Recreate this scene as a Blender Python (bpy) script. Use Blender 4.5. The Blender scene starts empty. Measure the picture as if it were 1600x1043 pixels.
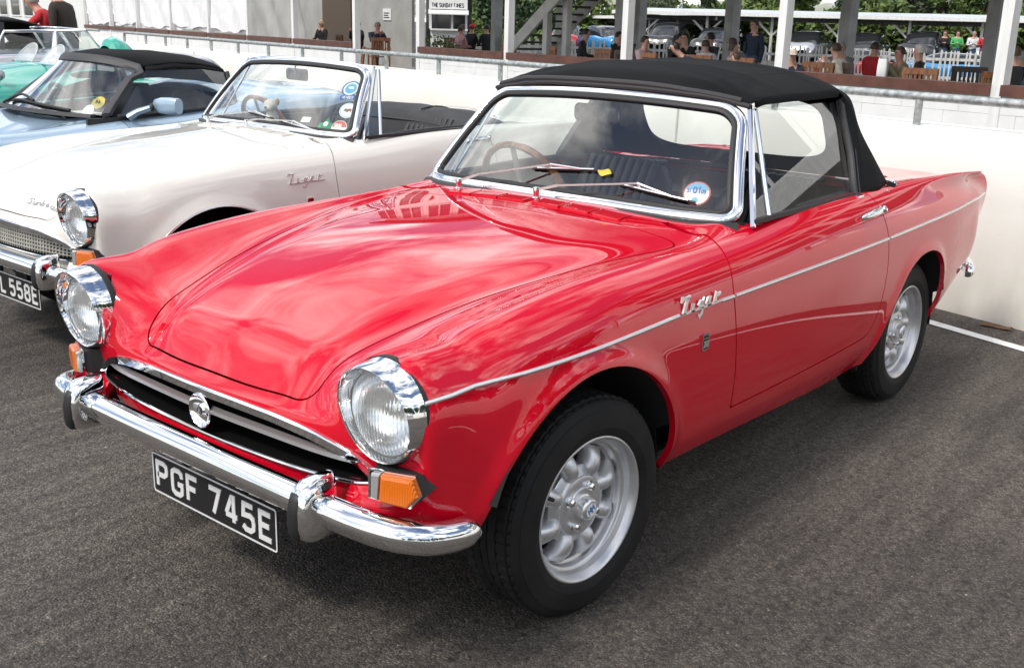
import bpy, bmesh, math, random
import numpy as np
from mathutils import Vector, Matrix
from mathutils.bvhtree import BVHTree

# ------------------------------------------------------------------ camera, sky, sun, exposure
sc = bpy.context.scene
col = sc.collection
R = math.radians
cd = bpy.data.cameras.new("camera"); cam = bpy.data.objects.new("camera", cd); col.objects.link(cam)
sc.camera = cam
cd.sensor_width = 36.0; cd.lens = 36.0 * 1.669183; cd.clip_start = 0.05; cd.clip_end = 3000
cd.lens = 36.0 * 1669.183 / 1600.0
CAM = Vector((1.99967, 2.11950, 1.43819)); YAW, PITCH, ROLL = R(219.7315), R(-16.2033), R(1.5436)
_f = Vector((math.cos(PITCH)*math.cos(YAW), math.cos(PITCH)*math.sin(YAW), math.sin(PITCH)))
_r = _f.cross(Vector((0, 0, 1))).normalized(); _u = _r.cross(_f)
_r2 = math.cos(ROLL)*_r + math.sin(ROLL)*_u; _u2 = -math.sin(ROLL)*_r + math.cos(ROLL)*_u
_m = Matrix((( _r2.x, _u2.x, -_f.x), (_r2.y, _u2.y, -_f.y), (_r2.z, _u2.z, -_f.z))).to_4x4()
_m.translation = CAM; cam.matrix_world = _m

SUN_EL, SUN_AZ = R(51), R(-5)           # azimuth measured from +x towards +y
w = bpy.data.worlds.new("World"); sc.world = w; w.use_nodes = True
nt = w.node_tree; nt.nodes.clear()
def wn(t, **k):
    n = nt.nodes.new(t)
    for a, b in k.items(): setattr(n, a, b)
    return n
sky = wn('ShaderNodeTexSky', sky_type='NISHITA', sun_disc=False, sun_elevation=SUN_EL, sun_rotation=R(90) - SUN_AZ,
         altitude=50, air_density=1.0, dust_density=1.5, ozone_density=1.2)
tc = wn('ShaderNodeTexCoord')
sep = wn('ShaderNodeSeparateXYZ'); nt.links.new(tc.outputs['Generated'], sep.inputs[0])
addz = wn('ShaderNodeMath', operation='ADD'); addz.inputs[1].default_value = 0.16
nt.links.new(sep.outputs['Z'], addz.inputs[0])
mxz = wn('ShaderNodeMath', operation='MAXIMUM'); mxz.inputs[1].default_value = 0.05; nt.links.new(addz.outputs[0], mxz.inputs[0])
dv = wn('ShaderNodeVectorMath', operation='DIVIDE'); nt.links.new(tc.outputs['Generated'], dv.inputs[0])
cmb = wn('ShaderNodeCombineXYZ'); cmb.inputs[2].default_value = 1.0
nt.links.new(mxz.outputs[0], cmb.inputs[0]); nt.links.new(mxz.outputs[0], cmb.inputs[1]); nt.links.new(cmb.outputs[0], dv.inputs[1])
mp = wn('ShaderNodeMapping'); mp.inputs['Location'].default_value = (-11.13, -2.48, 2.48); mp.inputs['Scale'].default_value = (1.0, 1.35, 1.0)
nt.links.new(dv.outputs[0], mp.inputs[0])
n1 = wn('ShaderNodeTexNoise'); n1.inputs['Scale'].default_value = 1.5; n1.inputs['Detail'].default_value = 9; n1.inputs['Roughness'].default_value = 0.58; n1.inputs['Distortion'].default_value = 0.35
nt.links.new(mp.outputs[0], n1.inputs['Vector'])
cr = wn('ShaderNodeValToRGB'); cr.color_ramp.elements[0].position = 0.46; cr.color_ramp.elements[1].position = 0.60
nt.links.new(n1.outputs[0], cr.inputs[0])
n2 = wn('ShaderNodeTexNoise'); n2.inputs['Scale'].default_value = 3.2; n2.inputs['Detail'].default_value = 6
nt.links.new(mp.outputs[0], n2.inputs['Vector'])
cc = wn('ShaderNodeValToRGB'); cc.color_ramp.elements[0].color = (5.0, 5.4, 6.1, 1); cc.color_ramp.elements[1].color = (21.0, 20.6, 20.0, 1)
cc.color_ramp.elements[0].position = 0.34; cc.color_ramp.elements[1].position = 0.66
nt.links.new(n2.outputs[0], cc.inputs[0])
mix = wn('ShaderNodeMixRGB'); nt.links.new(cr.outputs[0], mix.inputs[0]); nt.links.new(sky.outputs[0], mix.inputs[1]); nt.links.new(cc.outputs[0], mix.inputs[2])
bg = wn('ShaderNodeBackground'); bg.inputs['Strength'].default_value = 0.13
nt.links.new(mix.outputs[0], bg.inputs[0])
wo = wn('ShaderNodeOutputWorld'); nt.links.new(bg.outputs[0], wo.inputs[0])

sl = bpy.data.lights.new("sun", 'SUN'); sl.energy = 2.1; sl.angle = R(10.0); sl.color = (1.0, 0.95, 0.87)
so = bpy.data.objects.new("sun", sl); col.objects.link(so)
sd = Vector((math.cos(SUN_EL)*math.cos(SUN_AZ), math.cos(SUN_EL)*math.sin(SUN_AZ), math.sin(SUN_EL)))
so.rotation_euler = sd.to_track_quat('Z', 'Y').to_euler(); so.location = sd * 40
vs = sc.view_settings
sc.display_settings.display_device = 'sRGB'
vs.view_transform = 'Standard'; vs.look = 'None'; vs.exposure = 0.29; vs.gamma = 1.0; vs.use_curve_mapping = False

# ------------------------------------------------------------------ materials
def mat(name, color, rough=0.5, metal=0.0, coat=0.0, coat_rough=0.03, spec=None, trans=0.0, ior=None, alpha=None, sheen=None):
    m = bpy.data.materials.new(name); m.use_nodes = True
    b = m.node_tree.nodes['Principled BSDF']
    b.inputs['Base Color'].default_value = (*color, 1); b.inputs['Roughness'].default_value = rough; b.inputs['Metallic'].default_value = metal
    b.inputs['Coat Weight'].default_value = coat; b.inputs['Coat Roughness'].default_value = coat_rough
    if spec is not None: b.inputs['Specular IOR Level'].default_value = spec
    if trans: b.inputs['Transmission Weight'].default_value = trans
    if ior: b.inputs['IOR'].default_value = ior
    if alpha is not None: b.inputs['Alpha'].default_value = alpha
    if sheen: b.inputs['Sheen Weight'].default_value = sheen
    return m
def nodes(m): return m.node_tree.nodes, m.node_tree.links, m.node_tree.nodes['Principled BSDF']
def noise_col(m, c1, c2, scale, detail=4, lo=0.35, hi=0.65, coord='Object', rough=None, stretch=None, bump=0, bump_scale=None, dist=0.002):
    """colour varied by noise between c1 and c2, optional roughness variation and fine relief"""
    N, L, b = nodes(m)
    t = N.new('ShaderNodeTexCoord'); src = t.outputs[coord]
    if stretch:
        mpn = N.new('ShaderNodeMapping'); mpn.inputs['Scale'].default_value = stretch; L.new(src, mpn.inputs[0]); src = mpn.outputs[0]
    n = N.new('ShaderNodeTexNoise'); n.inputs['Scale'].default_value = scale; n.inputs['Detail'].default_value = detail; L.new(src, n.inputs['Vector'])
    r = N.new('ShaderNodeValToRGB'); r.color_ramp.elements[0].position = lo; r.color_ramp.elements[1].position = hi
    r.color_ramp.elements[0].color = (*c1, 1); r.color_ramp.elements[1].color = (*c2, 1)
    L.new(n.outputs[0], r.inputs[0]); L.new(r.outputs[0], b.inputs['Base Color'])
    if rough:
        q = N.new('ShaderNodeMapRange'); q.inputs['To Min'].default_value = rough[0]; q.inputs['To Max'].default_value = rough[1]
        L.new(n.outputs[0], q.inputs[0]); L.new(q.outputs[0], b.inputs['Roughness'])
    if bump:
        n3 = N.new('ShaderNodeTexNoise'); n3.inputs['Scale'].default_value = bump_scale or scale*4; n3.inputs['Detail'].default_value = 5; L.new(src, n3.inputs['Vector'])
        bp = N.new('ShaderNodeBump'); bp.inputs['Strength'].default_value = bump; bp.inputs['Distance'].default_value = dist
        L.new(n3.outputs[0], bp.inputs['Height']); L.new(bp.outputs[0], b.inputs['Normal'])
    return m

def glass_mat(name, tint=(0.93, 0.97, 0.95), refl=1.0):
    m = bpy.data.materials.new(name); m.use_nodes = True
    N, L = m.node_tree.nodes, m.node_tree.links; N.clear()
    o = N.new('ShaderNodeOutputMaterial'); mx = N.new('ShaderNodeMixShader'); tr = N.new('ShaderNodeBsdfTransparent'); gl = N.new('ShaderNodeBsdfGlossy')
    tr.inputs[0].default_value = (*tint, 1); gl.inputs['Roughness'].default_value = 0.0; gl.inputs[0].default_value = (1, 1, 1, 1)
    fr = N.new('ShaderNodeFresnel'); fr.inputs['IOR'].default_value = 1.52
    mu = N.new('ShaderNodeMath'); mu.operation = 'MULTIPLY'; mu.inputs[1].default_value = refl; mu.use_clamp = True
    L.new(fr.outputs[0], mu.inputs[0]); L.new(mu.outputs[0], mx.inputs[0]); L.new(tr.outputs[0], mx.inputs[1]); L.new(gl.outputs[0], mx.inputs[2]); L.new(mx.outputs[0], o.inputs[0])
    return m

M = {}
M['red'] = mat('red_paint', (0.56, 0.003, 0.018), 0.5, 0, 1.0, 0.012, spec=0.0); nodes(M['red'])[2].inputs['Coat IOR'].default_value = 1.57
M['cream_paint'] = mat('cream_paint', (0.74, 0.71, 0.645), 0.4, 0, 1.0, 0.03)
M['chrome'] = mat('chrome', (0.82, 0.83, 0.84), 0.045, 1.0)
M['brushed'] = mat('bright_trim', (0.80, 0.80, 0.80), 0.28, .85)
M['black'] = mat('black_rubber', (0.012, 0.012, 0.013), 0.55)
M['darkhole'] = mat('dark_underside', (0.008, 0.008, 0.008), 0.9)
M['tyre'] = noise_col(mat('tyre_rubber', (0.012, 0.012, 0.013), 0.75, spec=.3), (0.007, 0.007, 0.0075), (0.017, 0.0165, 0.016), 9, 5, rough=(0.6, 0.85), bump=0.25, bump_scale=160, dist=0.0006)
M['alloy'] = noise_col(mat('alloy_silver_paint', (0.60, 0.60, 0.61), 0.33, 0.7), (0.55, 0.55, 0.56), (0.66, 0.66, 0.67), 14, 4, bump=0.06, bump_scale=300, dist=0.0004)
M['brake_barrel_shade'] = mat('dark_brake_and_barrel_shade', (0.03, 0.028, 0.026), 0.7, 0.3)  # dark brake metal; on the rim barrel the shade is put into the colour
M['cloth'] = noise_col(mat('black_hood_cloth', (0.010, 0.0105, 0.012), 0.85, spec=0.12), (0.006, 0.0062, 0.007), (0.0115, 0.012, 0.013), 3.2, 6, rough=(0.7, 0.9), bump=0.22, bump_scale=420, dist=0.0008)
M['trim'] = noise_col(mat('black_vinyl', (0.02, 0.02, 0.022), 0.5), (0.016, 0.016, 0.018), (0.03, 0.03, 0.033), 20, 4, bump=0.2, bump_scale=240, dist=0.0005)
M['glass'] = glass_mat('window_glass', (.90, .95, .93), 1.9)
M['vinyl_window'] = glass_mat('clear_vinyl', (0.93, 0.94, 0.94), 0.8)
M['amber'] = mat('amber_lens', (0.75, 0.17, 0.004), 0.12, 0, 0.6, spec=0.6)
M['clear_lens'] = mat('clear_lens', (0.50, 0.50, 0.48), 0.12, 0.5, 0.8)
M['red_lens'] = mat('red_lens', (0.35, 0.01, 0.01), 0.15)
M['white'] = mat('white_enamel', (0.78, 0.78, 0.76), 0.4)
M['plate_black'] = mat('plate_black', (0.012, 0.012, 0.013), 0.3)
M['plate_white'] = mat('plate_characters', (0.74, 0.74, 0.74), 0.35, 0.15)
M['wood_wheel'] = noise_col(mat('varnished_wood_rim', (0.20, 0.07, 0.03), 0.25, 0, 0.7), (0.12, 0.04, 0.018), (0.30, 0.12, 0.05), 30, 4)
M['blue_badge'] = mat('blue_enamel', (0.05, 0.16, 0.45), 0.3)
M['paper'] = mat('paper_white', (0.8, 0.8, 0.78), 0.6)
M['skyblue'] = mat('print_blue', (0.16, 0.42, 0.62), 0.5)
M['print_red'] = mat('print_red', (0.55, 0.06, 0.06), 0.5)
M['print_blue'] = mat('print_dark_blue', (0.05, 0.12, 0.40), 0.5)
M['print_green'] = mat('print_green', (0.02, 0.30, 0.14), 0.5)
M['print_black'] = mat('print_black', (0.02, 0.02, 0.03), 0.5)
M['yellow'] = mat('yellow_cloth', (0.62, 0.46, 0.06), 0.8)
M['script'] = mat('script_metal', (.86, .86, .85), .42, .75)
M['mirror'] = mat('mirror_glass', (0.8, 0.82, 0.85), 0.02, 1.0)

# ------------------------------------------------------------------ mesh helpers
def setp(o, label=None, cat=None, group=None, kind=None):
    if label: o['label'] = label
    if cat: o['category'] = cat
    if group: o['group'] = group
    if kind: o['kind'] = kind
    return o
def empty(name, loc=(0, 0, 0), rz=0.0, label=None, cat=None, group=None):
    o = bpy.data.objects.new(name, None); col.objects.link(o); o.location = loc; o.rotation_euler = (0, 0, rz); o.empty_display_size = 0.1
    return setp(o, label, cat, group)
def copy_tree(o, parent=None):
    c = o.copy(); col.objects.link(c)
    if parent is not None: c.parent = parent
    for ch in o.children: copy_tree(ch, c)
    return c

def unit(v):
    v = np.asarray(v, float); n = np.linalg.norm(v); return v / n if n > 1e-12 else v
class MB:
    """collects geometry for ONE mesh object"""
    def __init__(s): s.v = []; s.f = []; s.m = []; s.sm = []; s.cm = 0
    def add(s, V, F, smooth=True):
        o = len(s.v); s.v.extend([tuple(map(float, p)) for p in V])
        for f in F: s.f.append(tuple(i + o for i in f)); s.m.append(s.cm); s.sm.append(smooth)
        return s
    def grid(s, P, cu=False, cv=False, smooth=True, flip=False):
        P = np.asarray(P, float); n, m = P.shape[:2]; F = []
        for i in range(n if cu else n - 1):
            for j in range(m if cv else m - 1):
                a, b, c, d = i*m + j, ((i+1) % n)*m + j, ((i+1) % n)*m + (j+1) % m, i*m + (j+1) % m
                F.append((d, c, b, a) if flip else (a, b, c, d))
        return s.add(P.reshape(-1, 3), F, smooth)
    def box(s, c, d, rot=None, smooth=False, taper=None):
        c = np.asarray(c, float); h = np.asarray(d, float) / 2
        V = np.array([(x, y, z) for z in (-1, 1) for y in (-1, 1) for x in (-1, 1)], float) * h
        if taper: V[4:, :2] *= taper
        if rot is not None: V = V @ np.asarray(rot, float).T
        return s.add(V + c, [(0, 2, 3, 1), (4, 5, 7, 6), (0, 1, 5, 4), (2, 6, 7, 3), (0, 4, 6, 2), (1, 3, 7, 5)], smooth)
    def bar(s, a, b, wd, ht, up=(0, 0, 1)):
        a = np.asarray(a, float); b = np.asarray(b, float); x = unit(b - a); y = unit(np.cross(up, x)); z = np.cross(x, y)
        return s.box((a + b) / 2, (np.linalg.norm(b - a), wd, ht), np.stack([x, y, z], 1))
    def tube(s, pts, r, n=8, closed=False, cap=True, up=None, squash=None):
        P = np.asarray(pts, float); k = len(P); rr = np.full(k, r, float) if np.isscalar(r) else np.asarray(r, float)
        T = np.array([unit(P[(i+1) % k] - P[i-1]) if closed else unit(P[min(i+1, k-1)] - P[max(i-1, 0)]) for i in range(k)])
        u = np.asarray(up if up is not None else ((0, 0, 1) if abs(T[0][2]) < .9 else (1, 0, 0)), float)
        rows = []
        for i in range(k):
            x = unit(np.cross(u, T[i])); y = np.cross(T[i], x)
            if up is None: u = y
            a = np.linspace(0, 2*np.pi, n, endpoint=False)
            sq = squash or (1, 1)
            rows.append(P[i] + rr[i]*(np.outer(np.cos(a)*sq[0], x) + np.outer(np.sin(a)*sq[1], y)))
        s.grid(np.array(rows), closed, True)
        if cap and not closed:
            s.add(rows[0], [tuple(range(n))[::-1]], False); s.add(rows[-1], [tuple(range(n))], False)
        return s
    def sweep(s, pts, prof, ups, closed=False, cap=True, smooth=True, pclosed=True):
        """prof: list of (side, up) offsets; ups: up vector(s)"""
        P = np.asarray(pts, float); k = len(P); U = np.asarray(ups, float)
        if U.ndim == 1: U = np.tile(U, (k, 1))
        rows = []
        for i in range(k):
            t = unit(P[(i+1) % k] - P[i-1]) if closed else unit(P[min(i+1, k-1)] - P[max(i-1, 0)])
            x = unit(np.cross(t, U[i])); y = unit(np.cross(x, t))
            rows.append([P[i] + a*x + b*y for a, b in prof])
        rows = np.array(rows); s.grid(rows, closed, pclosed, smooth)
        if cap and not closed and pclosed:
            n = len(prof); s.add(rows[0], [tuple(range(n))[::-1]], False); s.add(rows[-1], [tuple(range(n))], False)
        return s
    def lathe(s, prof, n, org=(0, 0, 0), axis=(0, 1, 0), ref=(0, 0, 1), smooth=True, rmod=None):
        """prof: list of (radius, height along axis)"""
        ax = unit(axis); x = unit(np.asarray(ref, float) - ax*np.dot(ref, ax)); y = np.cross(ax, x); org = np.asarray(org, float)
        a = np.linspace(0, 2*np.pi, n, endpoint=False); rows = []
        for j, (r, h) in enumerate(prof):
            rv = np.full(n, r, float)
            if rmod is not None: rv = rv + rmod(j, np.arange(n))
            rows.append(org + ax*h + rv[:, None]*(np.outer(np.cos(a), x) + np.outer(np.sin(a), y)))
        return s.grid(np.array(rows), False, True, smooth)
    def disc(s, c, r, axis, n=24, ref=(0, 0, 1)):
        ax = unit(axis); ref = np.asarray(ref, float)
        if abs(np.dot(ref, ax)) > .95: ref = np.array((1., 0, 0))
        x = unit(ref - ax*np.dot(ref, ax)); y = np.cross(ax, x); a = np.linspace(0, 2*np.pi, n, endpoint=False)
        return s.add(np.asarray(c, float) + r*(np.outer(np.cos(a), x) + np.outer(np.sin(a), y)), [tuple(range(n))], False)
    def prism(s, poly, org, x, y, z0, z1, smooth=False):
        """extrude polygon (in x,y axes) along x cross y from z0 to z1"""
        x = unit(x); y = np.asarray(y, float); y = unit(y - x*np.dot(x, y)); z = np.cross(x, y); org = np.asarray(org, float)
        n = len(poly); a = [org + p*x + q*y + z0*z for p, q in poly]; b = [org + p*x + q*y + z1*z for p, q in poly]
        s.add(a, [tuple(range(n))[::-1]], False); s.add(b, [tuple(range(n))], False)
        return s.add(a + b, [(i, (i+1) % n, n + (i+1) % n, n + i) for i in range(n)], smooth)
    def ribbon(s, pts, wd, org, x, y, z0, z1):
        """flat stroke with mitred joints, extruded; wd scalar or per point"""
        P = np.asarray(pts, float); k = len(P); W = np.full(k, wd, float) if np.isscalar(wd) else np.asarray(wd, float)
        closed = np.linalg.norm(P[0] - P[-1]) < 1e-9
        if closed: P = P[:-1]; W = W[:-1]; k -= 1
        Lp, Rp = [], []
        for i in range(k):
            d0 = unit(P[i] - P[i-1]) if (closed or i > 0) else unit(P[1] - P[0])
            d1 = unit(P[(i+1) % k] - P[i]) if (closed or i < k-1) else d0
            n0 = np.array((-d0[1], d0[0])); n1 = np.array((-d1[1], d1[0])); nn = unit(n0 + n1); c = max(np.dot(nn, n0), 0.45)
            Lp.append(P[i] + nn*W[i]/2/c); Rp.append(P[i] - nn*W[i]/2/c)
        x = unit(x); y = np.asarray(y, float); y = unit(y - x*np.dot(x, y)); z = np.cross(x, y); org = np.asarray(org, float)
        def to(p, h): return org + p[0]*x + p[1]*y + h*z
        rows = np.array([[to(Rp[i], z0), to(Rp[i], z1), to(Lp[i], z1), to(Lp[i], z0)] for i in range(k)])
        s.grid(rows, closed, True, False, flip=False)
        if not closed:
            s.add(rows[0], [(3, 2, 1, 0)], False); s.add(rows[-1], [(0, 1, 2, 3)], False)
        return s
    def build(s, name, mats, parent=None, sharp=35, label=None, xf=None):
        me = bpy.data.meshes.new(name)
        V = np.array(s.v, float)
        if xf is not None: V = xf(V)
        me.from_pydata(V.tolist() if len(V) else [], [], s.f)
        for mm in (mats if isinstance(mats, (list, tuple)) else [mats]): me.materials.append(mm)
        me.polygons.foreach_set('use_smooth', s.sm); me.polygons.foreach_set('material_index', s.m)
        me.update()
        if sharp is not None and any(s.sm): me.set_sharp_from_angle(angle=R(sharp))
        o = bpy.data.objects.new(name, me); col.objects.link(o)
        if parent is not None: o.parent = parent
        if label: o['label'] = label
        return o
def mesh_obj(name, me, parent=None, label=None):
    o = bpy.data.objects.new(name, me); col.objects.link(o)
    if parent is not None: o.parent = parent
    if label: o['label'] = label
    return o
def catmull(pts, n=8, closed=False):
    P = np.asarray(pts, float); k = len(P); out = []
    for i in range(k if closed else k - 1):
        if closed: a, b, c, d = P[i-1], P[i], P[(i+1) % k], P[(i+2) % k]
        else: b, c = P[i], P[i+1]; a = P[i-1] if i else 2*b - c; d = P[i+2] if i + 2 < k else 2*c - b
        for t in np.linspace(0, 1, n, endpoint=False):
            out.append(.5*((2*b) + (c - a)*t + (2*a - 5*b + 4*c - d)*t*t + (3*b - a - 3*c + d)*t**3))
    if not closed: out.append(P[-1])
    return np.array(out)
def arc(cx, cy, r, a0, a1, n=8, ry=None):
    t = np.radians(np.linspace(a0, a1, n)); return [(cx + r*math.cos(q), cy + (ry or r)*math.sin(q)) for q in t]
def rrect(w_, h_, r, n=4):
    o = []
    for cx, cy, a in ((w_/2-r, h_/2-r, 0), (-w_/2+r, h_/2-r, 90), (-w_/2+r, -h_/2+r, 180), (w_/2-r, -h_/2+r, 270)): o += arc(cx, cy, r, a, a+90, n)
    return o

# stroke lettering: centre lines in a box 0.62 wide, 1 high
GL = {
 'P': [[(0, 0), (0, 1), (.42, 1), (.58, .9), (.6, .76), (.58, .6), (.42, .48), (0, .48)]],
 'G': [[(.6, .74), (.58, .9), (.44, 1), (.16, 1), (.02, .9), (0, .72), (0, .28), (.02, .1), (.16, 0), (.44, 0), (.58, .1), (.6, .26), (.6, .44), (.34, .44)]],
 'F': [[(.58, 1), (0, 1), (0, 0)], [(0, .52), (.48, .52)]],
 '7': [[(0, 1), (.6, 1), (.24, 0)]],
 '4': [[(.45, 0), (.45, 1), (.34, 1), (.02, .3)], [(0, .25), (.64, .25)]],
 '5': [[(.56, 1), (.06, 1), (.03, .56), (.4, .6), (.56, .5), (.6, .32), (.58, .12), (.42, 0), (.16, 0), (.0, .12)]],
 'E': [[(.56, 1), (0, 1), (0, 0), (.58, 0)], [(0, .52), (.48, .52)]],
 'V': [[(0, 1), (.3, 0), (.6, 1)]],
 'L': [[(0, 1), (0, 0), (.54, 0)]],
 '8': [[(.18, .53), (.04, .64), (.04, .88), (.16, 1), (.44, 1), (.56, .88), (.56, .64), (.42, .53), (.18, .53), (.02, .4), (0, .14), (.14, 0), (.46, 0), (.6, .14), (.58, .4), (.42, .53)]],
 '0': [[(.3, 1), (.1, .94), (0, .76), (0, .24), (.1, .06), (.3, 0), (.5, .06), (.6, .24), (.6, .76), (.5, .94), (.3, 1)]],
 '1': [[(.1, .8), (.3, 1), (.3, 0)]],
 '9': [[(.02, .1), (.14, 0), (.42, 0), (.58, .14), (.6, .5), (.58, .88), (.44, 1), (.16, 1), (.02, .88), (.02, .62), (.16, .5), (.44, .5), (.58, .6)]],
 '3': [[(.02, .92), (.14, 1), (.42, 1), (.56, .88), (.56, .64), (.42, .53), (.24, .53)], [(.42, .53), (.58, .4), (.6, .14), (.44, 0), (.14, 0), (0, .1)]],
 '2': [[(.02, .85), (.12, 1), (.46, 1), (.6, .86), (.58, .62), (0, 0), (.6, 0)]],
 '6': [[(.58, .9), (.44, 1), (.16, 1), (.02, .88), (0, .5), (0, .12), (.14, 0), (.46, 0), (.6, .14), (.6, .4), (.46, .54), (.14, .54), (0, .44)]],
 'T': [[(0, 1), (.6, 1)], [(.3, 1), (.3, 0)]], 'H': [[(0, 0), (0, 1)], [(.6, 0), (.6, 1)], [(0, .5), (.6, .5)]],
 'S': [[(.58, .86), (.44, 1), (.14, 1), (.0, .86), (.02, .64), (.58, .38), (.6, .14), (.46, 0), (.14, 0), (0, .14)]],
 'U': [[(0, 1), (0, .2), (.14, 0), (.46, 0), (.6, .2), (.6, 1)]], 'N': [[(0, 0), (0, 1), (.6, 0), (.6, 1)]],
 'D': [[(0, 0), (0, 1), (.38, 1), (.6, .76), (.6, .24), (.38, 0), (0, 0)]], 'A': [[(0, 0), (.3, 1), (.6, 0)], [(.12, .36), (.48, .36)]],
 'Y': [[(0, 1), (.3, .45), (.6, 1)], [(.3, .45), (.3, 0)]], 'I': [[(.3, 0), (.3, 1)]], 'M': [[(0, 0), (0, 1), (.35, .3), (.7, 1), (.7, 0)]],
 'B': [[(0, 0), (0, 1), (.42, 1), (.56, .9), (.56, .64), (.42, .53), (0, .53)], [(.42, .53), (.6, .4), (.6, .12), (.44, 0), (0, 0)]],
 'R': [[(0, 0), (0, 1), (.42, 1), (.58, .9), (.58, .62), (.42, .5), (0, .5)], [(.34, .5), (.6, 0)]],
 'C': [[(.6, .8), (.46, 1), (.14, 1), (0, .8), (0, .2), (.14, 0), (.46, 0), (.6, .2)]],
}
def lettering(mb, text, org, x, y, h, wd=.62, stroke=.16, gap=.28, z0=0.0, z1=0.002, space=.5, sx=1.0):
    """writes text starting at org; returns length"""
    p = 0.0
    for ch in text:
        if ch == ' ': p += space*h*sx; continue
        for i_, st in enumerate(GL[ch]):
            mb.ribbon([((a*sx)*h + p, b*h) for a, b in st], stroke*h, org, x, y, z0, z1 + .00012*i_)
        p += ((.3 if ch == 'I' else .7 if ch == 'M' else .6)*sx + gap)*h
    return p
# ------------------------------------------------------------------ the convertible's body surface
def nat_spline(t, Y, tq):
    """natural cubic spline through (t, Y[k, ...]) evaluated at tq"""
    t = np.asarray(t, float); Y = np.asarray(Y, float); n = len(t); h = np.diff(t); sh = Y.shape[1:]; Yf = Y.reshape(n, -1)
    A = np.zeros((n, n)); B = np.zeros_like(Yf); A[0, 0] = A[-1, -1] = 1
    for i in range(1, n-1):
        A[i, i-1] = h[i-1]; A[i, i] = 2*(h[i-1] + h[i]); A[i, i+1] = h[i]
        B[i] = 6*((Yf[i+1] - Yf[i])/h[i] - (Yf[i] - Yf[i-1])/h[i-1])
    Mm = np.linalg.solve(A, B); k = np.clip(np.searchsorted(t, tq) - 1, 0, n-2)
    d = (tq - t[k])[:, None]; hk = h[k][:, None]; e = hk - d
    o = Mm[k]*e**3/(6*hk) + Mm[k+1]*d**3/(6*hk) + (Yf[k]/hk - Mm[k]*hk/6)*e + (Yf[k+1]/hk - Mm[k+1]*hk/6)*d
    return o.reshape((len(tq),) + sh)
def ip(tab, x):
    """smooth lookup x -> value through a small table"""
    tab = sorted(tab); xs = np.array([p[0] for p in tab], float); ys = np.array([p[1] for p in tab], float)
    return float(nat_spline(xs, ys[:, None], np.array([min(max(x, xs[0]), xs[-1])]))[0, 0])

T_W = [(-3.0, .875), (-2.7, .93), (-2.2, .973), (-1.6, .995), (-1.0, 1.0), (-.3, 1.0), (.1, .998), (.3, .978), (.42, .955)]
T_C = [(-3.0, .862), (-2.7, .882), (-2.4, .893), (-2.0, .900), (-1.56, .903), (-1.2, .898), (-.865, .878), (-.6, .866), (-.43, .860), (-.03, .846), (.2, .822), (.31, .803), (.42, .781)]
T_CY = [(-3.0, .66), (-2.5, .665), (-2.0, .655), (-1.2, .645), (-.8, .64), (-.4, .635), (0, .63), (.3, .618), (.42, .61)]
T_S0 = [(-3.0, .46), (-2.8, .36), (-2.6, .305), (-2.2, .285), (-1.6, .262), (-.9, .272), (-.3, .284), (0, .29), (.42, .325)]
T_SY = [(-.85, .60), (-.6, .595), (-.4, .563), (0, .469), (.245, .41), (.42, .366)]
T_SZ = [(-.85, .876), (-.6, .858), (-.4, .846), (-.2, .83), (0, .806), (.245, .762), (.42, .714)]
T_H = [(-.85, .905), (-.6, .895), (-.3, .876), (0, .846), (.15, .818), (.3, .779), (.42, .734)]
T_D = [(-3.0, .83), (-2.5, .862), (-2.0, .885), (-.85, .9)]
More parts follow.
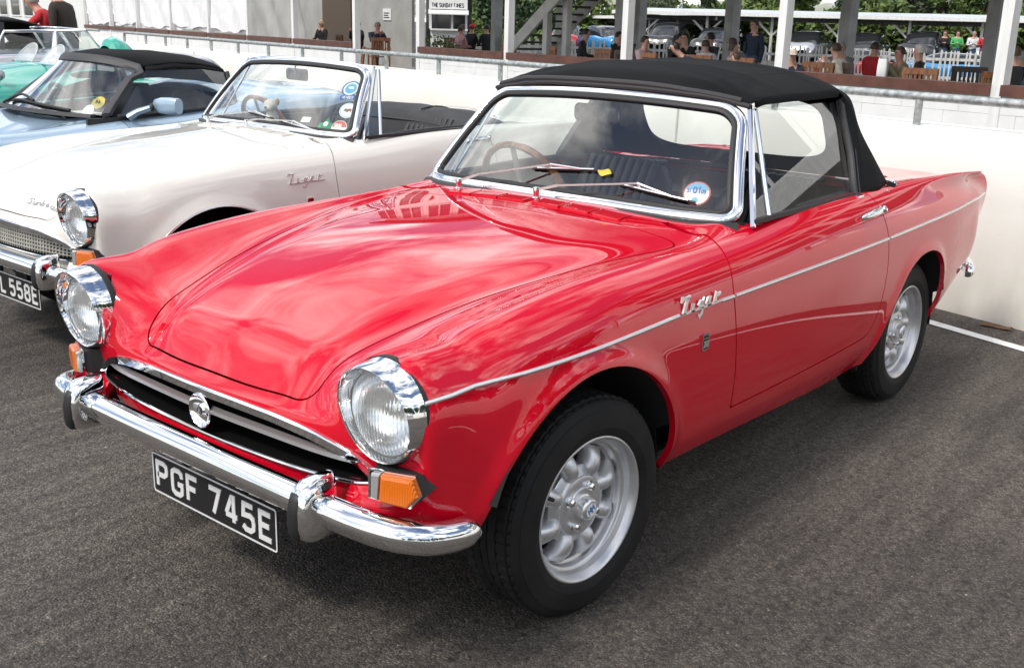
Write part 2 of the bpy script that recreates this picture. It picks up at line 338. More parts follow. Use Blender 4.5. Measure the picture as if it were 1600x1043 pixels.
def body_net():
    st = []
    for x in (-3.0, -2.8, -2.55, -2.2, -1.85, -1.5, -1.15, -.85, -.55, -.3, -.05, .17, .33, .42):
        wv, zc, cy, z0 = ip(T_W, x), ip(T_C, x), ip(T_CY, x), ip(T_S0, x)
        fr = lambda q: z0 + (zc - z0)*q
        side = [(.700, fr(0)), (.735, fr(.11)), (.757, fr(.26)), (.766, fr(.455)), (.763, fr(.645)), (.750, fr(.795)), (.712, fr(.935))]
        ring = [(x, y*wv, z) for y, z in side]
        ring.append((x, cy, zc))
        if x > -.84:
            sy, sz, hz = ip(T_SY, x), ip(T_SZ, x), ip(T_H, x)
            ring.append((x, sy + .5*(cy - sy), sz + .40*(zc - sz)))
            ring.append((x, sy, sz))
            ring.append((x, sy*.55, hz - .30*(hz - sz)))
            ring.append((x, 0, hz))
        else:
            hz = ip(T_D, x)
            ring += [(x, .585, zc*.35 + hz*.65 + .006), (x, .52, hz), (x, .3, hz + .003), (x, 0, hz + .005)]
        st.append(ring)
    # tail: end ring leaning inward below, and its closing
    xe = [-2.80, -2.86, -2.94, -3.06, -3.135, -3.165, -3.15, -3.09, -3.10, -3.10, -3.10, -3.10]
    ye = [.54, .575, .605, .632, .640, .640, .630, .608, .56, .50, .3, 0]
    ze = [.46, .47, .52, .60, .68, .755, .82, .850, .825, .81, .81, .812]
    e0 = [(a, b, c) for a, b, c in zip(xe, ye, ze)]
    st = [e0] + st
    st.append([(.490, .664, .345), (.500, .684, .385), (.515, .699, .44), (.530, .707, .50), (.545, .711, .575), (.556, .707, .66), (.558, .672, .735), (.558, .598, .766), (.535, .474, .706), (.510, .351, .666), (.513, .19, .679), (.514, 0, .684)])
    st.append([(.588, .50, .40), (.578, .60, .42), (.562, .655, .455), (.556, .674, .50), (.558, .676, .555), (.566, .660, .62), (.568, .622, .668), (.568, .565, .690), (.563, .465, .640), (.562, .355, .606), (.581, .19, .604), (.588, 0, .604)])
    st.append([(.607, .15, .450), (.602, .33, .452), (.588, .46, .456), (.572, .543, .464), (.560, .575, .478), (.556, .577, .502), (.558, .558, .526), (.566, .516, .549), (.579, .43, .575), (.588, .32, .586), (.599, .17, .590), (.604, 0, .590)])
    st.append([(.612, 0, .469), (.608, .20, .470), (.596, .36, .472), (.573, .49, .475), (.554, .541, .481), (.550, .543, .492), (.555, .519, .513), (.567, .475, .534), (.586, .388, .557), (.597, .27, .569), (.605, .13, .573), (.609, 0, .574)])
    for r in st:                                           # one more rail between the bonnet edge and its crown
        p9, p10 = np.array(r[9]), np.array(r[10]); q = p9 + .444*(p10 - p9)
        if -.84 < r[7][0] < .53: q[2] = r[11][2] - .64*(r[11][2] - r[9][2])
        r.insert(10, tuple(q))
    return np.array(st)      # (stations, rails, 3)
def body_grid(nu=330, nv=96):
    net = body_net(); Mx, K = net.shape[:2]
    mir = net[:, ::-1][:, 1:].copy(); mir[..., 1] *= -1
    full = np.concatenate([net, mir], 1)                     # left sill ... centre ... right sill
    d = np.linalg.norm(np.diff(full, axis=0), axis=2).mean(1); tu = np.concatenate([[0], np.cumsum(d)])
    # uniform-ish resampling, along
    G = nat_spline(tu, full, np.linspace(0, tu[-1], nu))
    d = np.linalg.norm(np.diff(full[4:14], axis=1), axis=2).mean(0); tv = np.concatenate([[0], np.cumsum(d)])
    G = nat_spline(tv, G.transpose(1, 0, 2), np.linspace(0, tv[-1], 2*nv + 1)).transpose(1, 0, 2)
    U = np.repeat(np.linspace(0, tu[-1], nu)[:, None], G.shape[1], 1)
    return G, U, tu
def seg_sdf(P, poly):
    """signed distance (inside > 0) to a closed polygon"""
    poly = np.asarray(poly, float); n = len(poly); best = np.full(len(P), 1e9); ins = np.zeros(len(P), bool)
    for i in range(n):
        a, b = poly[i], poly[(i+1) % n]; ab = b - a; t = np.clip(((P - a) @ ab)/max(ab @ ab, 1e-12), 0, 1)
        best = np.minimum(best, np.linalg.norm(P - a - t[:, None]*ab, axis=1))
        c = ((a[1] > P[:, 1]) != (b[1] > P[:, 1])); 
        with np.errstate(divide='ignore', invalid='ignore'):
            xx = (b[0]-a[0])*(P[:, 1]-a[1])/(b[1]-a[1]) + a[0]
        ins ^= c & (P[:, 0] < xx)
    return np.where(ins, best, -best)
def clip(V, N, F, f):
    """keep the part of the mesh where f > 0; returns V, N, F and the set of new boundary vertices"""
    V = [tuple(p) for p in V]; N = [tuple(p) for p in N]; pos = f > 0; new = {}; out = []; isnew = set()
    pl = pos.tolist(); fl = f.tolist()
    for q in F:
        c = sum(pl[i] for i in q)
        if c == len(q): out.append(q); continue
        if c == 0: continue
        r = []
        for a, b in zip(q, q[1:] + q[:1]):
            if pl[a]: r.append(a)
            if pl[a] != pl[b]:
                k = (a, b) if a < b else (b, a)
                if k not in new:
                    t = fl[k[0]]/(fl[k[0]] - fl[k[1]]); new[k] = len(V); isnew.add(len(V))
                    V.append(tuple(V[k[0]][j]*(1-t) + V[k[1]][j]*t for j in range(len(V[0])))); N.append(tuple(N[k[0]][j]*(1-t) + N[k[1]][j]*t for j in range(3)))
                r.append(new[k])
        if len(r) > 2: out.append(tuple(r))
    used = np.zeros(len(V), bool)
    for q in out: used[list(q)] = True
    idx = np.cumsum(used) - 1; V = np.array(V)[used]; N = np.array(N)[used]
    return V, N, [tuple(int(idx[i]) for i in q) for q in out]
def rim_edges(F):
    cnt = {}
    for q in F:
        for a, b in zip(q, q[1:] + q[:1]):
            k = (a, b) if a < b else (b, a)
            if k in cnt: cnt[k] = None
            else: cnt[k] = (a, b)
    return [e for e in cnt.values() if e is not None]
def shell_mesh(name, V, N, F, depth=0.018, mats=()):
    """outer skin with the given normals plus a turned-in edge all round"""
    N = N/np.maximum(np.linalg.norm(N, axis=1, keepdims=True), 1e-9); E = rim_edges(F)
    VV = V.tolist(); NN = N.tolist(); FF = list(F); mp = {}
    ia = {}
    for a, b in E:
        for i in (a, b):
            if i not in ia: ia[i] = (len(VV), len(VV)+1); VV.append(V[i].tolist()); VV.append((V[i] - N[i]*depth).tolist()); NN += [None, None]
    for a, b in E: FF.append((ia[a][0], ia[a][1], ia[b][1], ia[b][0])[::-1] if False else (ia[b][0], ia[b][1], ia[a][1], ia[a][0])[::-1])
    me = bpy.data.meshes.new(name); me.from_pydata(VV, [], FF)
    for m in mats: me.materials.append(m)
    me.polygons.foreach_set('use_smooth', [True]*len(FF)); me.update()
    vn = np.zeros(len(VV)*3); me.vertex_normals.foreach_get if False else None
    own = [me.vertices[i].normal[:] if NN[i] is None else NN[i] for i in range(len(VV))]
    me.normals_split_custom_set_from_vertices(own)
    return me
POLY_DOOR = [tuple(p) for p in [(-.84, 1.1), (-.82, .925), (-.76, .905), (-.70, .888)] + list(catmull([(-.655, .872), (-.622, .835), (-.606, .79), (-.603, .72), (-.612, .62), (-.632, .47), (-.643, .388)], 4)) +
             [(-.9, .388), (-1.25, .392), (-1.56, .398)] + list(catmull([(-1.625, .405), (-1.665, .44), (-1.695, .50), (-1.718, .60), (-1.722, .70), (-1.712, .78), (-1.69, .855), (-1.672, .9)], 4)) + [(-1.66, 1.1)]]
_bl = list(catmull([(.72, 0), (.72, .10), (.72, .20), (.72, .30), (.62, .325), (.56, .337), (.50, .350), (.446, .362), (.36, .381), (.245, .41), (.12, .438), (-.007, .469), (-.2, .516), (-.40, .563), (-.51, .588), (-.548, .583), (-.572, .54), (-.578, .45), (-.575, .3), (-.57, .12), (-.57, 0)], 5))
POLY_HOOD = [tuple(p) for p in _bl] + [(a, -b) for a, b in _bl[::-1][1:-1]]
POLY_ARCH_F = [(.418, .262), (.418, .27)] + arc(.042, .292, .376, 0, 180, 34, .378) + [(-.334, .28), (-.334, .27)]
POLY_ARCH_R = [(-1.71, .24), (-1.712, .25)] + [tuple(p) for p in catmull([(-1.722, .27), (-1.747, .34), (-1.79, .43), (-1.85, .515), (-1.93, .588), (-2.04, .628), (-2.16, .636), (-2.27, .615), (-2.35, .565), (-2.405, .485), (-2.43, .39), (-2.436, .30)], 5)] + [(-2.436, .28), (-2.436, .27)]
WS_B = lambda y: np.array((-.727 - .016*(y/.45)**2 - (.072*max(0, (abs(y)-.42)/.22)**2), y, .888 - .008*(y/.64)**2))     # windscreen foot
_cf = [(WS_B(y)[0] - .012, y) for y in np.linspace(-.635, .635, 31)]
POLY_COCK = _cf + [(-.90, .635), (-1.2, .637), (-1.66, .632), (-1.80, .60), (-1.93, .52), (-1.98, .3), (-1.98, -.3), (-1.93, -.52), (-1.80, -.60), (-1.66, -.632), (-1.2, -.637), (-.90, -.635)]
def down(poly): return [(poly[0][0], -.5)] + list(poly) + [(poly[-1][0], -.5)]
def make_body():
    G, U, tu = body_grid(); nu, nv = G.shape[:2]; V = G.reshape(-1, 3)
    # soft flares round the wheel openings
    sgn = np.sign(V[:, 1]); side = np.abs(V[:, 1]) > .55
    for poly, amp, wd in ((POLY_ARCH_F, .013, .034), (POLY_ARCH_R, .012, .03)):
        d = -seg_sdf(V[:, [0, 2]], down(poly)); k = side & (V[:, 2] < .80)
        V[:, 1] += np.where(k, sgn*amp*np.exp(-(np.maximum(d, -.01)/wd)**2)*np.clip((.80 - V[:, 2])/.1, 0, 1), 0)
    G = V.reshape(nu, nv, 3); globals()['TAIL_RING'] = G[0].copy()
    du = np.gradient(G, axis=0); dvv = np.gradient(G, axis=1); N = np.cross(dvv, du).reshape(-1, 3)
    N /= np.maximum(np.linalg.norm(N, axis=1, keepdims=True), 1e-9)
    if N[np.argmax(V[:, 2])][2] < 0: N = -N
    F = []
    for i in range(nu-1):
        for j in range(nv-1):
            F.append((i*nv+j, (i+1)*nv+j, (i+1)*nv+j+1, i*nv+j+1))
    a, b, c = (V[F[len(F)//2][k]] for k in (0, 1, 2))
    if np.dot(np.cross(b-a, c-a), N[F[len(F)//2][0]]) < 0: F = [q[::-1] for q in F]
    bvh = BVHTree.FromPolygons([tuple(p) for p in V], F)
    V = np.concatenate([V, U.reshape(-1, 1)], 1); u_front = tu[-3]
    parts = {}
    f_arch = lambda V: np.minimum(np.where(np.abs(V[:, 1]) > .42, -seg_sdf(V[:, [0, 2]], down(POLY_ARCH_F)), 1), np.where(np.abs(V[:, 1]) > .42, -seg_sdf(V[:, [0, 2]], down(POLY_ARCH_R)), 1))
    V, N, F = clip(V, N, F, f_arch(V))
    f_lamp = lambda V: np.where(V[:, 0] > .50, np.hypot(np.abs(V[:, 1]) - .590, V[:, 2] - .658) - .106, 1)
    V, N, F = clip(V, N, F, f_lamp(V))
    f_low = lambda V: np.maximum(np.maximum(np.abs(V[:, 1]) - .492, V[:, 2] - .474), .57 - V[:, 0])
    V, N, F = clip(V, N, F, f_low(V))
    f_cock = lambda V: np.where(V[:, 2] > .78, -seg_sdf(V[:, :2], POLY_COCK), .5)
    V, N, F = clip(V, N, F, f_cock(V))
    g = .0028
    def f_hood(V):
        f1 = np.where((V[:, 2] > .54) & (np.abs(V[:, 1]) < .7), seg_sdf(V[:, :2], POLY_HOOD), -.5); f2 = u_front - .012 - V[:, 3]; r = .05
        return np.where((f1 < r) & (f2 < r), r - np.hypot(np.maximum(r - f1, 0), np.maximum(r - f2, 0)), np.minimum(f1, f2))
    parts['bonnet'] = clip(V, N, F, f_hood(V) - g); V, N, F = clip(V, N, F, -f_hood(V) - g)
    for s, nm in ((1, 'door_l'), (-1, 'door_r')):
        fd = lambda V: np.where(V[:, 1]*s > .45, seg_sdf(V[:, [0, 2]], POLY_DOOR), -.5)
        parts[nm] = clip(V, N, F, fd(V) - g); V, N, F = clip(V, N, F, -fd(V) - g)
    parts['body'] = (V, N, F)
    parts = {k: (p[0][:, :3], p[1], p[2]) for k, p in parts.items()}
    return parts, bvh
BODY, BVH = make_body()
def hit_side(x, z, s=1):
    h = BVH.ray_cast(Vector((x, 2.0*s, z)), Vector((0, -s, 0)))
    if h[0] is None: return np.array((x, .75*s, z)), np.array((0, s, 0.))
    n = np.array(h[1]); n = n if n[1]*s > 0 else -n
    return np.array(h[0]), n
def hit_top(x, y):
    h = BVH.ray_cast(Vector((x, y, 2.0)), Vector((0, 0, -1)))
    if h[0] is None: return np.array((x, y, .85)), np.array((0, 0, 1.))
    n = np.array(h[1]); n = n if n[2] > 0 else -n
    return np.array(h[0]), n
def hit_front(y, z):
    h = BVH.ray_cast(Vector((2, y, z)), Vector((-1, 0, 0)))
    if h[0] is None: return np.array((.56, y, z)), np.array((1, 0, 0.))
    n = np.array(h[1]); n = n if n[0] > 0 else -n
    return np.array(h[0]), n
SHELL = {}
def shell(key, mats):
    if key not in SHELL: SHELL[key] = shell_mesh(key, *BODY[key], mats=mats)
    me = SHELL[key]
    if me.materials[0] != mats[0]:
        me = me.copy()
        me.materials.clear()
        for m in mats: me.materials.append(m)
    return me

# ------------------------------------------------------------------ wheel (axis along +y, centre at 0, outer face towards +y)
TYRE_R, RIM_R = .288, .189
def wheel_meshes():
    w2 = .088; prof = [(.168, -.075), (.185, -.092), (.205, -.097), (.235, -.098), (.258, -.092), (.272, -.082), (.280, -.072)]
    tread = []
    for a, b in ((-.066, -.042), (-.038, -.014), (-.010, .010), (.014, .038), (.042, .066)):
        tread += [(TYRE_R - .009, a - .0012), (TYRE_R - .0005, a), (TYRE_R, (a+b)/2), (TYRE_R - .0005, b), (TYRE_R - .009, b + .0012)]
    lip = [(.281, .072), (.277, .078), (.2775, .0795), (.270, .086), (.258, .0925), (.2585, .094), (.236, .0985), (.212, .0985), (.2115, .0975), (.196, .094), (.190, .0905), (.186, .083), (.176, .070)]
    full = prof + tread + lip; nt_, nl = len(prof), len(tread); n = 240
    rad = np.array([p[0] for p in full])
    def rmod(j, k):
        if nt_ - 2 <= j < nt_ + 6 or nt_ + nl - 6 <= j <= nt_ + nl + 1: return np.where(k % 4 == 0, -.0045, 0)
        if nt_ + 6 <= j < nt_ + nl - 6: return np.where((k + j) % 6 == 0, -.003, 0)
        return np.zeros(len(k))
    t = MB().lathe(full, n, rmod=rmod)
    tyre = t
    r = MB()
    r.lathe([(.1495, .006), (.1500, .030), (.1515, .0335), (.1585, .0365), (.1600, .0395), (.1605, .0525), (.1625, .0555), (.1690, .0580), (.1705, .0610), (.1715, .0720), (.1740, .0780), (.1790, .0850), (.1825, .0905), (.1865, .0925), (.190, .0915), (.1905, .088), (.186, .080), (.172, .066)], 64)
    bar_ = MB(); bar_.lathe([(.176, -.09), (.181, -.085), (.172, -.07), (.158, -.05), (.1497, .0055)], 48)  # inner barrel coloured dark for the shade behind the spokes
    rim_, r = r, MB()
    r.lathe([(.104, .010), (.104, .027), (.101, .0305), (.086, .036), (.080, .040), (.078, .0445), (.073, .0465), (.064, .0465), (.050, .0465), (.047, .050), (.020, .052), (.0, .052)], 40)
    for k in range(8):
        a = 2*math.pi*k/8 + .2; c, s = math.cos(a), math.sin(a); rows = []
        for q, hw, top in ((.066, .016, .036), (.078, .0215, .0440), (.088, .0255, .0510), (.100, .0265, .0550), (.114, .0265, .0550), (.128, .0275, .0500), (.140, .0305, .0420), (.152, .0350, .0320)):
            sec = []
            for u in np.linspace(-1, 1, 9):
                yy = top - .026*abs(u)**3.0 - (.008 if abs(u) > .99 else 0)
                sec.append((q, u*hw, yy))
            sec = [(q, -hw*.95, top - .05)] + sec + [(q, hw*.95, top - .05)]
            rows.append([(p[1]*c*1.0*-1*0 + (p[0]*c - p[1]*s), p[2], p[0]*s + p[1]*c) for p in sec])
        r.grid(np.array(rows), smooth=True, flip=False)
    nut = MB()
    nuts = []
    for k in range(4):
        a = math.pi/4 + k*math.pi/2 + .25; p = np.array((.053*math.cos(a), .0462, .053*math.sin(a)))
        nut = MB(); nuts.append(nut); nut.lathe([(.0145, -.001), (.0145, .0022), (.0105, .0012), (.0105, .013), (.0065, .017), (0, .0175)], 12, org=p)
    cap = MB()
    cap.lathe([(.033, .045), (.033, .052), (.029, .054), (.0285, .072), (.027, .076), (.0245, .078), (.0225, .0795), (.0225, .0790), (0, .0790)], 32, rmod=lambda j, k: np.where((j < 3) & (k % 4 == 0), -.0012, 0))
    disc = MB(); disc.disc((0, .0797, 0), .0185, (0, 1, 0), 24)
    mark = MB()
    for ox in (-.006, .006): mark.ribbon([(ox-.005, -.009), (ox-.005, .009), (ox, .001), (ox+.005, .009), (ox+.005, -.009)], .0026, (0, .0799, 0), (-1, 0, 0), (0, 0, 1), 0, .0006)
    mark.ribbon([(-.011, 0), (.011, 0)], .0022, (0, .0799, 0), (-1, 0, 0), (0, 0, 1), 0, .0007)
    valve = MB(); a = 1.0; d = np.array((math.cos(a), 0, math.sin(a)))
    valve.tube([d*.156 + (0, .046, 0), d*.150 + (0, .060, 0), d*.139 + (0, .078, 0)], [.006, .0055, .0045], 8)
    brake = MB(); brake.lathe([(0, -.02), (.15, -.02), (.154, -.03), (.154, -.08)], 32)
    return tyre, (rim_, r), nuts, cap, disc, mark, valve, brake, bar_
WHEEL_SRC = None
def wheel(parent, x, y, s, steer=0.0, roll=0.0, width=.185):
    """part wheel = tyre mesh, with rim pieces as sub-parts"""
    global WHEEL_SRC
    if WHEEL_SRC is None:
        ty, r, nut, cap, disc, mark, valve, brake, bar_ = wheel_meshes()
        t = ty.build('wheel', M['tyre'], sharp=24)
        subs = [r[0].build('rim', M['alloy'], t, 40), r[1].build('spokes', M['alloy'], t, 40), *[q.build('wheel_nut', M['chrome'], t, 40) for q in nut], cap.build('hub_cap', M['brushed'], t, 40), disc.build('badge', M['white'], t), mark.build('badge_mark', M['blue_badge'], t), valve.build('valve', M['black'], t), brake.build('brake', M['brake_barrel_shade'], t), bar_.build('barrel', M['brake_barrel_shade'], t)]
        for q in subs:
            if q.name.split('.')[0] in ('spokes', 'wheel_nut', 'hub_cap', 'badge', 'badge_mark'): q.location = (0, .012, 0)
        WHEEL_SRC = t; root = t
    else:
        root = WHEEL_SRC.copy(); col.objects.link(root)
        for ch in WHEEL_SRC.children: c = ch.copy(); col.objects.link(c); c.parent = root
    root.parent = parent
    # outer tyre bulge sits .0985 from the centre plane
    root.location = (x, y - s*.0985, TYRE_R)
    root.rotation_euler = (0, roll, (0 if s > 0 else math.pi) + steer)
    return root
# ------------------------------------------------------------------ windscreen surface shared by both convertibles
def ws_pt(a, b, off=0.0):
    """a: metres to the car's left at that height, b: 0 foot .. 1 header, off: out of the glass"""
    hb = .645 - .135*b; q = a/hb
    foot = WS_B(q*.64); top = np.array((-1.002 - .058*q*q, 0, 1.238 - .026*q*q))
    bulge = .012*math.sin(math.pi*min(max(b, 0), 1))
    p = foot*(1-b) + top*b; p[1] = a; p[0] += bulge*.8; p[2] += bulge*.5
    if off:
        e = 1e-3; u = ws_pt(a + e, b) - ws_pt(a - e, b); v = ws_pt(a, b + e) - ws_pt(a, b - e); n = unit(np.cross(u, v)); n = n if n[0] > 0 else -n
        p = p + n*off
    return p
def ws_n(a, b):
    e = 1e-3; u = ws_pt(a + e, b) - ws_pt(a - e, b); v = ws_pt(a, b + e) - ws_pt(a, b - e); n = unit(np.cross(u, v)); return n if n[0] > 0 else -n
WS_H = .44
def ws_path(inset, rt=.085, rb=.055, n=7):
    """closed path in (a, b) round the screen"""
    o = []
    def hw(b): return .645 - .135*b - inset
    b0, b1 = inset/WS_H, 1 - inset/WS_H
    rt = max(rt - inset*.6, .02); rb = max(rb - inset*.6, .02)
    for sx, sb, r in ((1, 0, rb), (1, 1, rt), (-1, 1, rt), (-1, 0, rb)):
        b = b0 + r/WS_H if sb == 0 else b1 - r/WS_H
        for t in (np.linspace(0, 1, n) if (sx > 0) == (sb == 0) or True else ()):
            ang = math.pi/2*t
            if sx > 0 and sb == 0: da, db = math.sin(ang), -math.cos(ang)
            elif sx > 0: da, db = math.cos(ang), math.sin(ang)
            elif sb == 1: da, db = -math.sin(ang), math.cos(ang)
            else: da, db = -math.cos(ang), -math.sin(ang)
            bb = b + r*db/WS_H; o.append((sx*(hw(bb) - r) + r*da, bb))
    P = []
    for (a0, c0), (a1, c1) in zip(o, o[1:] + o[:1]):
        L = abs(a1 - a0) + abs(c1 - c0)*WS_H; k = max(1, int(L/.05))
        for i in range(k): P.append((a0 + (a1 - a0)*i/k, c0 + (c1 - c0)*i/k))
    return P
def side_pt(x, z, s=1, off=0.0): return np.array((x, s*(.65 - (z - .9)*.146/.32 + off), z))

def decal(mbs, a, b, r, off=.002): return ws_pt(a, b, off)

def plate_layout(text, y, space):
    o = []
    for ch in text:
        if ch == ' ': y += space*.065*1.08; continue
        o.append((ch, y)); y += (.6*1.08 + .40)*.065
    return o
def tiger(kind):
    red = kind == 'red'; paint = M['red'] if red else M['cream_paint']
    car = empty('convertible_car')
    # --- shell
    body = mesh_obj('body', shell('body', [paint]), car)
    mesh_obj('bonnet', shell('bonnet', [paint]), car)
    doors = {s: mesh_obj('door', shell(k, [paint]), car) for s, k in ((1, 'door_l'), (-1, 'door_r'))}
    # --- underside and wheel housings
    ub = MB()  # dark boxes under the body, added to block light
    ub.box((-1.0, 0, .30), (1.2, 1.30, .02)); ub.box((-1.05, 0, .27), (2.9, .96, .02)); ub.box((-2.62, 0, .40), (.26, 1.10, .02)); ub.box((.47, 0, .38), (.10, 1.0, .02))
    ub.box((.47, 0, .45), (.02, .9, .22)); ub.box((-.62, 0, .56), (.02, 1.3, .6)); ub.box((-.32, 0, .50), (.6, 1.0, .02))
    ub.build('underside_blocker', M['darkhole'], car)
    for s in (1, -1):
        for poly, y0 in ((POLY_ARCH_F, .745), (POLY_ARCH_R, .73)):
            q = [p for p in poly if (p[1] > .40 or p[0] < .2)]; cx = sum(p[0] for p in q)/len(q)
            m = MB(); rows = [[(cx + (p[0]-cx)*k, s*(min(y, y0 - (.032 if cx < -1 else .048)) if p[1] < .42 else y), p[1] + (.004 if k > 1 else 0)) for p in q] for k, y in ((1.012, y0 + .012), (1.03, y0 - .03), (1.05, .62), (1.03, .47))]
            m.grid(np.array(rows), smooth=True); m.add([(cx + (p[0]-cx)*1.03, s*.47, p[1]) for p in q], [tuple(range(len(q)))], False)
            m.build('wheel_housing', M['darkhole'], car, 50)
    # --- wheels
    for s in (1, -1):
        wheel(car, 0, s*.741, s, -.07, .55 if s > 0 else 0.2); wheel(car, -2.184, s*.694, s, 0, 1.15)
    # --- grille
    net = body_net(); ring = net[-1]                      # opening outline from bottom centre to top centre
    full = np.concatenate([ring, ring[::-1]*np.array((1, -1, 1))])
    outl = catmull([p for i, p in enumerate(full) if i not in (13, 25)], 4, True)
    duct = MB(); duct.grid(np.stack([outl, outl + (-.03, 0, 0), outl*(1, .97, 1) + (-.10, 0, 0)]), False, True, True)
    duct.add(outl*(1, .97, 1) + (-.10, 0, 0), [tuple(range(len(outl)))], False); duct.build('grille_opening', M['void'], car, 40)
    top = catmull([ring[k] + (.004, 0, 0) for k in range(4, 13)] + [ring[k]*(1, -1, 1) + (.004, 0, 0) for k in range(11, 3, -1)], 5)
    gf = MB(); gf.sweep(top, [(-.004, -.011), (.009, -.010), (.015, -.001), (.012, .008), (0, .011), (-.006, .007)], (0, 0, 1)); g = gf.build('grille_surround', M['chrome'], car, 50)
    bot = catmull([ring[k] + (.004, 0, 0) for k in range(4, 0, -1)] + [ring[0] + (.004, 0, 0)] + [ring[k]*(1, -1, 1) + (.004, 0, 0) for k in range(1, 5)], 4)
    MB().tube(bot, .0045, 8).build('grille_lower_trim', M['chrome'], car)
    if red:
        bar = catmull([(.552, .505, .518), (.578, .40, .523), (.592, .25, .526), (.603, 0, .528), (.592, -.25, .526), (.578, -.40, .523), (.552, -.505, .518)], 6)
        MB().sweep(bar, [(-.012, -.005), (.004, -.0085), (.009, -.004), (.009, .004), (.004, .0085), (-.012, .005)], (0, 0, 1)).build('grille_bar', M['brushed'], car, 50)
        m = MB().lathe([(.026, -.05), (.028, 0), (.040, .004), (.0435, .010), (.0435, .013), (.041, .015), (.035, .008), (.022, .003), (.016, .003), (.016, .008), (.012, .012), (0, .013)], 40, (.607, 0, .523), (1, 0, 0))
        md = m.build('grille_medallion', M['chrome'], car, 40)
        MB().disc((.6202, 0, .523), .009, (1, 0, 0), 20).build('medallion_centre', M['print_black'], md)
        MB().ribbon([(-.004, -.005), (0, .006), (.004, -.005)], .003, (.6204, 0, .523), (0, 1, 0), (0, 0, 1), 0, .001).build('medallion_mark', M['brushed'], md)
    else:
        gm = MB(); xf = lambda y: .604 - .05*(y/.5)**2 - .03*(y/.5)**6
        zt = lambda y: .565 - .012*(y/.5)**2 - .035*(y/.5)**8; zb = lambda y: .466 + .004*(y/.5)**2
        for k in range(1, 6):
            gm.sweep([(xf(y) - .012, y, zb(y) + (zt(y) - zb(y))*k/6) for y in np.linspace(-.5, .5, 30)], [(-.008, -.0022), (.003, -.0022), (.003, .0022), (-.008, .0022)], (0, 0, 1), smooth=False)
        for k, y in enumerate(np.linspace(-.48, .48, 49)):
            o = .008
            gm.bar((xf(y) - .014, y - o, zb(y)), (xf(y) - .014, y + o, zt(y)), .010, .0035, (1, 0, 0))
        gm.build('grille_mesh', noise_col(mat('grille_cream_metal', (.55, .53, .47), .35, .5), (.48, .46, .41), (.6, .58, .52), 20), car)
    vp = MB(); rows = []
    for z, o in ((.4665, -.003), (.458, .0015), (.446, .003), (.432, .002), (.412, -.004), (.385, -.016)): rows.append([(.612 - .056*(abs(y)/.5)**2.2 + o, y, z + .010*(abs(y)/.5)**4) for y in np.linspace(-.50, .50, 33)])
    vp.grid(np.array(rows)).build('front_valance', paint, car, 60)
    # --- bumper
    def bumper(path, ups, ends, name, par):
        prof = [(-.022, -.041), (-.004, -.044), (.010, -.038), (.019, -.024), (.024, -.004), (.024, .008), (.019, .022), (.010, .033), (-.002, .040), (-.018, .042), (-.022, .038)]
        P = catmull(path, 8); k = len(P); rows = []
        L = np.concatenate([[0], np.cumsum(np.linalg.norm(np.diff(P, axis=0), axis=1))])
        for i in range(k):
            t = unit(P[min(i+1, k-1)] - P[max(i-1, 0)]); x = unit(np.cross(t, (0, 0, 1))); y = np.cross(x, t)
            d = min(L[i], L[-1] - L[i]); q = math.sqrt(max(0.0, 1 - (1 - min(d/ends, 1))**2.2)); q = max(q, .12)
            rows.append([P[i] + a*x*(.35 + .65*q) + b*.82*y*q for a, b in prof])
        m = MB().grid(np.array(rows), False, True); n = len(prof)
        m.add(rows[0], [tuple(range(n))[::-1]], False); m.add(rows[-1], [tuple(range(n))], False)
        return m.build(name, M['chrome'], par, 60)
    half = [(.664, 0, .436), (.664, .2, .436), (.662, .36, .436), (.658, .50, .434), (.646, .60, .430), (.620, .676, .424), (.574, .722, .415), (.520, .738, .405), (.472, .741, .398), (.434, .738, .391)]
    bp = bumper([(x, -y, z) for x, y, z in half[::-1]] + half[1:], None, .05, 'front_bumper', car)
    for s in (1, -1):
        MB().lathe([(.012, 0), (.012, .003), (.009, .006), (.004, .008), (0, .0082)], 16, (.578, s*.684, .425), unit((.6, .75*s, -.25))).build('bumper_bolt', M['chrome'], bp)
    rp = [(-3.225, 0, .43), (-3.22, .3, .43), (-3.20, .48, .43), (-3.16, .58, .425), (-3.08, .645, .415), (-2.98, .67, .405)]
    bumper(([(x, -y, z) for x, y, z in rp[::-1]] + rp[1:])[::-1], None, .05, 'rear_bumper', car)
    for s in (1, -1):
        zs = (.352, .358, .375, .41, .46, .505, .530, .543, .549); xf_ = (.672, .694, .710, .716, .716, .709, .697, .680, .652); hw = (.012, .024, .030, .033, .0335, .031, .027, .021, .010)
        rows = []
        for z, x1, h in zip(zs, xf_, hw):
            x0 = .612; c = (x0 + x1)/2
            z = .366 + (z - .352)*.71; rows.append([(c + px, s*(.470 + py), z) for px, py in rrect(x1 - x0, h*2, min(h*.7, .02), 4)])
        m = MB().grid(np.array(rows), False, True, flip=s < 0); m.add(rows[-1], [tuple(range(len(rows[-1])))], False); m.add(rows[0], [tuple(range(len(rows[0])))[::-1]], False)
        ov = m.build('overrider', M['chrome'], car, 55)
        rows = []
        for i, (z, x1, h) in enumerate(zip((.360, .366, .38, .41, .46, .50, .518, .524), (.702, .713, .7195, .7225, .7220, .717, .710, .697), (.006, .014, .019, .022, .0225, .020, .015, .007))):
            z = .372 + (z - .360)*.68; rows.append([(x1 - .02 + px, s*(.466 + py), z) for px, py in rrect(.04, h*2, min(h*.9, .018), 5)])
        m = MB().grid(np.array(rows), False, True, flip=s < 0); m.add(rows[-1], [tuple(range(len(rows[-1])))], False); m.add(rows[0], [tuple(range(len(rows[0])))[::-1]], False)
        m.build('rubber_pad', M['black'], ov, 55)
    # --- number plate
    pz, px = .2835, .6005
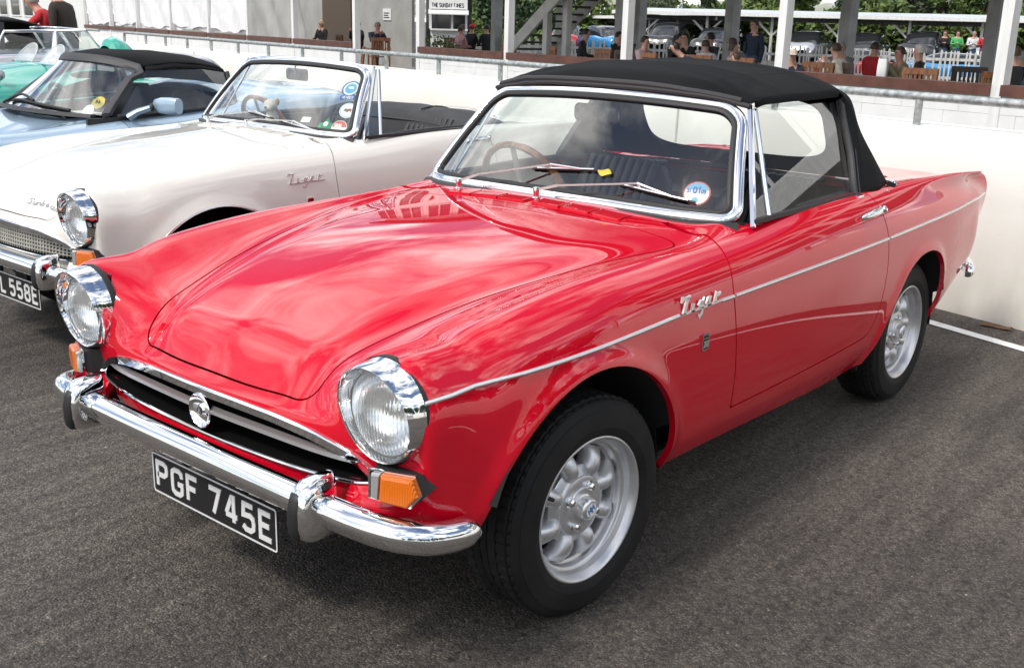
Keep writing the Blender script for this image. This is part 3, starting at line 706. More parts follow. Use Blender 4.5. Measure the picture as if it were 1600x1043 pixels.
    pl = MB(); pl.prism(rrect(.52, .113, .007), (px - .003, 0, pz), (0, 1, 0), (0, 0, 1), 0, .003); plate = pl.build('number_plate', M['plate_black'], car)
    bd = MB(); o = rrect(.514, .107, .006); bd.ribbon(o + o[:1], .0042, (px, 0, pz), (0, 1, 0), (0, 0, 1), 0, .0012); bd.build('plate_border', M['plate_white'], plate)
    for ch_, y0_ in plate_layout('PGF 745E', -.2365, .36) if red else plate_layout('VL 558E', -.159, .22):
        tx = MB(); lettering(tx, ch_, (px, y0_, pz - .0325), (0, 1, 0), (0, 0, 1), .065, stroke=.20, gap=.40, z1=.0022, sx=1.08); tx.build('plate_character', M['plate_white'], plate)
    for y in (.12, -.12): MB().box((.585, y, .37), (.012, .03, .07)).build('plate_bracket', M['darkhole'], plate)
    # --- headlamps and indicators
    for s in (1, -1):
        c = np.array((0, s*.590, .658)); n = 56; th = np.linspace(0, 2*np.pi, n, endpoint=False)
        def ringat(r, x, peak=0.0, dz=0.0): return np.array([(x + peak*((1 + math.cos(t))/2)**1.3, c[1] + s*r*math.sin(t), c[2] + dz + r*math.cos(t)) for t in th])
        rows = [ringat(.1165, .545), ringat(.1165, .556), ringat(.1145, .561), ringat(.1125, .573, .012), ringat(.1095, .581, .030), ringat(.1065, .586, .034), ringat(.1035, .585, .033), ringat(.1005, .578, .028), ringat(.0975, .571, .006), ringat(.0935, .570, .002)]
        m = MB().grid(np.array(rows), False, True, flip=s < 0); hl = m.build('headlamp', M['chrome'], car, 45)
        MB().grid(np.array([ringat(.1172, .540), ringat(.1176, .556), ringat(.1165, .5575)]), False, True).build('gasket', M['black'], hl, 50)
        rows = [ringat(.0935*math.sin(q*math.pi/2) + 1e-4, .570 + .022*math.cos(q*math.pi/2)) for q in np.linspace(1, 0, 9)]
        MB().grid(np.array(rows), False, True, flip=s < 0).build('lens', M['lamp_lens'], hl, None)
        rows = [ringat(r_, x_) for r_, x_ in ((.0945, .568), (.088, .548), (.074, .528), (.055, .513), (.035, .505), (.014, .502), (.001, .502))]
        MB().grid(np.array(rows), False, True, flip=s < 0).build('reflector', M['reflector'], hl, None)
        MB().tube([(.503, c[1], c[2]), (.54, c[1], c[2])], [.012, .010], 10).build('bulb', M['chrome'], hl)
        # indicator on the corner
        x_ = unit((-.34, .94*s, 0)); org = np.array((.574, .656 if s > 0 else -.632, .512)); nn = unit((.94, .34*s, 0))
        base = [(-.074, .034), (-.076, -.031), (.022, -.039), (.066, .002), (.046, .037)]
        amb = [(-.044, .029), (-.049, -.032), (.020, -.036), (.044, -.006), (.030, .030)]; clr = [(-.066, .0285), (-.067, -.028), (-.0505, -.0318), (-.0455, .029)]
        def raised(mb, poly, h0, h1, k):
            cx = sum(p[0] for p in poly)/len(poly); cy = sum(p[1] for p in poly)/len(poly); rows = []
            for h, q in ((h0, 1), (h0 + (h1-h0)*.7, .97), (h1 - .002, .90), (h1, k)):
                rows.append([org + x_*(cx + (px_-cx)*q) + np.array((0, 0, cy + (py_-cy)*q)) + nn*h for px_, py_ in poly])
            mb.grid(np.array(rows), False, True, smooth=False, flip=s < 0); mb.add(rows[-1], [tuple(range(len(poly)))], False); return mb
        ind = raised(MB(), base, -.055, .007, .97).build('indicator', M['black'], car)
        raised(MB(), amb, .006, .030, .80).build('amber_lens', M['amber_ribbed'], ind)
        raised(MB(), clr, .006, .024, .85).build('clear_lens', M['clear_lens'], ind)
        o = [(p[0]*1.04 - .002, p[1]*1.05) for p in [(-.070, .030), (-.071, -.029), (.020, -.037), (.045, -.006), (.030, .031)]]
        fm = MB(); fm.ribbon(o + o[:1], .004, org, x_*s, (0, 0, 1), .006*1, .012) if s > 0 else fm.ribbon([(-a, b) for a, b in o] + [(-o[0][0], o[0][1])], .004, org, -x_, (0, 0, 1), .006, .012)
        fm.build('lens_frame', M['chrome'], ind)
    # --- side trim, badges, handles
    for s in (1, -1):
        if red:
            for x0, x1, par in ((.556, -.312, body), (-.530, -.598, body), (-.608, -1.715, doors[s]), (-1.727, -3.10, body)):
                xs = np.linspace(x0, x1, max(3, int(abs(x1-x0)/.06))); P, U = [], []
                for x in xs:
                    z = float(np.interp(-x, [-.56, -.43, -.12, .315, .61, 1.1, 1.71, 2.17, 2.73, 3.1], [.699, .707, .715, .728, .729, .735, .742, .748, .753, .752])); p, n_ = hit_side(x, z, s); p = p + n_*.001
                    P.append(p); U.append(n_)
                MB().sweep(P, [(-.0055, -.001), (-.0045, .0035), (-.002, .0055), (.002, .0055), (.0045, .0035), (.0055, -.001)], U).build('side_trim', M['brushed'], par, 50)
        p, n_ = hit_side(-.42, .735, s); ox = -.318 if s > 0 else -.53; x_ = np.array((-1, 0, 0.)) if s > 0 else np.array((1, 0, 0.))
        tb = MB(); yv = p[1] + s*.002; og = (ox, yv, .7285); k = .0445
        def wr(pts, wds): tb.ribbon([(a*k, b*k) for a, b in pts], [q*k*(1 if red else .72) for q in wds], og, x_, (0, 0, 1), 0, .005)
        wr([(.0, .72), (.08, .98), (.5, .90), (.95, 1.0)], [.10, .2, .2, .12]); wr([(.72, .92), (.52, .5), (.32, .0)], [.18, .26, .30])
        wr([(.25, 0), (4.75, .08)], [.12, .12])
        wr([(1.35, .48), (1.25, .05), (1.5, .02)], [.26, .24, .12]); wr([(2.45, .38), (2.2, .46), (2.02, .28), (2.2, .1), (2.42, .3), (2.5, .46), (2.36, -.28), (2.1, -.5), (1.95, -.3)], [.14, .17, .2, .17, .15, .2, .22, .18, .14])
        wr([(2.95, .22), (3.2, .32), (3.3, .5), (3.05, .5), (2.92, .22), (3.15, .05), (3.45, .12)], [.13, .15, .16, .17, .2, .17, .12]); wr([(3.85, .08), (4.0, .62), (4.2, .5), (4.5, .6)], [.24, .22, .17, .16])
        tb.build('script_badge', M['script'], body)
        if not red and s > 0:
            hb = MB()
            q, nq = hit_top(.52, .43)
        p, n_ = hit_side(-.436, .635, s)
        sh = [(-.017, .020), (-.009, .025), (.009, .025), (.017, .020), (.0165, -.018), (.010, -.024), (-.010, -.024), (-.0165, -.018)]
        sb = MB().prism(sh, p + n_*.000, x_, (0, 0, 1), -.004, .005).build('shield_badge', M['chrome'], body)
        MB().prism([(a*.78, b*.80 - .001) for a, b in sh], p, x_, (0, 0, 1), .0045, .0056).build('shield_field', M['plate_black'], sb)
        t2 = MB(); lettering(t2, '260', p + n_*.0 - x_*.0095 + np.array((0, 0, -.013)), x_, (0, 0, 1), .015, stroke=.16, gap=.2, z0=.0055, z1=.0066, sx=.6); t2.build('shield_lettering', M['brushed'], sb)
        MB().prism([(-.013, -.001), (.013, -.001), (.013, .0015), (-.013, .0015)], p + np.array((0, 0, .010)), x_, (0, 0, 1), .005, .0068).build('shield_bar', M['chrome'], sb)
        # door handle
        P = [hit_side(x, z, s)[0] + hit_side(x, z, s)[1]*h for x, z, h in ((-1.500, .833, .006), (-1.52, .834, .020), (-1.56, .836, .030), (-1.61, .838, .030), (-1.645, .839, .022))]
        dh = MB().tube(catmull(P, 5), np.interp(np.linspace(0, 1, 21), [0, .1, .5, .9, 1], [.005, .009, .0105, .011, .008]), 12, squash=(.7, 1.25)).build('door_handle', M['chrome'], doors[s], 60)
        p, n_ = hit_side(-1.672, .840, s)
        MB().lathe([(.016, -.004), (.016, .012), (.0125, .016), (.0125, .026), (.010, .029), (0, .030)], 20, p, n_).build('handle_button', M['chrome'], dh, 40)
        MB().lathe([(.004, -.01), (.004, .012), (.006, .016), (.005, .021), (0, .022)], 10, (-1.02, s*.638, .893), (0, 0, 1)).build('lock_knob', M['chrome'], doors[s])
        # tail lamp
        tl = MB().prism(rrect(.055, .10, .02), (-3.150, s*.575, .735), (0, 1, 0), (-.08, 0, 1), -.03, .010).build('tail_lamp', M['chrome'], car)
        MB().prism(rrect(.042, .085, .016), (-3.150, s*.575, .735), (0, -1, 0), (-.08, 0, 1), .010, .042).build('red_lens', M['red_lens'], tl)
    # --- windscreen
    gp = ws_path(.030); ws = MB(); n = len(gp)
    nn_, mm_ = 40, 14; rows = []
    for j in range(mm_ + 1):
        b = .055 + (.93 - .055)*j/mm_; hwb = .645 - .135*b - .026
        c = min(1, min(b - .045, .945 - b)/.12); sh_ = .06*(1 - math.sqrt(max(0, 1 - (1 - max(c, 0))**2)))
        rows.append([ws_pt((hwb - sh_)*k, b) for k in np.linspace(-1, 1, nn_ + 1)])
    wsc = ws.grid(np.array(rows), flip=True).build('windscreen', M['glass'], car, None)
    fp = ws_path(.016); P = [ws_pt(a, b) for a, b in fp]; U = [ws_n(a, b) for a, b in fp]
    fr_ = MB().sweep(P, [(-.018, -.012), (-.018, .006), (-.012, .013), (-.002, .016), (.008, .014), (.015, .008), (.017, .0), (.017, -.012)], U, closed=True).build('windscreen_frame', M['chrome'], car, 60)
    fp = ws_path(.036); P = [ws_pt(a, b) for a, b in fp]; U = [ws_n(a, b) for a, b in fp]
    MB().sweep(P, [(-.011, -.008), (-.011, .007), (-.004, .011), (.006, .010), (.011, .004), (.011, -.008)], U, closed=True).build('windscreen_rubber', M['black'], fr_, 60)
    P = [WS_B(y) + (.016, 0, -.004) for y in np.linspace(-.635, .635, 41)]
    MB().sweep(P, [(-.02, -.014), (.022, -.014), (.019, .004), (.008, .013), (-.012, .015), (-.02, .01)], (0, 0, 1)).build('scuttle_rubber', M['black'], fr_, 60)
    for s in (1, -1):
        MB().bar(side_pt(-.852, .878, s, .004), side_pt(-1.058, 1.215, s, .004), .012, .012, (0, 1, 0)).build('windscreen_post', M['chrome'], fr_)
        q = MB(); q.tube([side_pt(-.968, .893, s, .002), side_pt(-1.085, 1.20, s, .002)], 0.0075, 8, squash=(1.2, .8)); q.tube([side_pt(-.880, .895, s, .002), side_pt(-1.068, 1.20, s, .002)], .004, 8)
        ql = q.build('quarter_light_frame', M['chrome'], doors[s])
        MB().add([side_pt(-.885, .895, s), side_pt(-.967, .895, s), side_pt(-1.082, 1.195, s), side_pt(-1.068, 1.195, s)], [(0, 1, 2, 3)]).build('quarter_light_glass', M['glass'], ql)
        MB().bar(side_pt(-.86, .893, s, .006), side_pt(-1.64, .897, s, .004), .014, .014).build('door_seal', M['black'], doors[s])
        if red:
            MB().add([side_pt(-.972, .89, s, -.004), side_pt(-1.60, .89, s, -.004), side_pt(-1.70, 1.21, s, -.004), side_pt(-1.088, 1.21, s, -.004)], [(0, 1, 2, 3)]).build('door_glass', M['glass'], doors[s])
    # --- wipers, washer jets, scuttle vents
    WP = [((-.672, -.352), (-.043, .265), (-.117, .23), (.145, .286)), ((-.668, -.010), (.302, .209), (.235, .198), (.498, .143))] if red else [((-.672, -.352), (-.06, .19), (-.15, .20), (.086, .147)), ((-.668, -.010), (.26, .13), (.152, .127), (.479, .049))]
    for pv, arm_end, b0, b1 in WP:
        z = hit_top(*pv)[0][2]; p0 = np.array((pv[0], pv[1], z))
        wp = MB().lathe([(.015, -.004), (.015, .006), (.010, .010), (.010, .026), (.0125, .030), (.011, .038), (0, .040)], 16, p0, (.1, 0, 1)).build('wiper', M['chrome'], car, 40)
        e = ws_pt(arm_end[0], arm_end[1], .022); m0 = p0 + (0, 0, .030); m1 = m0*.78 + e*.22 + np.array((.004, 0, .010))
        MB().bar(m0, m1, .014, .008).bar(m1, e, .007, .005).build('wiper_arm', M['brushed'], wp)
        L = [ws_pt(b0[0]*(1-t) + b1[0]*t, b0[1]*(1-t) + b1[1]*t, .006) for t in np.linspace(0, 1, 9)]; Lu = [ws_pt(b0[0]*(1-t) + b1[0]*t, b0[1]*(1-t) + b1[1]*t, .013) for t in np.linspace(.08, .92, 9)]
        bl = MB().tube(L, .0045, 6).build('wiper_blade', M['black'], wp); MB().tube(Lu, .0032, 6).tube([Lu[2], e, Lu[6]], .004, 6).build('blade_holder', M['brushed'], bl)
    for x, y in ((-.665, -.215), (-.660, .135)):
        p = hit_top(x, y)[0]; MB().lathe([(.014, -.003), (.014, .003), (.006, .005), (.006, .011), (.009, .013), (.009, .018), (0, .020)], 14, p, (0, 0, 1)).build('washer_jet', M['chrome'], car, 40)
    for y0 in (.02, .135, .25):
        for sg in (1, -1):
            ya, yb = sg*y0, sg*(y0 + .10); v = MB()
            P4 = [hit_top(x, y)[0] + (0, 0, .0012) for x, y in ((-.612 - .0*y0, ya), (-.612, yb), (-.668, yb), (-.668, ya))]
            vent = v.add(P4, [(0, 1, 2, 3) if sg > 0 else (3, 2, 1, 0)], False).build('scuttle_vent', M['darkhole'], car)
            sl_ = MB()
            for i in range(7):
                x = -.612 - .056*i/6; a = hit_top(x, ya)[0] + (0, 0, .003); b = hit_top(x, yb)[0] + (0, 0, .003); sl_.bar(a, b, .0052, .006)
            for y in (ya, yb): sl_.bar(hit_top(-.608, y)[0] + (0, 0, .003), hit_top(-.672, y)[0] + (0, 0, .003), .005, .006)
            sl_.build('vent_slats', paint, vent)
    # --- tail
    T0 = TAIL_RING; tp = MB(); rows = [T0]
    for k, dx in ((.985, -.006), (.93, -.010), (.6, -.016), (.02, -.02)): Q = T0.copy(); Q[:, 1] *= k; Q[:, 2] = .62 + (Q[:, 2] - .62)*k; Q[:, 0] = T0[:, 0]*min(1, k + .2) + (-3.10)*(1 - min(1, k + .2)) + dx; rows.append(Q)
    tp.grid(np.array(rows)).build('tail_panel', paint, car, 50)
    # --- cockpit
    ct = MB(); Q = [p for p in POLY_COCK if p[0] < -.86]; ct.tube([hit_top(x*1.0, y*.995)[0] + (0, 0, -.002) for x, y in catmull(Q, 4)], .013, 8); ct.build('cockpit_edge_trim', M['trim'], car)
    tub = MB()
    tub.box((-1.32, 0, .262), (1.3, 1.24, .02)); 
    for s in (1, -1): tub.box((-1.3, s*.628, .56), (1.3, .02, .60))
    tub.box((-1.93, 0, .56), (.02, 1.2, .62)); tub.box((-1.82, 0, .80), (.26, 1.1, .02)); tub.box((-1.25, 0, .36), (1.1, .22, .20)); tub.build('cockpit_tub', M['trim'], car)
    db = MB(); rows = []
    for y in np.linspace(-.615, .615, 25):
        b = WS_B(y); rows.append([(b[0] - .02, y, b[2] - .022), (b[0] - .07, y, b[2] - .012), (b[0] - .13, y, b[2] - .008), (b[0] - .165, y, b[2] - .018), (b[0] - .175, y, b[2] - .04), (b[0] - .165, y, b[2] - .20), (b[0] - .13, y, b[2] - .24)])
    db.grid(np.array(rows), flip=True).build('dashboard', M['trim'], car, 60)
    c = np.array((-1.085, -.40, .848)); ax = unit((-.90, 0, .44)); u = np.array((0, 1, 0.)); v = np.cross(ax, u); rr = .185
    sw = MB().tube([c + rr*(math.cos(t)*u + math.sin(t)*v) for t in np.linspace(0, 2*np.pi, 48, endpoint=False)], [.0135 + .0012*math.cos(k*6.0) for k in range(48)], 10, closed=True).build('steering_wheel', M['wood_wheel'], car)
    sp = MB().lathe([(.035, -.02), (.035, .012), (.02, .02), (0, .02)], 20, c - ax*.02, ax)
    for t in (0.1, math.pi - .1, -math.pi/2): sp.bar(c - ax*.02, c + rr*(math.cos(t)*u + math.sin(t)*v), .022, .005, ax)
    sp.build('steering_spokes', M['brushed'], sw); MB().tube([c - ax*.03, c - ax*.32], .02, 10).build('steering_column', M['black'], sw)
    for s in (1, -1):
        rows = []
        for q, hwd in ((0, .20), (.1, .225), (.5, .235), (.85, .22), (1, .16)):
            cx, cz = -1.48 - .20*q, .47 + .44*q; sec = []
            for a, bq in rrect(.13 - .03*q, 2*hwd, .05, 5): sec.append((cx + a, s*.335 + bq + .012*0, cz))
            rows.append(sec)
        m = MB().grid(np.array(rows), False, True); m.add(rows[-1], [tuple(range(len(rows[-1])))], True); st = m.build('seat_back', M['trim'], car, 50)
        m = MB()
        for i in range(9):
            y = s*.335 + (i - 4)*.038
            m.tube([(-1.418 - .20*q - (.0 if q < 1 else .02), y, .47 + .44*q + (.012 if q == 1 else 0)) for q in (.05, .3, .6, .85, 1)] + [(-1.70, y, .918)], .016, 8, squash=(1, .7))
        m.build('seat_pleats', M['trim'], st)
        m = MB(); rows = []
        for x, h in ((-1.05, .40), (-1.08, .43), (-1.25, .445), (-1.45, .43)): rows.append([(x, s*.335 + a, h + b - .06) for a, b in rrect(.46, .12, .04, 4)])
        m.grid(np.array(rows), False, True); m.add(rows[0], [tuple(range(len(rows[0])))], True); m.build('seat_cushion', M['trim'], car, 50)
    mr = MB(); rows = []
    mc = np.array((-1.035, -.045, 1.150)); mx_ = unit((.12, 1, 0)); mn = unit((1, -.12, .05))
    for h, k in ((0, .86), (.004, .97), (.012, 1), (.022, .93), (.028, .6)): rows.append([mc + mx_*a*k + np.array((0, 0, b*k)) + mn*h for a, b in rrect(.20, .062, .018, 5)])
    mrr = mr.grid(np.array(rows), False, True); mrr.add(rows[-1], [tuple(range(len(rows[-1])))], False); o = mrr.build('rear_mirror', M['mirror_back'], car, 60)
    MB().prism(rrect(.178, .05, .014), mc + mn*.0005, -mx_, (0, 0, 1), 0, .001).build('mirror_glass', M['mirror'], o)
    MB().tube([mc + mn*.025 + (0, 0, .0), mc + (.045, .03, .045), (-1.0, .0, 1.225)], .005, 8).build('mirror_stem', M['chrome'], o)
    return car, body, doors, wsc
# ------------------------------------------------------------------ the two convertibles
def ribbed(name, color, scale, rough, metal=0.0, strength=.5, axis='Y', coat=.6):
    m = mat(name, color, rough, metal, coat)
    N, L, b = nodes(m); t = N.new('ShaderNodeTexCoord'); wv = N.new('ShaderNodeTexWave'); wv.wave_type = 'BANDS'; wv.bands_direction = axis
    wv.inputs['Scale'].default_value = scale; wv.inputs['Distortion'].default_value = .3; L.new(t.outputs['Object'], wv.inputs['Vector'])
    bp = N.new('ShaderNodeBump'); bp.inputs['Strength'].default_value = strength; bp.inputs['Distance'].default_value = .0015; L.new(wv.outputs['Fac'], bp.inputs['Height']); L.new(bp.outputs[0], b.inputs['Normal'])
    return m
M['lamp_lens'] = ribbed('headlamp_glass', (.95, .97, .97), 34, .06, 0, .9, 'Y', .5)
_b = nodes(M['lamp_lens'])[2]; _b.inputs['Transmission Weight'].default_value = .86; _b.inputs['IOR'].default_value = 1.25
M['reflector'] = mat('lamp_reflector', (.92, .93, .93), .16, 1.0)
M['amber_ribbed'] = ribbed('amber_ribbed_lens', (.72, .15, .003), 90, .14, 0, .5, 'Y', .8)
M['mirror_back'] = mat('mirror_back', (.05, .052, .06), .2, .6)

def soft_top(car):
    # stations: centre (x, z), edge (x, y, z)
    S = [((-.990, 1.252), (-1.050, .515, 1.214)), ((-1.03, 1.281), (-1.09, .520, 1.226)), ((-1.12, 1.303), (-1.17, .520, 1.231)), ((-1.26, 1.317), (-1.30, .520, 1.233)), ((-1.45, 1.319), (-1.47, .520, 1.233)),
         ((-1.64, 1.322), (-1.64, .520, 1.236)), ((-1.77, 1.305), (-1.73, .523, 1.228)), ((-1.85, 1.25), (-1.785, .530, 1.195)), ((-1.88, 1.15), (-1.80, .555, 1.12)), ((-1.94, 1.03), (-1.845, .598, 1.02)), ((-1.985, .93), (-1.90, .632, .935)), ((-1.995, .90), (-1.925, .640, .908))]
    us = np.linspace(-1, 1, 61); tab = []
    for (cx, cz), (ex, ey, ez) in S:
        row = []
        for u in us:
            k = abs(u)**2.3; ang = u*math.pi/2
            y = ey*(.80*u + .20*math.sin(ang)); h = (1 - abs(u)**2.6)
            row.append((ex + (cx - ex)*(1 - u*u), y, ez + (cz - ez)*h))
        tab.append(row)
    tab = np.array(tab); d = np.linalg.norm(np.diff(tab, axis=0), axis=2).mean(1); t = np.concatenate([[0], np.cumsum(d)])
    G = nat_spline(t, tab, np.linspace(0, t[-1], 90))
    # gentle pull lines and sag between the hood bows
    rnd = random.Random(4)
    X, Y = G[..., 0], G[..., 1]
    sag = np.zeros_like(X)
    for i in range(16):
        x0, y0, a = rnd.uniform(-1.75, -1.0), rnd.uniform(-.5, .5), rnd.uniform(-.9, .9); l, wv = rnd.uniform(.15, .4), rnd.uniform(.012, .03)
        du = (X - x0)*math.cos(a) + (Y - y0)*math.sin(a); dv_ = -(X - x0)*math.sin(a) + (Y - y0)*math.cos(a)
        sag += rnd.uniform(-.0022, .0026)*np.exp(-(du/l)**2 - (dv_/wv)**2)
    for xb in (-1.28, -1.60): sag += .004*np.exp(-((X - xb)/.025)**2)
    for k_, (xc, yc) in enumerate(((-1.05, .5), (-1.05, -.5))):
        r_ = np.hypot(X - xc, Y - yc); th_ = np.arctan2(Y - yc, X - xc); sag += .004*np.sin(th_*14)*np.exp(-((r_ - .16)/.12)**2)
    G[..., 2] += sag*np.clip((1 - np.abs(us)**6), 0, 1)[None, :]
    top = MB(); win = MB(); n, m = G.shape[:2]
    FF = [(i*m+j, (i+1)*m+j, (i+1)*m+j+1, i*m+j+1) for i in range(n-1) for j in range(m-1)]
    VV = G.reshape(-1, 3); a_ = np.abs(VV[:, 1])/.40; b_ = np.abs((VV[:, 2] - 1.075)/.115)
    fw_ = np.where(VV[:, 0] < -1.70, 1 - (a_**5 + b_**4)**.22, -1)
    V1, _, F1 = clip(VV, VV, FF, -fw_); V2, _, F2 = clip(VV, VV, FF, fw_)
    top.add(V1, F1); win.add(V2, F2)
    for s in (1, -1):
        A = catmull([(-1.700, s*.520, 1.212), (-1.690, s*.548, 1.13), (-1.655, s*.598, 1.03), (-1.615, s*.636, .94), (-1.60, s*.654, .888)], 6)
        j = m - 1 if s > 0 else 0
        E0 = G[[int(k) for k in np.linspace(int(n*.56), n-1, 25)], j]
        rows = []
        for k in np.linspace(0, 1, 13):
            r = A*(1-k) + E0*k; r[:, 1] += s*.016*math.sin(math.pi*k); r[:, 2] += 0
            r[:, 1] += s*.004*np.sin(np.linspace(0, 9, 25) + k*8)*k*(1-k)*4*np.linspace(0, 1, 25)
            rows.append(r)
        top.grid(np.array(rows), flip=s < 0)
        # flap resting on the deck
        top.grid(np.array([[(x, s*y, z) for x, y, z in r] for r in ([(-1.60, .656, .892), (-1.70, .664, .890), (-1.83, .664, .892), (-1.925, .648, .910), (-2.00, .60, .905)], [(-1.60, .668, .872), (-1.70, .680, .868), (-1.85, .682, .872), (-1.96, .664, .900), (-2.03, .615, .898)])]), flip=s > 0)
    t = top.build('soft_top', M['cloth'], car, 60); t.modifiers.new('thickness', 'SOLIDIFY').thickness = .003; t.modifiers[0].offset = -1
    win.build('rear_window', M['vinyl_window'], t, None)
    sm = MB()
    for u in (-.66, .66):
        j = int(round((u + 1)/2*(m - 1))); sm.tube(G[2:int(n*.60), j] + (0, 0, .0012), .0026, 6)
    for xb in (-1.20,):
        i = int(np.argmin(np.abs(G[:n//2, m//2, 0] - xb))); sm.tube(G[i, 2:-2] + (0, 0, .0012), .0026, 6)
    sm.build('seam', M['cloth'], t)
    # piped edges
    hd = MB(); hd.tube(G[1, 2:-2] + (.012, 0, .0), .010, 8); hd.tube(G[0] + (.004, 0, -.004), .008, 8); hd.build('header_piping', M['piping'], t)
    for s in (1, -1):
        j = m - 1 if s > 0 else 0
        e = G[2:int(n*.56), j] + (0, s*.004, -.004)
        MB().sweep(e, [(-.004, -.012), (.006, -.013), (.009, .0), (.004, .010), (-.004, .008)], (0, 0, 1)).build('drip_flap', M['cloth'], t, 60)
        A = [(-1.700, s*.522, 1.208), (-1.690, s*.550, 1.13), (-1.655, s*.600, 1.03), (-1.615, s*.638, .94), (-1.60, s*.656, .892)]
        MB().tube(catmull(A, 6), .011, 8, squash=(1.3, .7)).tube(catmull([np.array(p) + (-.028, s*.008, 0) for p in A], 6), .0045, 6).build('window_edge_binding', M['trim'], t)
        for x, y, z in ((-1.85, .676, .883), (-1.965, .655, .905), (-1.64, .674, .88)):
            MB().lathe([(.011, -.004), (.011, .003), (.008, .006), (0, .007)], 14, (x, s*y, z), (0, s*.8, .6)).build('hood_stud', M['chrome'], t)
        MB().bar((-1.585, s*.668, .893), (-1.63, s*.668, .893), .02, .008).build('hood_catch', M['chrome'], t)
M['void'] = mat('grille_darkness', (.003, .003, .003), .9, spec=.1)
M['piping'] = mat('grey_piping', (.028, .028, .03), .7)
M['frame_cream'] = mat('hood_frame_paint', (.55, .53, .48), .45)

def glass_disc(par, name, a, b, r, mat_, off=-.004, n=28, poly=None):
    """a flat sticker on the windscreen"""
    p = ws_pt(a, b, off); nn = ws_n(a, b); x = unit(np.cross((0, 0, 1), nn)); y = np.cross(nn, x); m = MB()
    if poly is None: m.disc(p, r, nn, n, y)
    else: m.add([p + x*q[0] + y*q[1] for q in poly], [tuple(range(len(poly)))], False)
    return m.build(name, mat_, par), p, x, y, nn

car, body, doors, wsc = tiger('red')
setp(car, 'red convertible with its black soft top raised, nearest to the camera', 'car', 'convertible cars parked by the wall')
soft_top(car)
a, b = .487, .225
d, p, x, y, nn = glass_disc(wsc, 'tax_disc', a, b, .042, M['print_red'])
glass_disc(d, 'disc_face', a, b, .0375, M['paper'], -.0035)
glass_disc(d, 'disc_upper', a, b, 0, M['skyblue'], -.003, poly=[(.037*math.cos(t), .037*math.sin(t)) for t in np.linspace(.35, math.pi - .35, 16)])
glass_disc(d, 'disc_stamp', a, b, 0, M['skyblue'], -.003, poly=[(-.002 + .010*math.cos(t), -.024 + .010*math.sin(t)) for t in np.linspace(0, 6.28, 16, endpoint=False)])
tm = MB(); pp = ws_pt(a, b, -.0025)
lettering(tm, '01', pp + x*-.0115 + y*.001, x, y, .019, stroke=.22, gap=.25, z0=0, z1=.0008, sx=.8)
lettering(tm, '31', pp + x*-.0315 + y*.001, x, y, .011, stroke=.2, gap=.2, z0=0, z1=.0008, sx=.8); lettering(tm, '09', pp + x*.0135 + y*.001, x, y, .011, stroke=.2, gap=.2, z0=0, z1=.0008, sx=.8)
tm.build('disc_digits', M['print_blue'], d)
lf = MB(); c0 = ws_pt(.165, .272, .004); nn = ws_n(.165, .272); x = unit(np.cross((0, 0, 1), nn)); y = np.cross(nn, x)
lf.grid(np.array([[c0 + x*(u*.026) + y*(v*.012*math.cos(u*1.4) + .003*math.sin(u*4)) + nn*(.003 + .004*u*u + .002*v*v) for v in (-1, -.4, .4, 1)] for u in np.linspace(-1, 1, 9)]))
setp(lf.build('leaf', M['yellow'], None, None), 'small yellow leaf caught at the tip of the red car wiper', 'leaf')
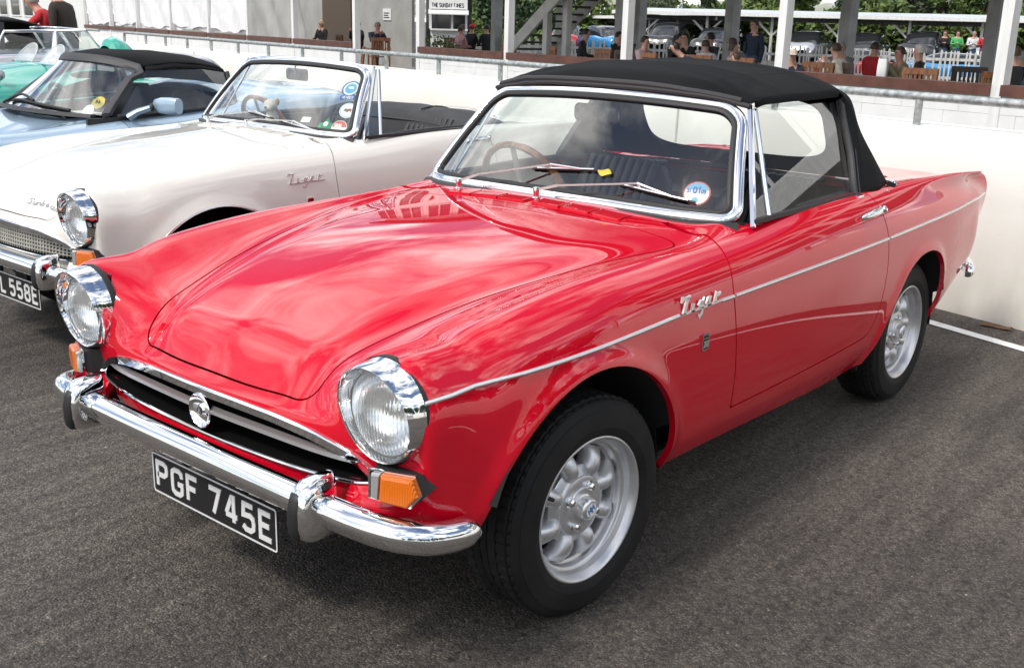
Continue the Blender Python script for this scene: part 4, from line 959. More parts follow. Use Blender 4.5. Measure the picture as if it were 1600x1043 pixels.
# ------------------------------------------------------------------ ground
def asphalt():
    m = mat('asphalt', (.06, .058, .055), .85, spec=.35); N, L, b = nodes(m)
    t = N.new('ShaderNodeTexCoord'); P = t.outputs['Object']
    v = N.new('ShaderNodeTexVoronoi'); v.inputs['Scale'].default_value = 165; L.new(P, v.inputs['Vector'])
    vc = N.new('ShaderNodeRGBToBW'); L.new(v.outputs['Color'], vc.inputs[0])
    r1 = N.new('ShaderNodeValToRGB'); e = r1.color_ramp.elements; e[0].position = 0; e[0].color = (.047, .042, .037, 1); e[1].position = .97; e[1].color = (.26, .228, .195, 1)
    x = e.new(.55); x.color = (.116, .101, .087, 1); x = e.new(.90); x.color = (.18, .156, .134, 1); x = e.new(.99); x.color = (.48, .45, .42, 1)
    L.new(vc.outputs[0], r1.inputs[0])
    ve = N.new('ShaderNodeTexVoronoi'); ve.inputs['Scale'].default_value = 165; ve.feature = 'DISTANCE_TO_EDGE'; L.new(P, ve.inputs['Vector'])
    re = N.new('ShaderNodeMapRange'); re.inputs['From Max'].default_value = .16; re.inputs['To Min'].default_value = .36; re.inputs['To Max'].default_value = 1.0; L.new(ve.outputs['Distance'], re.inputs[0])
    npit = N.new('ShaderNodeTexNoise'); npit.inputs['Scale'].default_value = 38; npit.inputs['Detail'].default_value = 6; npit.inputs['Roughness'].default_value = .7; L.new(P, npit.inputs['Vector'])
    rp_ = N.new('ShaderNodeMapRange'); rp_.inputs['From Min'].default_value = .34; rp_.inputs['From Max'].default_value = .52; rp_.inputs['To Min'].default_value = .45; rp_.inputs['To Max'].default_value = 1.0; L.new(npit.outputs[0], rp_.inputs[0])
    mpit = N.new('ShaderNodeMath'); mpit.operation = 'MULTIPLY'; L.new(re.outputs[0], mpit.inputs[0]); L.new(rp_.outputs[0], mpit.inputs[1])
    n = N.new('ShaderNodeTexNoise'); n.inputs['Scale'].default_value = .55; n.inputs['Detail'].default_value = 9; n.inputs['Roughness'].default_value = .62; L.new(P, n.inputs['Vector'])
    r2 = N.new('ShaderNodeMapRange'); r2.inputs['From Min'].default_value = .32; r2.inputs['From Max'].default_value = .68; r2.inputs['To Min'].default_value = .60; r2.inputs['To Max'].default_value = 1.38; L.new(n.outputs[0], r2.inputs[0])
    # streaks left by the paver and by tyres
    mp_ = N.new('ShaderNodeMapping'); mp_.inputs['Scale'].default_value = (1.1, 9, 1); mp_.inputs['Rotation'].default_value = (0, 0, R(38)); L.new(P, mp_.inputs[0])
    n4 = N.new('ShaderNodeTexNoise'); n4.inputs['Scale'].default_value = 1.6; n4.inputs['Detail'].default_value = 6; L.new(mp_.outputs[0], n4.inputs['Vector'])
    r4 = N.new('ShaderNodeMapRange'); r4.inputs['From Min'].default_value = .35; r4.inputs['From Max'].default_value = .65; r4.inputs['To Min'].default_value = .80; r4.inputs['To Max'].default_value = 1.2; L.new(n4.outputs[0], r4.inputs[0])
    mm0 = N.new('ShaderNodeMath'); mm0.operation = 'MULTIPLY'; L.new(r2.outputs[0], mm0.inputs[0]); L.new(r4.outputs[0], mm0.inputs[1]); mm = N.new('ShaderNodeMath'); mm.operation = 'MULTIPLY'; L.new(mm0.outputs[0], mm.inputs[0]); L.new(mpit.outputs[0], mm.inputs[1])
    mu = N.new('ShaderNodeVectorMath'); mu.operation = 'SCALE'; L.new(r1.outputs[0], mu.inputs[0]); L.new(mm.outputs[0], mu.inputs['Scale']); L.new(mu.outputs[0], b.inputs['Base Color'])
    v2 = N.new('ShaderNodeTexVoronoi'); v2.inputs['Scale'].default_value = 165; v2.feature = 'SMOOTH_F1'; L.new(P, v2.inputs['Vector'])
    n5 = N.new('ShaderNodeTexNoise'); n5.inputs['Scale'].default_value = 45; n5.inputs['Detail'].default_value = 4; L.new(P, n5.inputs['Vector'])
    ad = N.new('ShaderNodeMath'); ad.operation = 'MULTIPLY_ADD'; ad.inputs[1].default_value = -1.0; L.new(v2.outputs['Distance'], ad.inputs[0]); L.new(n5.outputs[0], ad.inputs[2])
    bp = N.new('ShaderNodeBump'); bp.inputs['Strength'].default_value = .85; bp.inputs['Distance'].default_value = .005; L.new(ad.outputs[0], bp.inputs['Height']); L.new(bp.outputs[0], b.inputs['Normal'])
    return m
M['asphalt'] = asphalt()
g = MB(); g.add([(-900, -900, 0), (900, -900, 0), (900, 900, 0), (-900, 900, 0)], [(0, 1, 2, 3)], False)
setp(g.build('ground', M['asphalt']), kind='structure')
P0 = np.array((-3.941, 0, 0)); WA = .271; WD = np.array((math.sin(WA), math.cos(WA), 0)); WNn = np.array((math.cos(WA), -math.sin(WA), 0))
WROT = math.pi/2 - WA                                     # turns +x into the wall direction
def Wp(t, z, back=0.0): return P0 + WD*t - WNn*back + np.array((0, 0, z))
WB = np.stack([WD, -WNn, np.array((0, 0, 1.))], 1)          # columns: along, back, up
def wbox(mb, t0, t1, b0, b1, z0, z1, **k): return mb.box(Wp((t0+t1)/2, (z0+z1)/2, (b0+b1)/2), (t1-t0, b1-b0, z1-z0), WB, **k)
M['linepaint'] = noise_col(mat('road_paint', (.74, .74, .72), .7), (.50, .49, .47), (.80, .80, .78), 26, 6, lo=.22, hi=.46, bump=.3, bump_scale=150)
ln = MB()
def strip(a, b, wd, z=.004):
    a = np.array(a, float); b = np.array(b, float); d = unit(b - a); n_ = np.array((-d[1], d[0]))*wd/2
    ln.add([(a[0]-n_[0], a[1]-n_[1], z), (b[0]-n_[0], b[1]-n_[1], z), (b[0]+n_[0], b[1]+n_[1], z), (a[0]+n_[0], a[1]+n_[1], z)], [(0, 1, 2, 3)], False)
strip((-3.56, .235), (-2.2, 4.28), .075)
setp(ln.build('bay_line', M['linepaint']), 'white painted line on the asphalt near the foot of the cream wall', 'road marking')
ln = MB(); strip((-3.2, 2.5), (-.75, 2.6), .09); setp(ln.build('bay_line', M['linepaint']), 'white painted parking line alongside the red car, beyond the camera side', 'road marking')
g = MB(); rnd = random.Random(9)
M['concrete_apron'] = noise_col(mat('pale_concrete', (.30, .29, .27), .8), (.22, .21, .20), (.36, .35, .33), .8, 8, bump=.2, bump_scale=20)
g.add([(-40, 7.5, .004), (60, 5.5, .004), (60, 30, .004), (-40, 32, .004)], [(0, 1, 2, 3)], False); setp(g.build('pavement', M['concrete_apron']), kind='structure')
lf = MB(); lf.grid(np.array([[Wp(.62 + .05*i, .006 + .010*(j == 1) + .006*(i % 2), -.10 - .018*j + .012*i) for j in range(3)] for i in range(4)]))
setp(lf.build('fallen_leaf', mat('dead_leaf', (.16, .075, .03), .7)), 'curled brown leaf lying on the gravelly edge below the cream wall', 'leaf')

# ------------------------------------------------------------------ cream wall, block parapet, railing
M['render_wall'] = noise_col(mat('painted_render', (.80, .775, .71), .75), (.765, .735, .665), (.825, .805, .75), 1.3, 9, lo=.3, hi=.7, bump=.35, bump_scale=14, dist=.004)
def stain(m, zlo, zhi, col_, hi_=.55):
    N, L, b = nodes(m); src = b.inputs['Base Color'].links[0].from_socket
    t = N.new('ShaderNodeTexCoord'); s_ = N.new('ShaderNodeSeparateXYZ'); L.new(t.outputs['Object'], s_.inputs[0])
    mp_ = N.new('ShaderNodeMapping'); mp_.inputs['Scale'].default_value = (2.2, 2.2, .9); L.new(t.outputs['Object'], mp_.inputs[0])
    n = N.new('ShaderNodeTexNoise'); n.inputs['Scale'].default_value = 2.6; n.inputs['Detail'].default_value = 8; L.new(mp_.outputs[0], n.inputs['Vector'])
    r = N.new('ShaderNodeMapRange'); r.inputs['From Min'].default_value = zlo; r.inputs['From Max'].default_value = zhi; r.inputs['To Min'].default_value = hi_; r.inputs['To Max'].default_value = 0; L.new(s_.outputs[2], r.inputs[0])
    mu = N.new('ShaderNodeMath'); mu.operation = 'MULTIPLY'; mu.use_clamp = True; L.new(r.outputs[0], mu.inputs[0]); L.new(n.outputs[0], mu.inputs[1])
    mx = N.new('ShaderNodeMixRGB'); mx.inputs[2].default_value = (*col_, 1); L.new(mu.outputs[0], mx.inputs[0]); L.new(src, mx.inputs[1]); L.new(mx.outputs[0], b.inputs['Base Color'])
def courses(m, w_, h_, strength):
    N, L, b = nodes(m); t = N.new('ShaderNodeTexCoord'); s_ = N.new('ShaderNodeSeparateXYZ'); L.new(t.outputs['Object'], s_.inputs[0])
    a = N.new('ShaderNodeMath'); a.operation = 'MULTIPLY'; a.inputs[1].default_value = math.sin(.271); L.new(s_.outputs[0], a.inputs[0])
    c = N.new('ShaderNodeMath'); c.operation = 'MULTIPLY_ADD'; c.inputs[1].default_value = math.cos(.271); L.new(s_.outputs[1], c.inputs[0]); L.new(a.outputs[0], c.inputs[2])
    v = N.new('ShaderNodeCombineXYZ'); L.new(c.outputs[0], v.inputs[0]); L.new(s_.outputs[2], v.inputs[1])
    nz = N.new('ShaderNodeTexNoise'); nz.inputs['Scale'].default_value = 3; L.new(t.outputs['Object'], nz.inputs['Vector'])
    vm = N.new('ShaderNodeVectorMath'); vm.operation = 'MULTIPLY_ADD'; vm.inputs[1].default_value = (.02, .02, 0); L.new(nz.outputs['Color'], vm.inputs[0]); L.new(v.outputs[0], vm.inputs[2])
    br = N.new('ShaderNodeTexBrick'); br.inputs['Scale'].default_value = 1; br.inputs['Brick Width'].default_value = w_; br.inputs['Row Height'].default_value = h_; br.inputs['Mortar Size'].default_value = .006; br.inputs['Mortar Smooth'].default_value = .8
    L.new(vm.outputs[0], br.inputs['Vector'])
    old = b.inputs['Normal'].links[0].from_node
    bp = N.new('ShaderNodeBump'); bp.invert = True; bp.inputs['Strength'].default_value = strength; bp.inputs['Distance'].default_value = .006; L.new(br.outputs['Fac'], bp.inputs['Height']); L.new(old.outputs[0], bp.inputs['Normal']); L.new(bp.outputs[0], b.inputs['Normal'])
courses(M['render_wall'], .46, .23, .05)
stain(M['render_wall'], -.05, .55, (.33, .30, .25), 1.0)
WTOP = .958
wl = MB()
rows = []; ts = np.concatenate([np.arange(-40, -12, 2.0), np.arange(-12, 9, .25)])
rnd = random.Random(3)
for t in ts:
    wv = lambda k: .004*math.sin(t*1.7 + k) + .003*math.sin(t*4.1 + 2*k)
    rows.append([Wp(t, -.02, -.02 + wv(1)), Wp(t, .30, -.004 + wv(2)), Wp(t, .36, .004 + wv(2)), Wp(t, .62, .006 + wv(3)), Wp(t, WTOP - .02, .004 + wv(4)), Wp(t, WTOP, .018 + wv(4)), Wp(t, WTOP + .004, .30)])
wl.grid(np.array(rows), flip=False)
cw = setp(wl.build('cream_wall', M['render_wall'], sharp=50), 'low cream painted retaining wall running behind the row of cars', 'wall')
jt = MB()
for t in (-30, -24, -18, -12, -6.6, -1.9): jt.bar(Wp(t, 0.02, .003), Wp(t + .02, WTOP - .03, .001), .012, .010, (1, 0, 0))
jt.build('wall_joint', noise_col(mat('joint_filler', (.6, .57, .51), .8), (.5, .48, .43), (.68, .65, .6), 8), cw)
M['white_block'] = noise_col(mat('white_painted_block', (.80, .80, .79), .65), (.76, .76, .75), (.83, .83, .82), 3, 7, bump=.3, bump_scale=60, dist=.002)
M['white_wood'] = noise_col(mat('white_painted_wood', (.78, .78, .76), .5), (.72, .72, .70), (.82, .82, .80), 2.5, 7, stretch=(6, 6, .7), bump=.12, bump_scale=22)
M['brown_wood'] = noise_col(mat('brown_painted_wood', (.11, .042, .028), .45), (.085, .032, .022), (.14, .056, .038), 4, 7, bump=.15, bump_scale=40)
M['galv'] = noise_col(mat('galvanised_tube', (.36, .39, .39), .5, .7), (.26, .29, .29), (.52, .54, .53), 30, 7, lo=.35, hi=.62, rough=(.4, .7))
POST = [-.62, -4.27, -7.86, -11.47, -15.19, -18.85, -22.15, -26.05, -29.6, -33.2, -37.3, -41.6, -45.6]      # left edges of the posts' front faces
FB = 7.5                                                    # how far the front of the pavilion stands back behind the wall
pav = empty('pavilion', tuple(Wp(-20, 0, FB)), 0, 'long white open-fronted pavilion with brown sills on posts behind the cream wall', 'building')
PVO = np.array(pav.location)
def pbuild(mb, name, m, par=None, **k): return mb.build(name, m, par or pav, xf=lambda V: V - PVO, **k)
allp = sorted(POST + [3.0, 6.6, -50.0])
SZ = .86
for p in allp: m = MB(); wbox(m, p, p + .15, FB, FB + .15, 0, 3.2); pbuild(m, 'post', M['white_wood'])
for a, b in zip(allp[:-1], allp[1:]):
    if abs(b + 18.85) < .02: continue                     # the doorway
    m = MB(); wbox(m, a + .1505, b - .0005, FB - .05, FB + .17, SZ - .135, SZ); pbuild(m, 'sill', M['brown_wood'])
    if b > -18: 
        for row in range(2):
            n = max(2, int(round((b - a - .15)/.45))); w_ = (b - a - .15)/n; z1 = SZ - .1375 - .226*row; o_ = w_/2 if row else 0
            for k in range(n + (1 if row else 0)):
                t0 = max(a + .151, a + .15 + w_*k - o_ + .0015); t1 = min(b - .001, a + .15 + w_*(k+1) - o_ - .0015)
                m = MB(); wbox(m, t0, t1, FB + .02 + .002*((k*7 + row) % 3), FB + .12, z1 - .223, z1); pbuild(m, 'block', M['white_block'])
        m = MB(); wbox(m, a + .1505, b - .0005, FB + .03, FB + .11, 0, SZ - .1375 - .452); pbuild(m, 'wall_base', M['white_block'])
    else:
        m = MB(); wbox(m, a + .1505, b - .0005, FB + .02, FB + .11, 0, SZ - .1375); pbuild(m, 'wall_panel', M['white_block'])
m = MB(); wbox(m, -50, 6.8, FB - .03, FB + .18, 3.2, 3.5); pbuild(m, 'fascia', M['white_wood'])
M['shade_ceiling'] = mat('ceiling_boards', (.74, .73, .71), .8)
m = MB(); wbox(m, -26, 6.8, FB + .181, 14.5, 3.28, 3.40); pbuild(m, 'shade_ceiling', M['shade_ceiling']); m = MB(); wbox(m, -50, -26.001, FB + .181, 8.6, 3.28, 3.40); pbuild(m, 'shade_ceiling', M['shade_ceiling'])  # unseen slabs added to shade the terrace; left one shortened to admit light
m = MB(); wbox(m, -60, 6.8, FB + .2, 14.5, .0, .006); setp(m.build('bounce_floor', M['concrete_apron']), kind='structure')  # unseen pale floor, added to bounce light up under the roof
M['grey_post'] = noise_col(mat('grey_post', (.34, .34, .32), .6), (.28, .28, .27), (.38, .38, .36), 3)
for t in (-2.1, -5.0, -8.25, -11.55, -14.85, -18.1, -21.4, -24.7):
    m = MB(); wbox(m, t, t + .25, 13.4, 13.65, 0, 3.28); pbuild(m, 'post', M['grey_post'])
# upper storey, seen mirrored in the bonnet
M['dark_window'] = mat('dark_window_glass', (.02, .022, .025), .05, 0, .5)
m = MB(); wbox(m, -26.0, 6.8, 9.0, 9.2, 3.402, 7.6); pbuild(m, 'upper_wall', M['white_wood'])
m = MB(); wbox(m, -26.5, 7.2, 8.4, 14.6, 7.60, 7.8); pbuild(m, 'roof', mat('roof_felt', (.10, .10, .11), .8))
for z in (3.9, 5.8):
    for k in range(17):
        t = 4.9 - 1.9*k; m = MB(); wbox(m, t - .7, t + .7, 8.985, 9.005, z, z + 1.35); wdw = pbuild(m, 'window', M['dark_window'])
        m = MB()
        for a, b, c, d in ((-.78, -.7, -.06, 1.42), (.7, .78, -.06, 1.42), (-.03, .03, 0, 1.35), (-.7, .7, 1.35, 1.42), (-.7, .7, -.06, 0)): wbox(m, t + a, t + b, 8.95, 9.0, z + c, z + d)
        pbuild(m, 'window_frame', M['white_wood'], wdw)
# walls and hangings inside
M['canvas'] = noise_col(mat('grey_canvas', (.42, .415, .40), .85), (.33, .325, .31), (.40, .395, .38), 1.6, 7)
M['white_canvas'] = noise_col(mat('white_canvas', (.78, .78, .78), .8), (.72, .72, .73), (.82, .82, .82), 3, 6)
m = MB(); wbox(m, -60, -27.1, 12.0, 12.1, 0, 2.74); pbuild(m, 'inner_wall', M['canvas'])
m = MB(); wbox(m, -33.6, -31.3, 11.93, 11.999, 0, 2.74); pbuild(m, 'inner_door', mat('brown_panel', (.10, .075, .055), .7))
m = MB(); wbox(m, -29.0, -28.45, 11.97, 11.999, 1.42, 1.78); nb = pbuild(m, 'notice', M['paper'])
m = MB()
for k in range(3): wbox(m, -28.93, -28.55 - .08*(k % 2), 11.962, 11.9695, 1.63 - .07*k, 1.66 - .07*k)
pbuild(m, 'notice_lines', M['print_black'], nb)
def hanging(t0, t1, z0, z1, back, name, m_, fold=.03, sag=.06, seed=0, rag=0.0):
    r_ = random.Random(seed); ph = [r_.uniform(0, 6) for _ in range(6)]; rows = []
    for i in range(25):
        u = i/24; row = []
        for j in range(41):
            v = j/40; t = t0 + (t1 - t0)*v
            f = fold*(math.sin(v*9 + ph[0] + u*1.5)*.5 + math.sin(v*21 + ph[1] - u*2)*.3 + math.sin((v + u*.6)*13 + ph[2])*.4)*(1 - .4*u)
            zb = z0 - sag*math.sin(math.pi*v) + rag*math.sin(v*17 + ph[3])*.4
            row.append(Wp(t, zb + (z1 - zb)*u, back + f))
        rows.append(row)
    return pbuild(MB().grid(np.array(rows)), name, m_, sharp=None)
hanging(-29.4, -26.1, .80, 3.2, FB + .30, 'grey_curtain', M['canvas'], .16, .0, 2)
for k, (a, b) in enumerate(((-33.0, -29.8), (-37.1, -33.4), (-41.4, -37.5), (-45.4, -41.8), (-49.8, -45.8))):
    hanging(a, b, 1.03 + .06*(k % 2), 3.2, FB + .12, 'canvas_blind', M['white_canvas'], .06, .12, k + 5, .08)
    hanging(a, b, .86, 1.06, FB + .20, 'canvas_hem', M['white_canvas'], .03, -.07, k + 15, .04)
m = MB(); wbox(m, -75, -50.001, FB - .01, FB + .10, 0, 3.5); pbuild(m, 'end_panel', M['white_wood'])
for a, b in ((-70.5, -68), (-66.8, -64.3), (-63.2, -60.8)):
    m = MB(); wbox(m, a, b, FB - .02, FB + .0, 1.15, 2.5); q = pbuild(m, 'window', M['dark_window'])
    m = MB(); [wbox(m, c, d, FB - .06, FB - .005, 1.08, 2.56) for c, d in ((a - .15, a), (b, b + .15))]; wbox(m, a, b, FB - .06, FB - .005, 1.08, 1.15); pbuild(m, 'window_frame', M['white_wood'], q)
# railing
def railing(ts, t0, t1, label, bend=True):
    r_ = empty('railing', tuple(Wp((t0+t1)/2, WTOP, .06)), 0, label, 'railing'); off = np.array(Wp((t0+t1)/2, WTOP, .06)); xf = lambda V: V - off
    pts = [Wp(t, 1.112, .06) for t in np.arange(t0, t1, .5)] + [Wp(t1, 1.112, .06)]
    if bend: pts = [Wp(t0 - .10, WTOP, .06), Wp(t0 - .10, 1.05, .06), Wp(t0 - .08, 1.095, .06), Wp(t0 - .03, 1.112, .06)] + pts
    MB().tube(pts, .0235, 12).build('handrail', M['galv'], r_, xf=xf)
    for t in ts:
        MB().tube([Wp(t, WTOP - .01, .06), Wp(t, 1.095, .06)], .021, 10).build('baluster', M['galv'], r_, xf=xf)
    for t in ts[::3]: MB().tube([Wp(t + .31, 1.112, .06), Wp(t + .36, 1.112, .06)], .0265, 12).build('tube_joint', M['galv'], r_, xf=xf)
railing([-.037 - 1.033*k + 2.066 for k in range(0, 17)], -15.65, 6.0, 'long galvanised tube railing along the top of the cream wall')
railing([-18.9 - 1.03*k for k in range(8)], -27, -17.4, 'short far galvanised railing at the left end of the wall', False)

# ------------------------------------------------------------------ kiosk, staircase
def part_at(parent):
    off = np.array(parent.location)
    return lambda mb, name, m, par=None, **k: mb.build(name, m, par or parent, xf=lambda V: V - off, **k)
kc = np.array((-29.0, -27.2, 0)); kd = unit(np.array((-24.72, -22.01, 0)) - np.array((-23.80, -22.98, 0))); kn = np.array((kd[1], -kd[0], 0)); kn = kn if kn @ (np.array((2, 2.1, 0)) - kc) > 0 else -kn
KB = np.stack([kd, kn, np.array((0, 0, 1.))], 1)
kk = empty('kiosk', tuple(kc), 0, 'white newspaper kiosk with a sign board above its counter, beyond the terrace', 'kiosk'); kp = part_at(kk)
def kbox(m, a0, a1, b0, b1, z0, z1): return m.box(kc + kd*(a0+a1)/2 + kn*(b0+b1)/2 + np.array((0, 0, (z0+z1)/2)), (a1-a0, b1-b0, z1-z0), KB)
for nm, bx, mm in (('back_wall', (-.9, .9, -1.3, -1.2, 0, 2.6), 'dark_window'), ('counter', (-.72, .72, -.1, .22, 1.10, 1.16), 'white'), ('counter_front', (-.70, .70, 0, .06, 0, 1.10), 'white_wood'), ('side_post', (-.76, -.66, -.08, .05, 1.16, 1.9), 'white'), ('side_post', (.62, .70, -.08, .05, 1.16, 1.9), 'white'), ('side_post', (.08, .16, -.08, .05, 1.16, 1.9), 'white'), ('roof', (-.9, .9, -1.3, .1, 2.6, 2.7), 'white')):
    kp(kbox(MB(), *bx), nm, M[mm])
kp(MB().grid(np.array([[kc + kd*a + kn*b + np.array((0, 0, z)) for a in (-.78, -.3, .2, .74)] for b, z in ((.06, 1.86), (.25, 1.80), (.45, 1.72), (.45, 1.68))])), 'awning', M['white'])
sgn = kp(kbox(MB(), -.76, .70, .07, .12, 1.88, 2.6), 'sign_board', M['paper'])
tx = MB(); o_ = kc + kn*.1205; xx = kd if np.cross(kd, (0, 0, 1)) @ kn > 0 else -kd
wdt = lettering(MB(), 'THE SUNDAY TIMES', (0, 0, 0), xx, (0, 0, 1), .135, stroke=.2, gap=.2, sx=.72, space=.3)
lettering(tx, 'THE SUNDAY TIMES', o_ - xx*(wdt/2 + .03) + np.array((0, 0, 1.955)), xx, (0, 0, 1), .135, stroke=.2, gap=.2, sx=.72, space=.3, z1=.004); kp(tx, 'sign_lettering', M['print_black'], None)
for k, a in enumerate((-.35, -.28, -.1, .3)): setp(MB().lathe([(.0, 0), (.035, 0), (.04, .11), (.0, .11)], 10, kc + kd*a + kn*.1 + np.array((0, 0, 1.161)), (0, 0, 1)).build('paper_cup', M['paper']), 'white paper cup standing on the kiosk counter', 'cup', 'paper cups on the kiosk counter')
st0 = np.array(Wp(-19.0, 0, 11.6)); stc = empty('staircase', tuple(st0), 0, 'open staircase with pale stringers and dark treads rising at the back of the terrace', 'staircase'); sp_ = part_at(stc)
M['grey_wood'] = noise_col(mat('grey_painted_wood', (.50, .49, .46), .6), (.44, .43, .40), (.55, .54, .51), 3); M['dark_wood'] = noise_col(mat('dark_tread', (.045, .042, .040), .7), (.03, .03, .028), (.06, .055, .05), 5)
for bk, dz in ((11.0, 0), (12.3, .10)):
    sp_(MB().bar(Wp(-21.6, -.2 + dz, bk), Wp(-16.9, 2.90 + dz, bk), .07, .30), 'stringer', M['grey_wood'])
for k in range(16):
    t = -21.3 + .272*k; z = .05 + .179*k; m = MB(); wbox(m, t - .13, t + .17, 11.04, 12.26, z, z + .05); sp_(m, 'tread', M['dark_wood'])
for t, bk, zt in ((-18.55, 10.9, 1.7), (-18.15, 11.2, 2.7), (-17.6, 12.4, 2.3)):
    m = MB(); wbox(m, t, t + .18, bk, bk + .15, 0, zt); sp_(m, 'support_post', M['grey_wood'])
# ------------------------------------------------------------------ picket fence
fA, fB_ = np.array((-23.0, -18.7, 0)), np.array((-30.2, -3.9, 0)); fl = np.linalg.norm(fB_ - fA); fd = (fB_ - fA)/fl
fe = empty('picket_fence', tuple((fA + fB_)/2), 0, 'white picket fence beyond the terrace with uneven upright pales', 'fence'); fp_ = part_at(fe)
for z in (.32, .80): fp_(MB().bar(fA + (0, 0, z), fB_ + (0, 0, z), .03, .07), 'rail', M['white_wood'])
npk = 165; pk_me = None; rnd = random.Random(5)
for k in range(npk):
    p = fA + fd*fl*(k + .5)/npk
    if pk_me is None:
        o = MB().prism([(-.022, 0), (.022, 0), (.022, 1.0), (0, 1.04), (-.022, 1.0)], (0, 0, 0), (1, 0, 0), (0, 0, 1), -.012, .012).build('pale', M['white_wood'], fe); pk_me = o.data
    else: o = mesh_obj('pale', pk_me, fe)
    off = p - np.array(fe.location); o.location = (off[0] + .03, off[1] + .02, rnd.uniform(-.03, .02)); o.rotation_euler = (rnd.gauss(0, .03), rnd.gauss(0, .06), math.atan2(fd[1], fd[0]))
# ------------------------------------------------------------------ car shelters beyond the fence
def shelter(a, b, z, depth, label, npst):
    a = np.array((*a, 0.)); b = np.array((*b, 0.)); d = unit(b - a); n_ = np.array((d[1], -d[0], 0)); n_ = n_ if n_ @ (np.array((2, 2, 0)) - a) < 0 else -n_
    c = (a + b)/2; s_ = empty('car_shelter', tuple(c), 0, label, 'shelter'); bp_ = part_at(s_); L_ = np.linalg.norm(b - a); B = np.stack([d, n_, np.array((0, 0, 1.))], 1)
    def bx(m, t0, t1, q0, q1, z0, z1): return m.box(a + d*(t0+t1)/2 + n_*(q0+q1)/2 + np.array((0, 0, (z0+z1)/2)), (t1-t0, q1-q0, z1-z0), B)
    bp_(MB().bar(a + n_*0 + (0, 0, z), a + n_*0 + d*L_ + (0, 0, z), .06, .16), 'eaves', M['white_wood'])
    bp_(MB().add([a + (0, 0, z + .08), b + (0, 0, z + .08), b + n_*depth + (0, 0, z + .34), a + n_*depth + (0, 0, z + .34), a + (0, 0, z + .04), b + (0, 0, z + .04), b + n_*depth + (0, 0, z + .30), a + n_*depth + (0, 0, z + .30)], [(0, 1, 2, 3), (7, 6, 5, 4), (0, 4, 5, 1), (2, 6, 7, 3)]), 'roof', M['sheet_roof'])
    bp_(bx(MB(), 0, L_, .5, .62, z - .30, z - .10), 'beam', M['dark_wood'])
    for k in range(npst):
        t = L_*(k + .5)/npst
        for q in (.55, depth - .4):
            bp_(bx(MB(), t - .06, t + .06, q - .06, q + .06, 0, z - .1), 'post', M['grey_wood'])
        p = a + d*t + n_*.55
        for sg in (-1, 1): bp_(MB().bar(p + (0, 0, z - .95), p + d*sg*.8 + np.array((0, 0, z - .2)), .07, .09), 'brace', M['grey_wood'])
M['sheet_roof'] = noise_col(mat('corrugated_roof', (.50, .53, .54), .5), (.42, .45, .46), (.58, .61, .62), 1.2)
shelter((-44.2, -30.3), (-54.5, -3.8), 2.12, 7, 'long low car shelter with timber posts behind the picket fence', 9)
shelter((-54.5, -41.5), (-46.5, -25.6), 1.92, 6, 'farther car shelter with pale roof at an angle behind the stairs', 6)
# ------------------------------------------------------------------ trees
M['leaf'] = noise_col(mat('leaves_green', (.09, .14, .04), .6, spec=.3), (.05, .09, .02), (.15, .20, .055), .9, 3); M['leaf2'] = noise_col(mat('leaves_grey_green', (.08, .11, .06), .6, spec=.3), (.07, .10, .055), (.17, .20, .12), .8, 3); M['leaf3'] = noise_col(mat('needles_dark', (.02, .04, .018), .6, spec=.3), (.022, .045, .018), (.06, .10, .042), .9, 3)
M['bark'] = noise_col(mat('bark', (.10, .08, .06), .9), (.06, .05, .035), (.15, .12, .09), 6)
def tree_mesh(seed, n, lsz, conif=False):
    r_ = np.random.RandomState(seed); T = MB()
    T.tube([(0, 0, 0), (.1, 0, 2.4), (0, .1, 5), (.05, 0, 7.5)], [.32, .25, .16, .05], 8)
    cl = []
    for k in range(26 if not conif else 34):
        if conif: h = r_.uniform(2, 9.5); rad = (10 - h)*.34 + .3; a = r_.uniform(0, 6.28); c = np.array((rad*.7*math.cos(a), rad*.7*math.sin(a), h)); s_ = r_.uniform(.6, 1.1)
        else: v = r_.normal(size=3); v /= np.linalg.norm(v); c = np.array((0, 0, 5.6)) + v*np.array((2.9, 2.9, 2.6))*r_.uniform(.45, 1.0); s_ = r_.uniform(.8, 1.5)
        cl.append((c, s_)); T.tube([(0, 0, c[2]*.55), c*.6 + np.array((0, 0, c[2]*.18)), c], [.09, .05, .02], 5)
    per = n//len(cl); V = []; F = []
    for c, s_ in cl:
        p = r_.normal(size=(per, 3)); p /= np.linalg.norm(p, axis=1, keepdims=True); p = c + p*(r_.uniform(.3, 1, (per, 1))**.5)*s_*np.array((1, 1, .75))
        nn = r_.normal(size=(per, 3)); nn /= np.linalg.norm(nn, axis=1, keepdims=True); u = np.cross(nn, r_.normal(size=(per, 3))); u /= np.linalg.norm(u, axis=1, keepdims=True); w_ = np.cross(nn, u)
        sz = lsz*r_.uniform(.6, 1.3, (per, 1))
        for q in range(per):
            b = len(V); V += [p[q] - u[q]*sz[q], p[q] + w_[q]*sz[q]*.5, p[q] + u[q]*sz[q], p[q] - w_[q]*sz[q]*.5]; F.append((b, b+1, b+2, b+3))
    Cn = MB(); Cn.add(V, F, False); return T, Cn
TM = {}
def tree(x, y, sc_, kind, seed, label, rz=0.0):
    k = (kind, seed)
    t = empty('tree', (x, y, 0), rz, label, 'tree', 'trees beyond the car shelters'); t.scale = (sc_,)*3
    if k not in TM:
        T, Cn = tree_mesh(seed, 5200, .24 if kind != 'leaf3' else .20, kind == 'leaf3'); a = T.build('trunk', M['bark'], t); b = Cn.build('crown', M[kind], t, None); TM[k] = (a.data, b.data)
    else: mesh_obj('trunk', TM[k][0], t); mesh_obj('crown', TM[k][1], t)
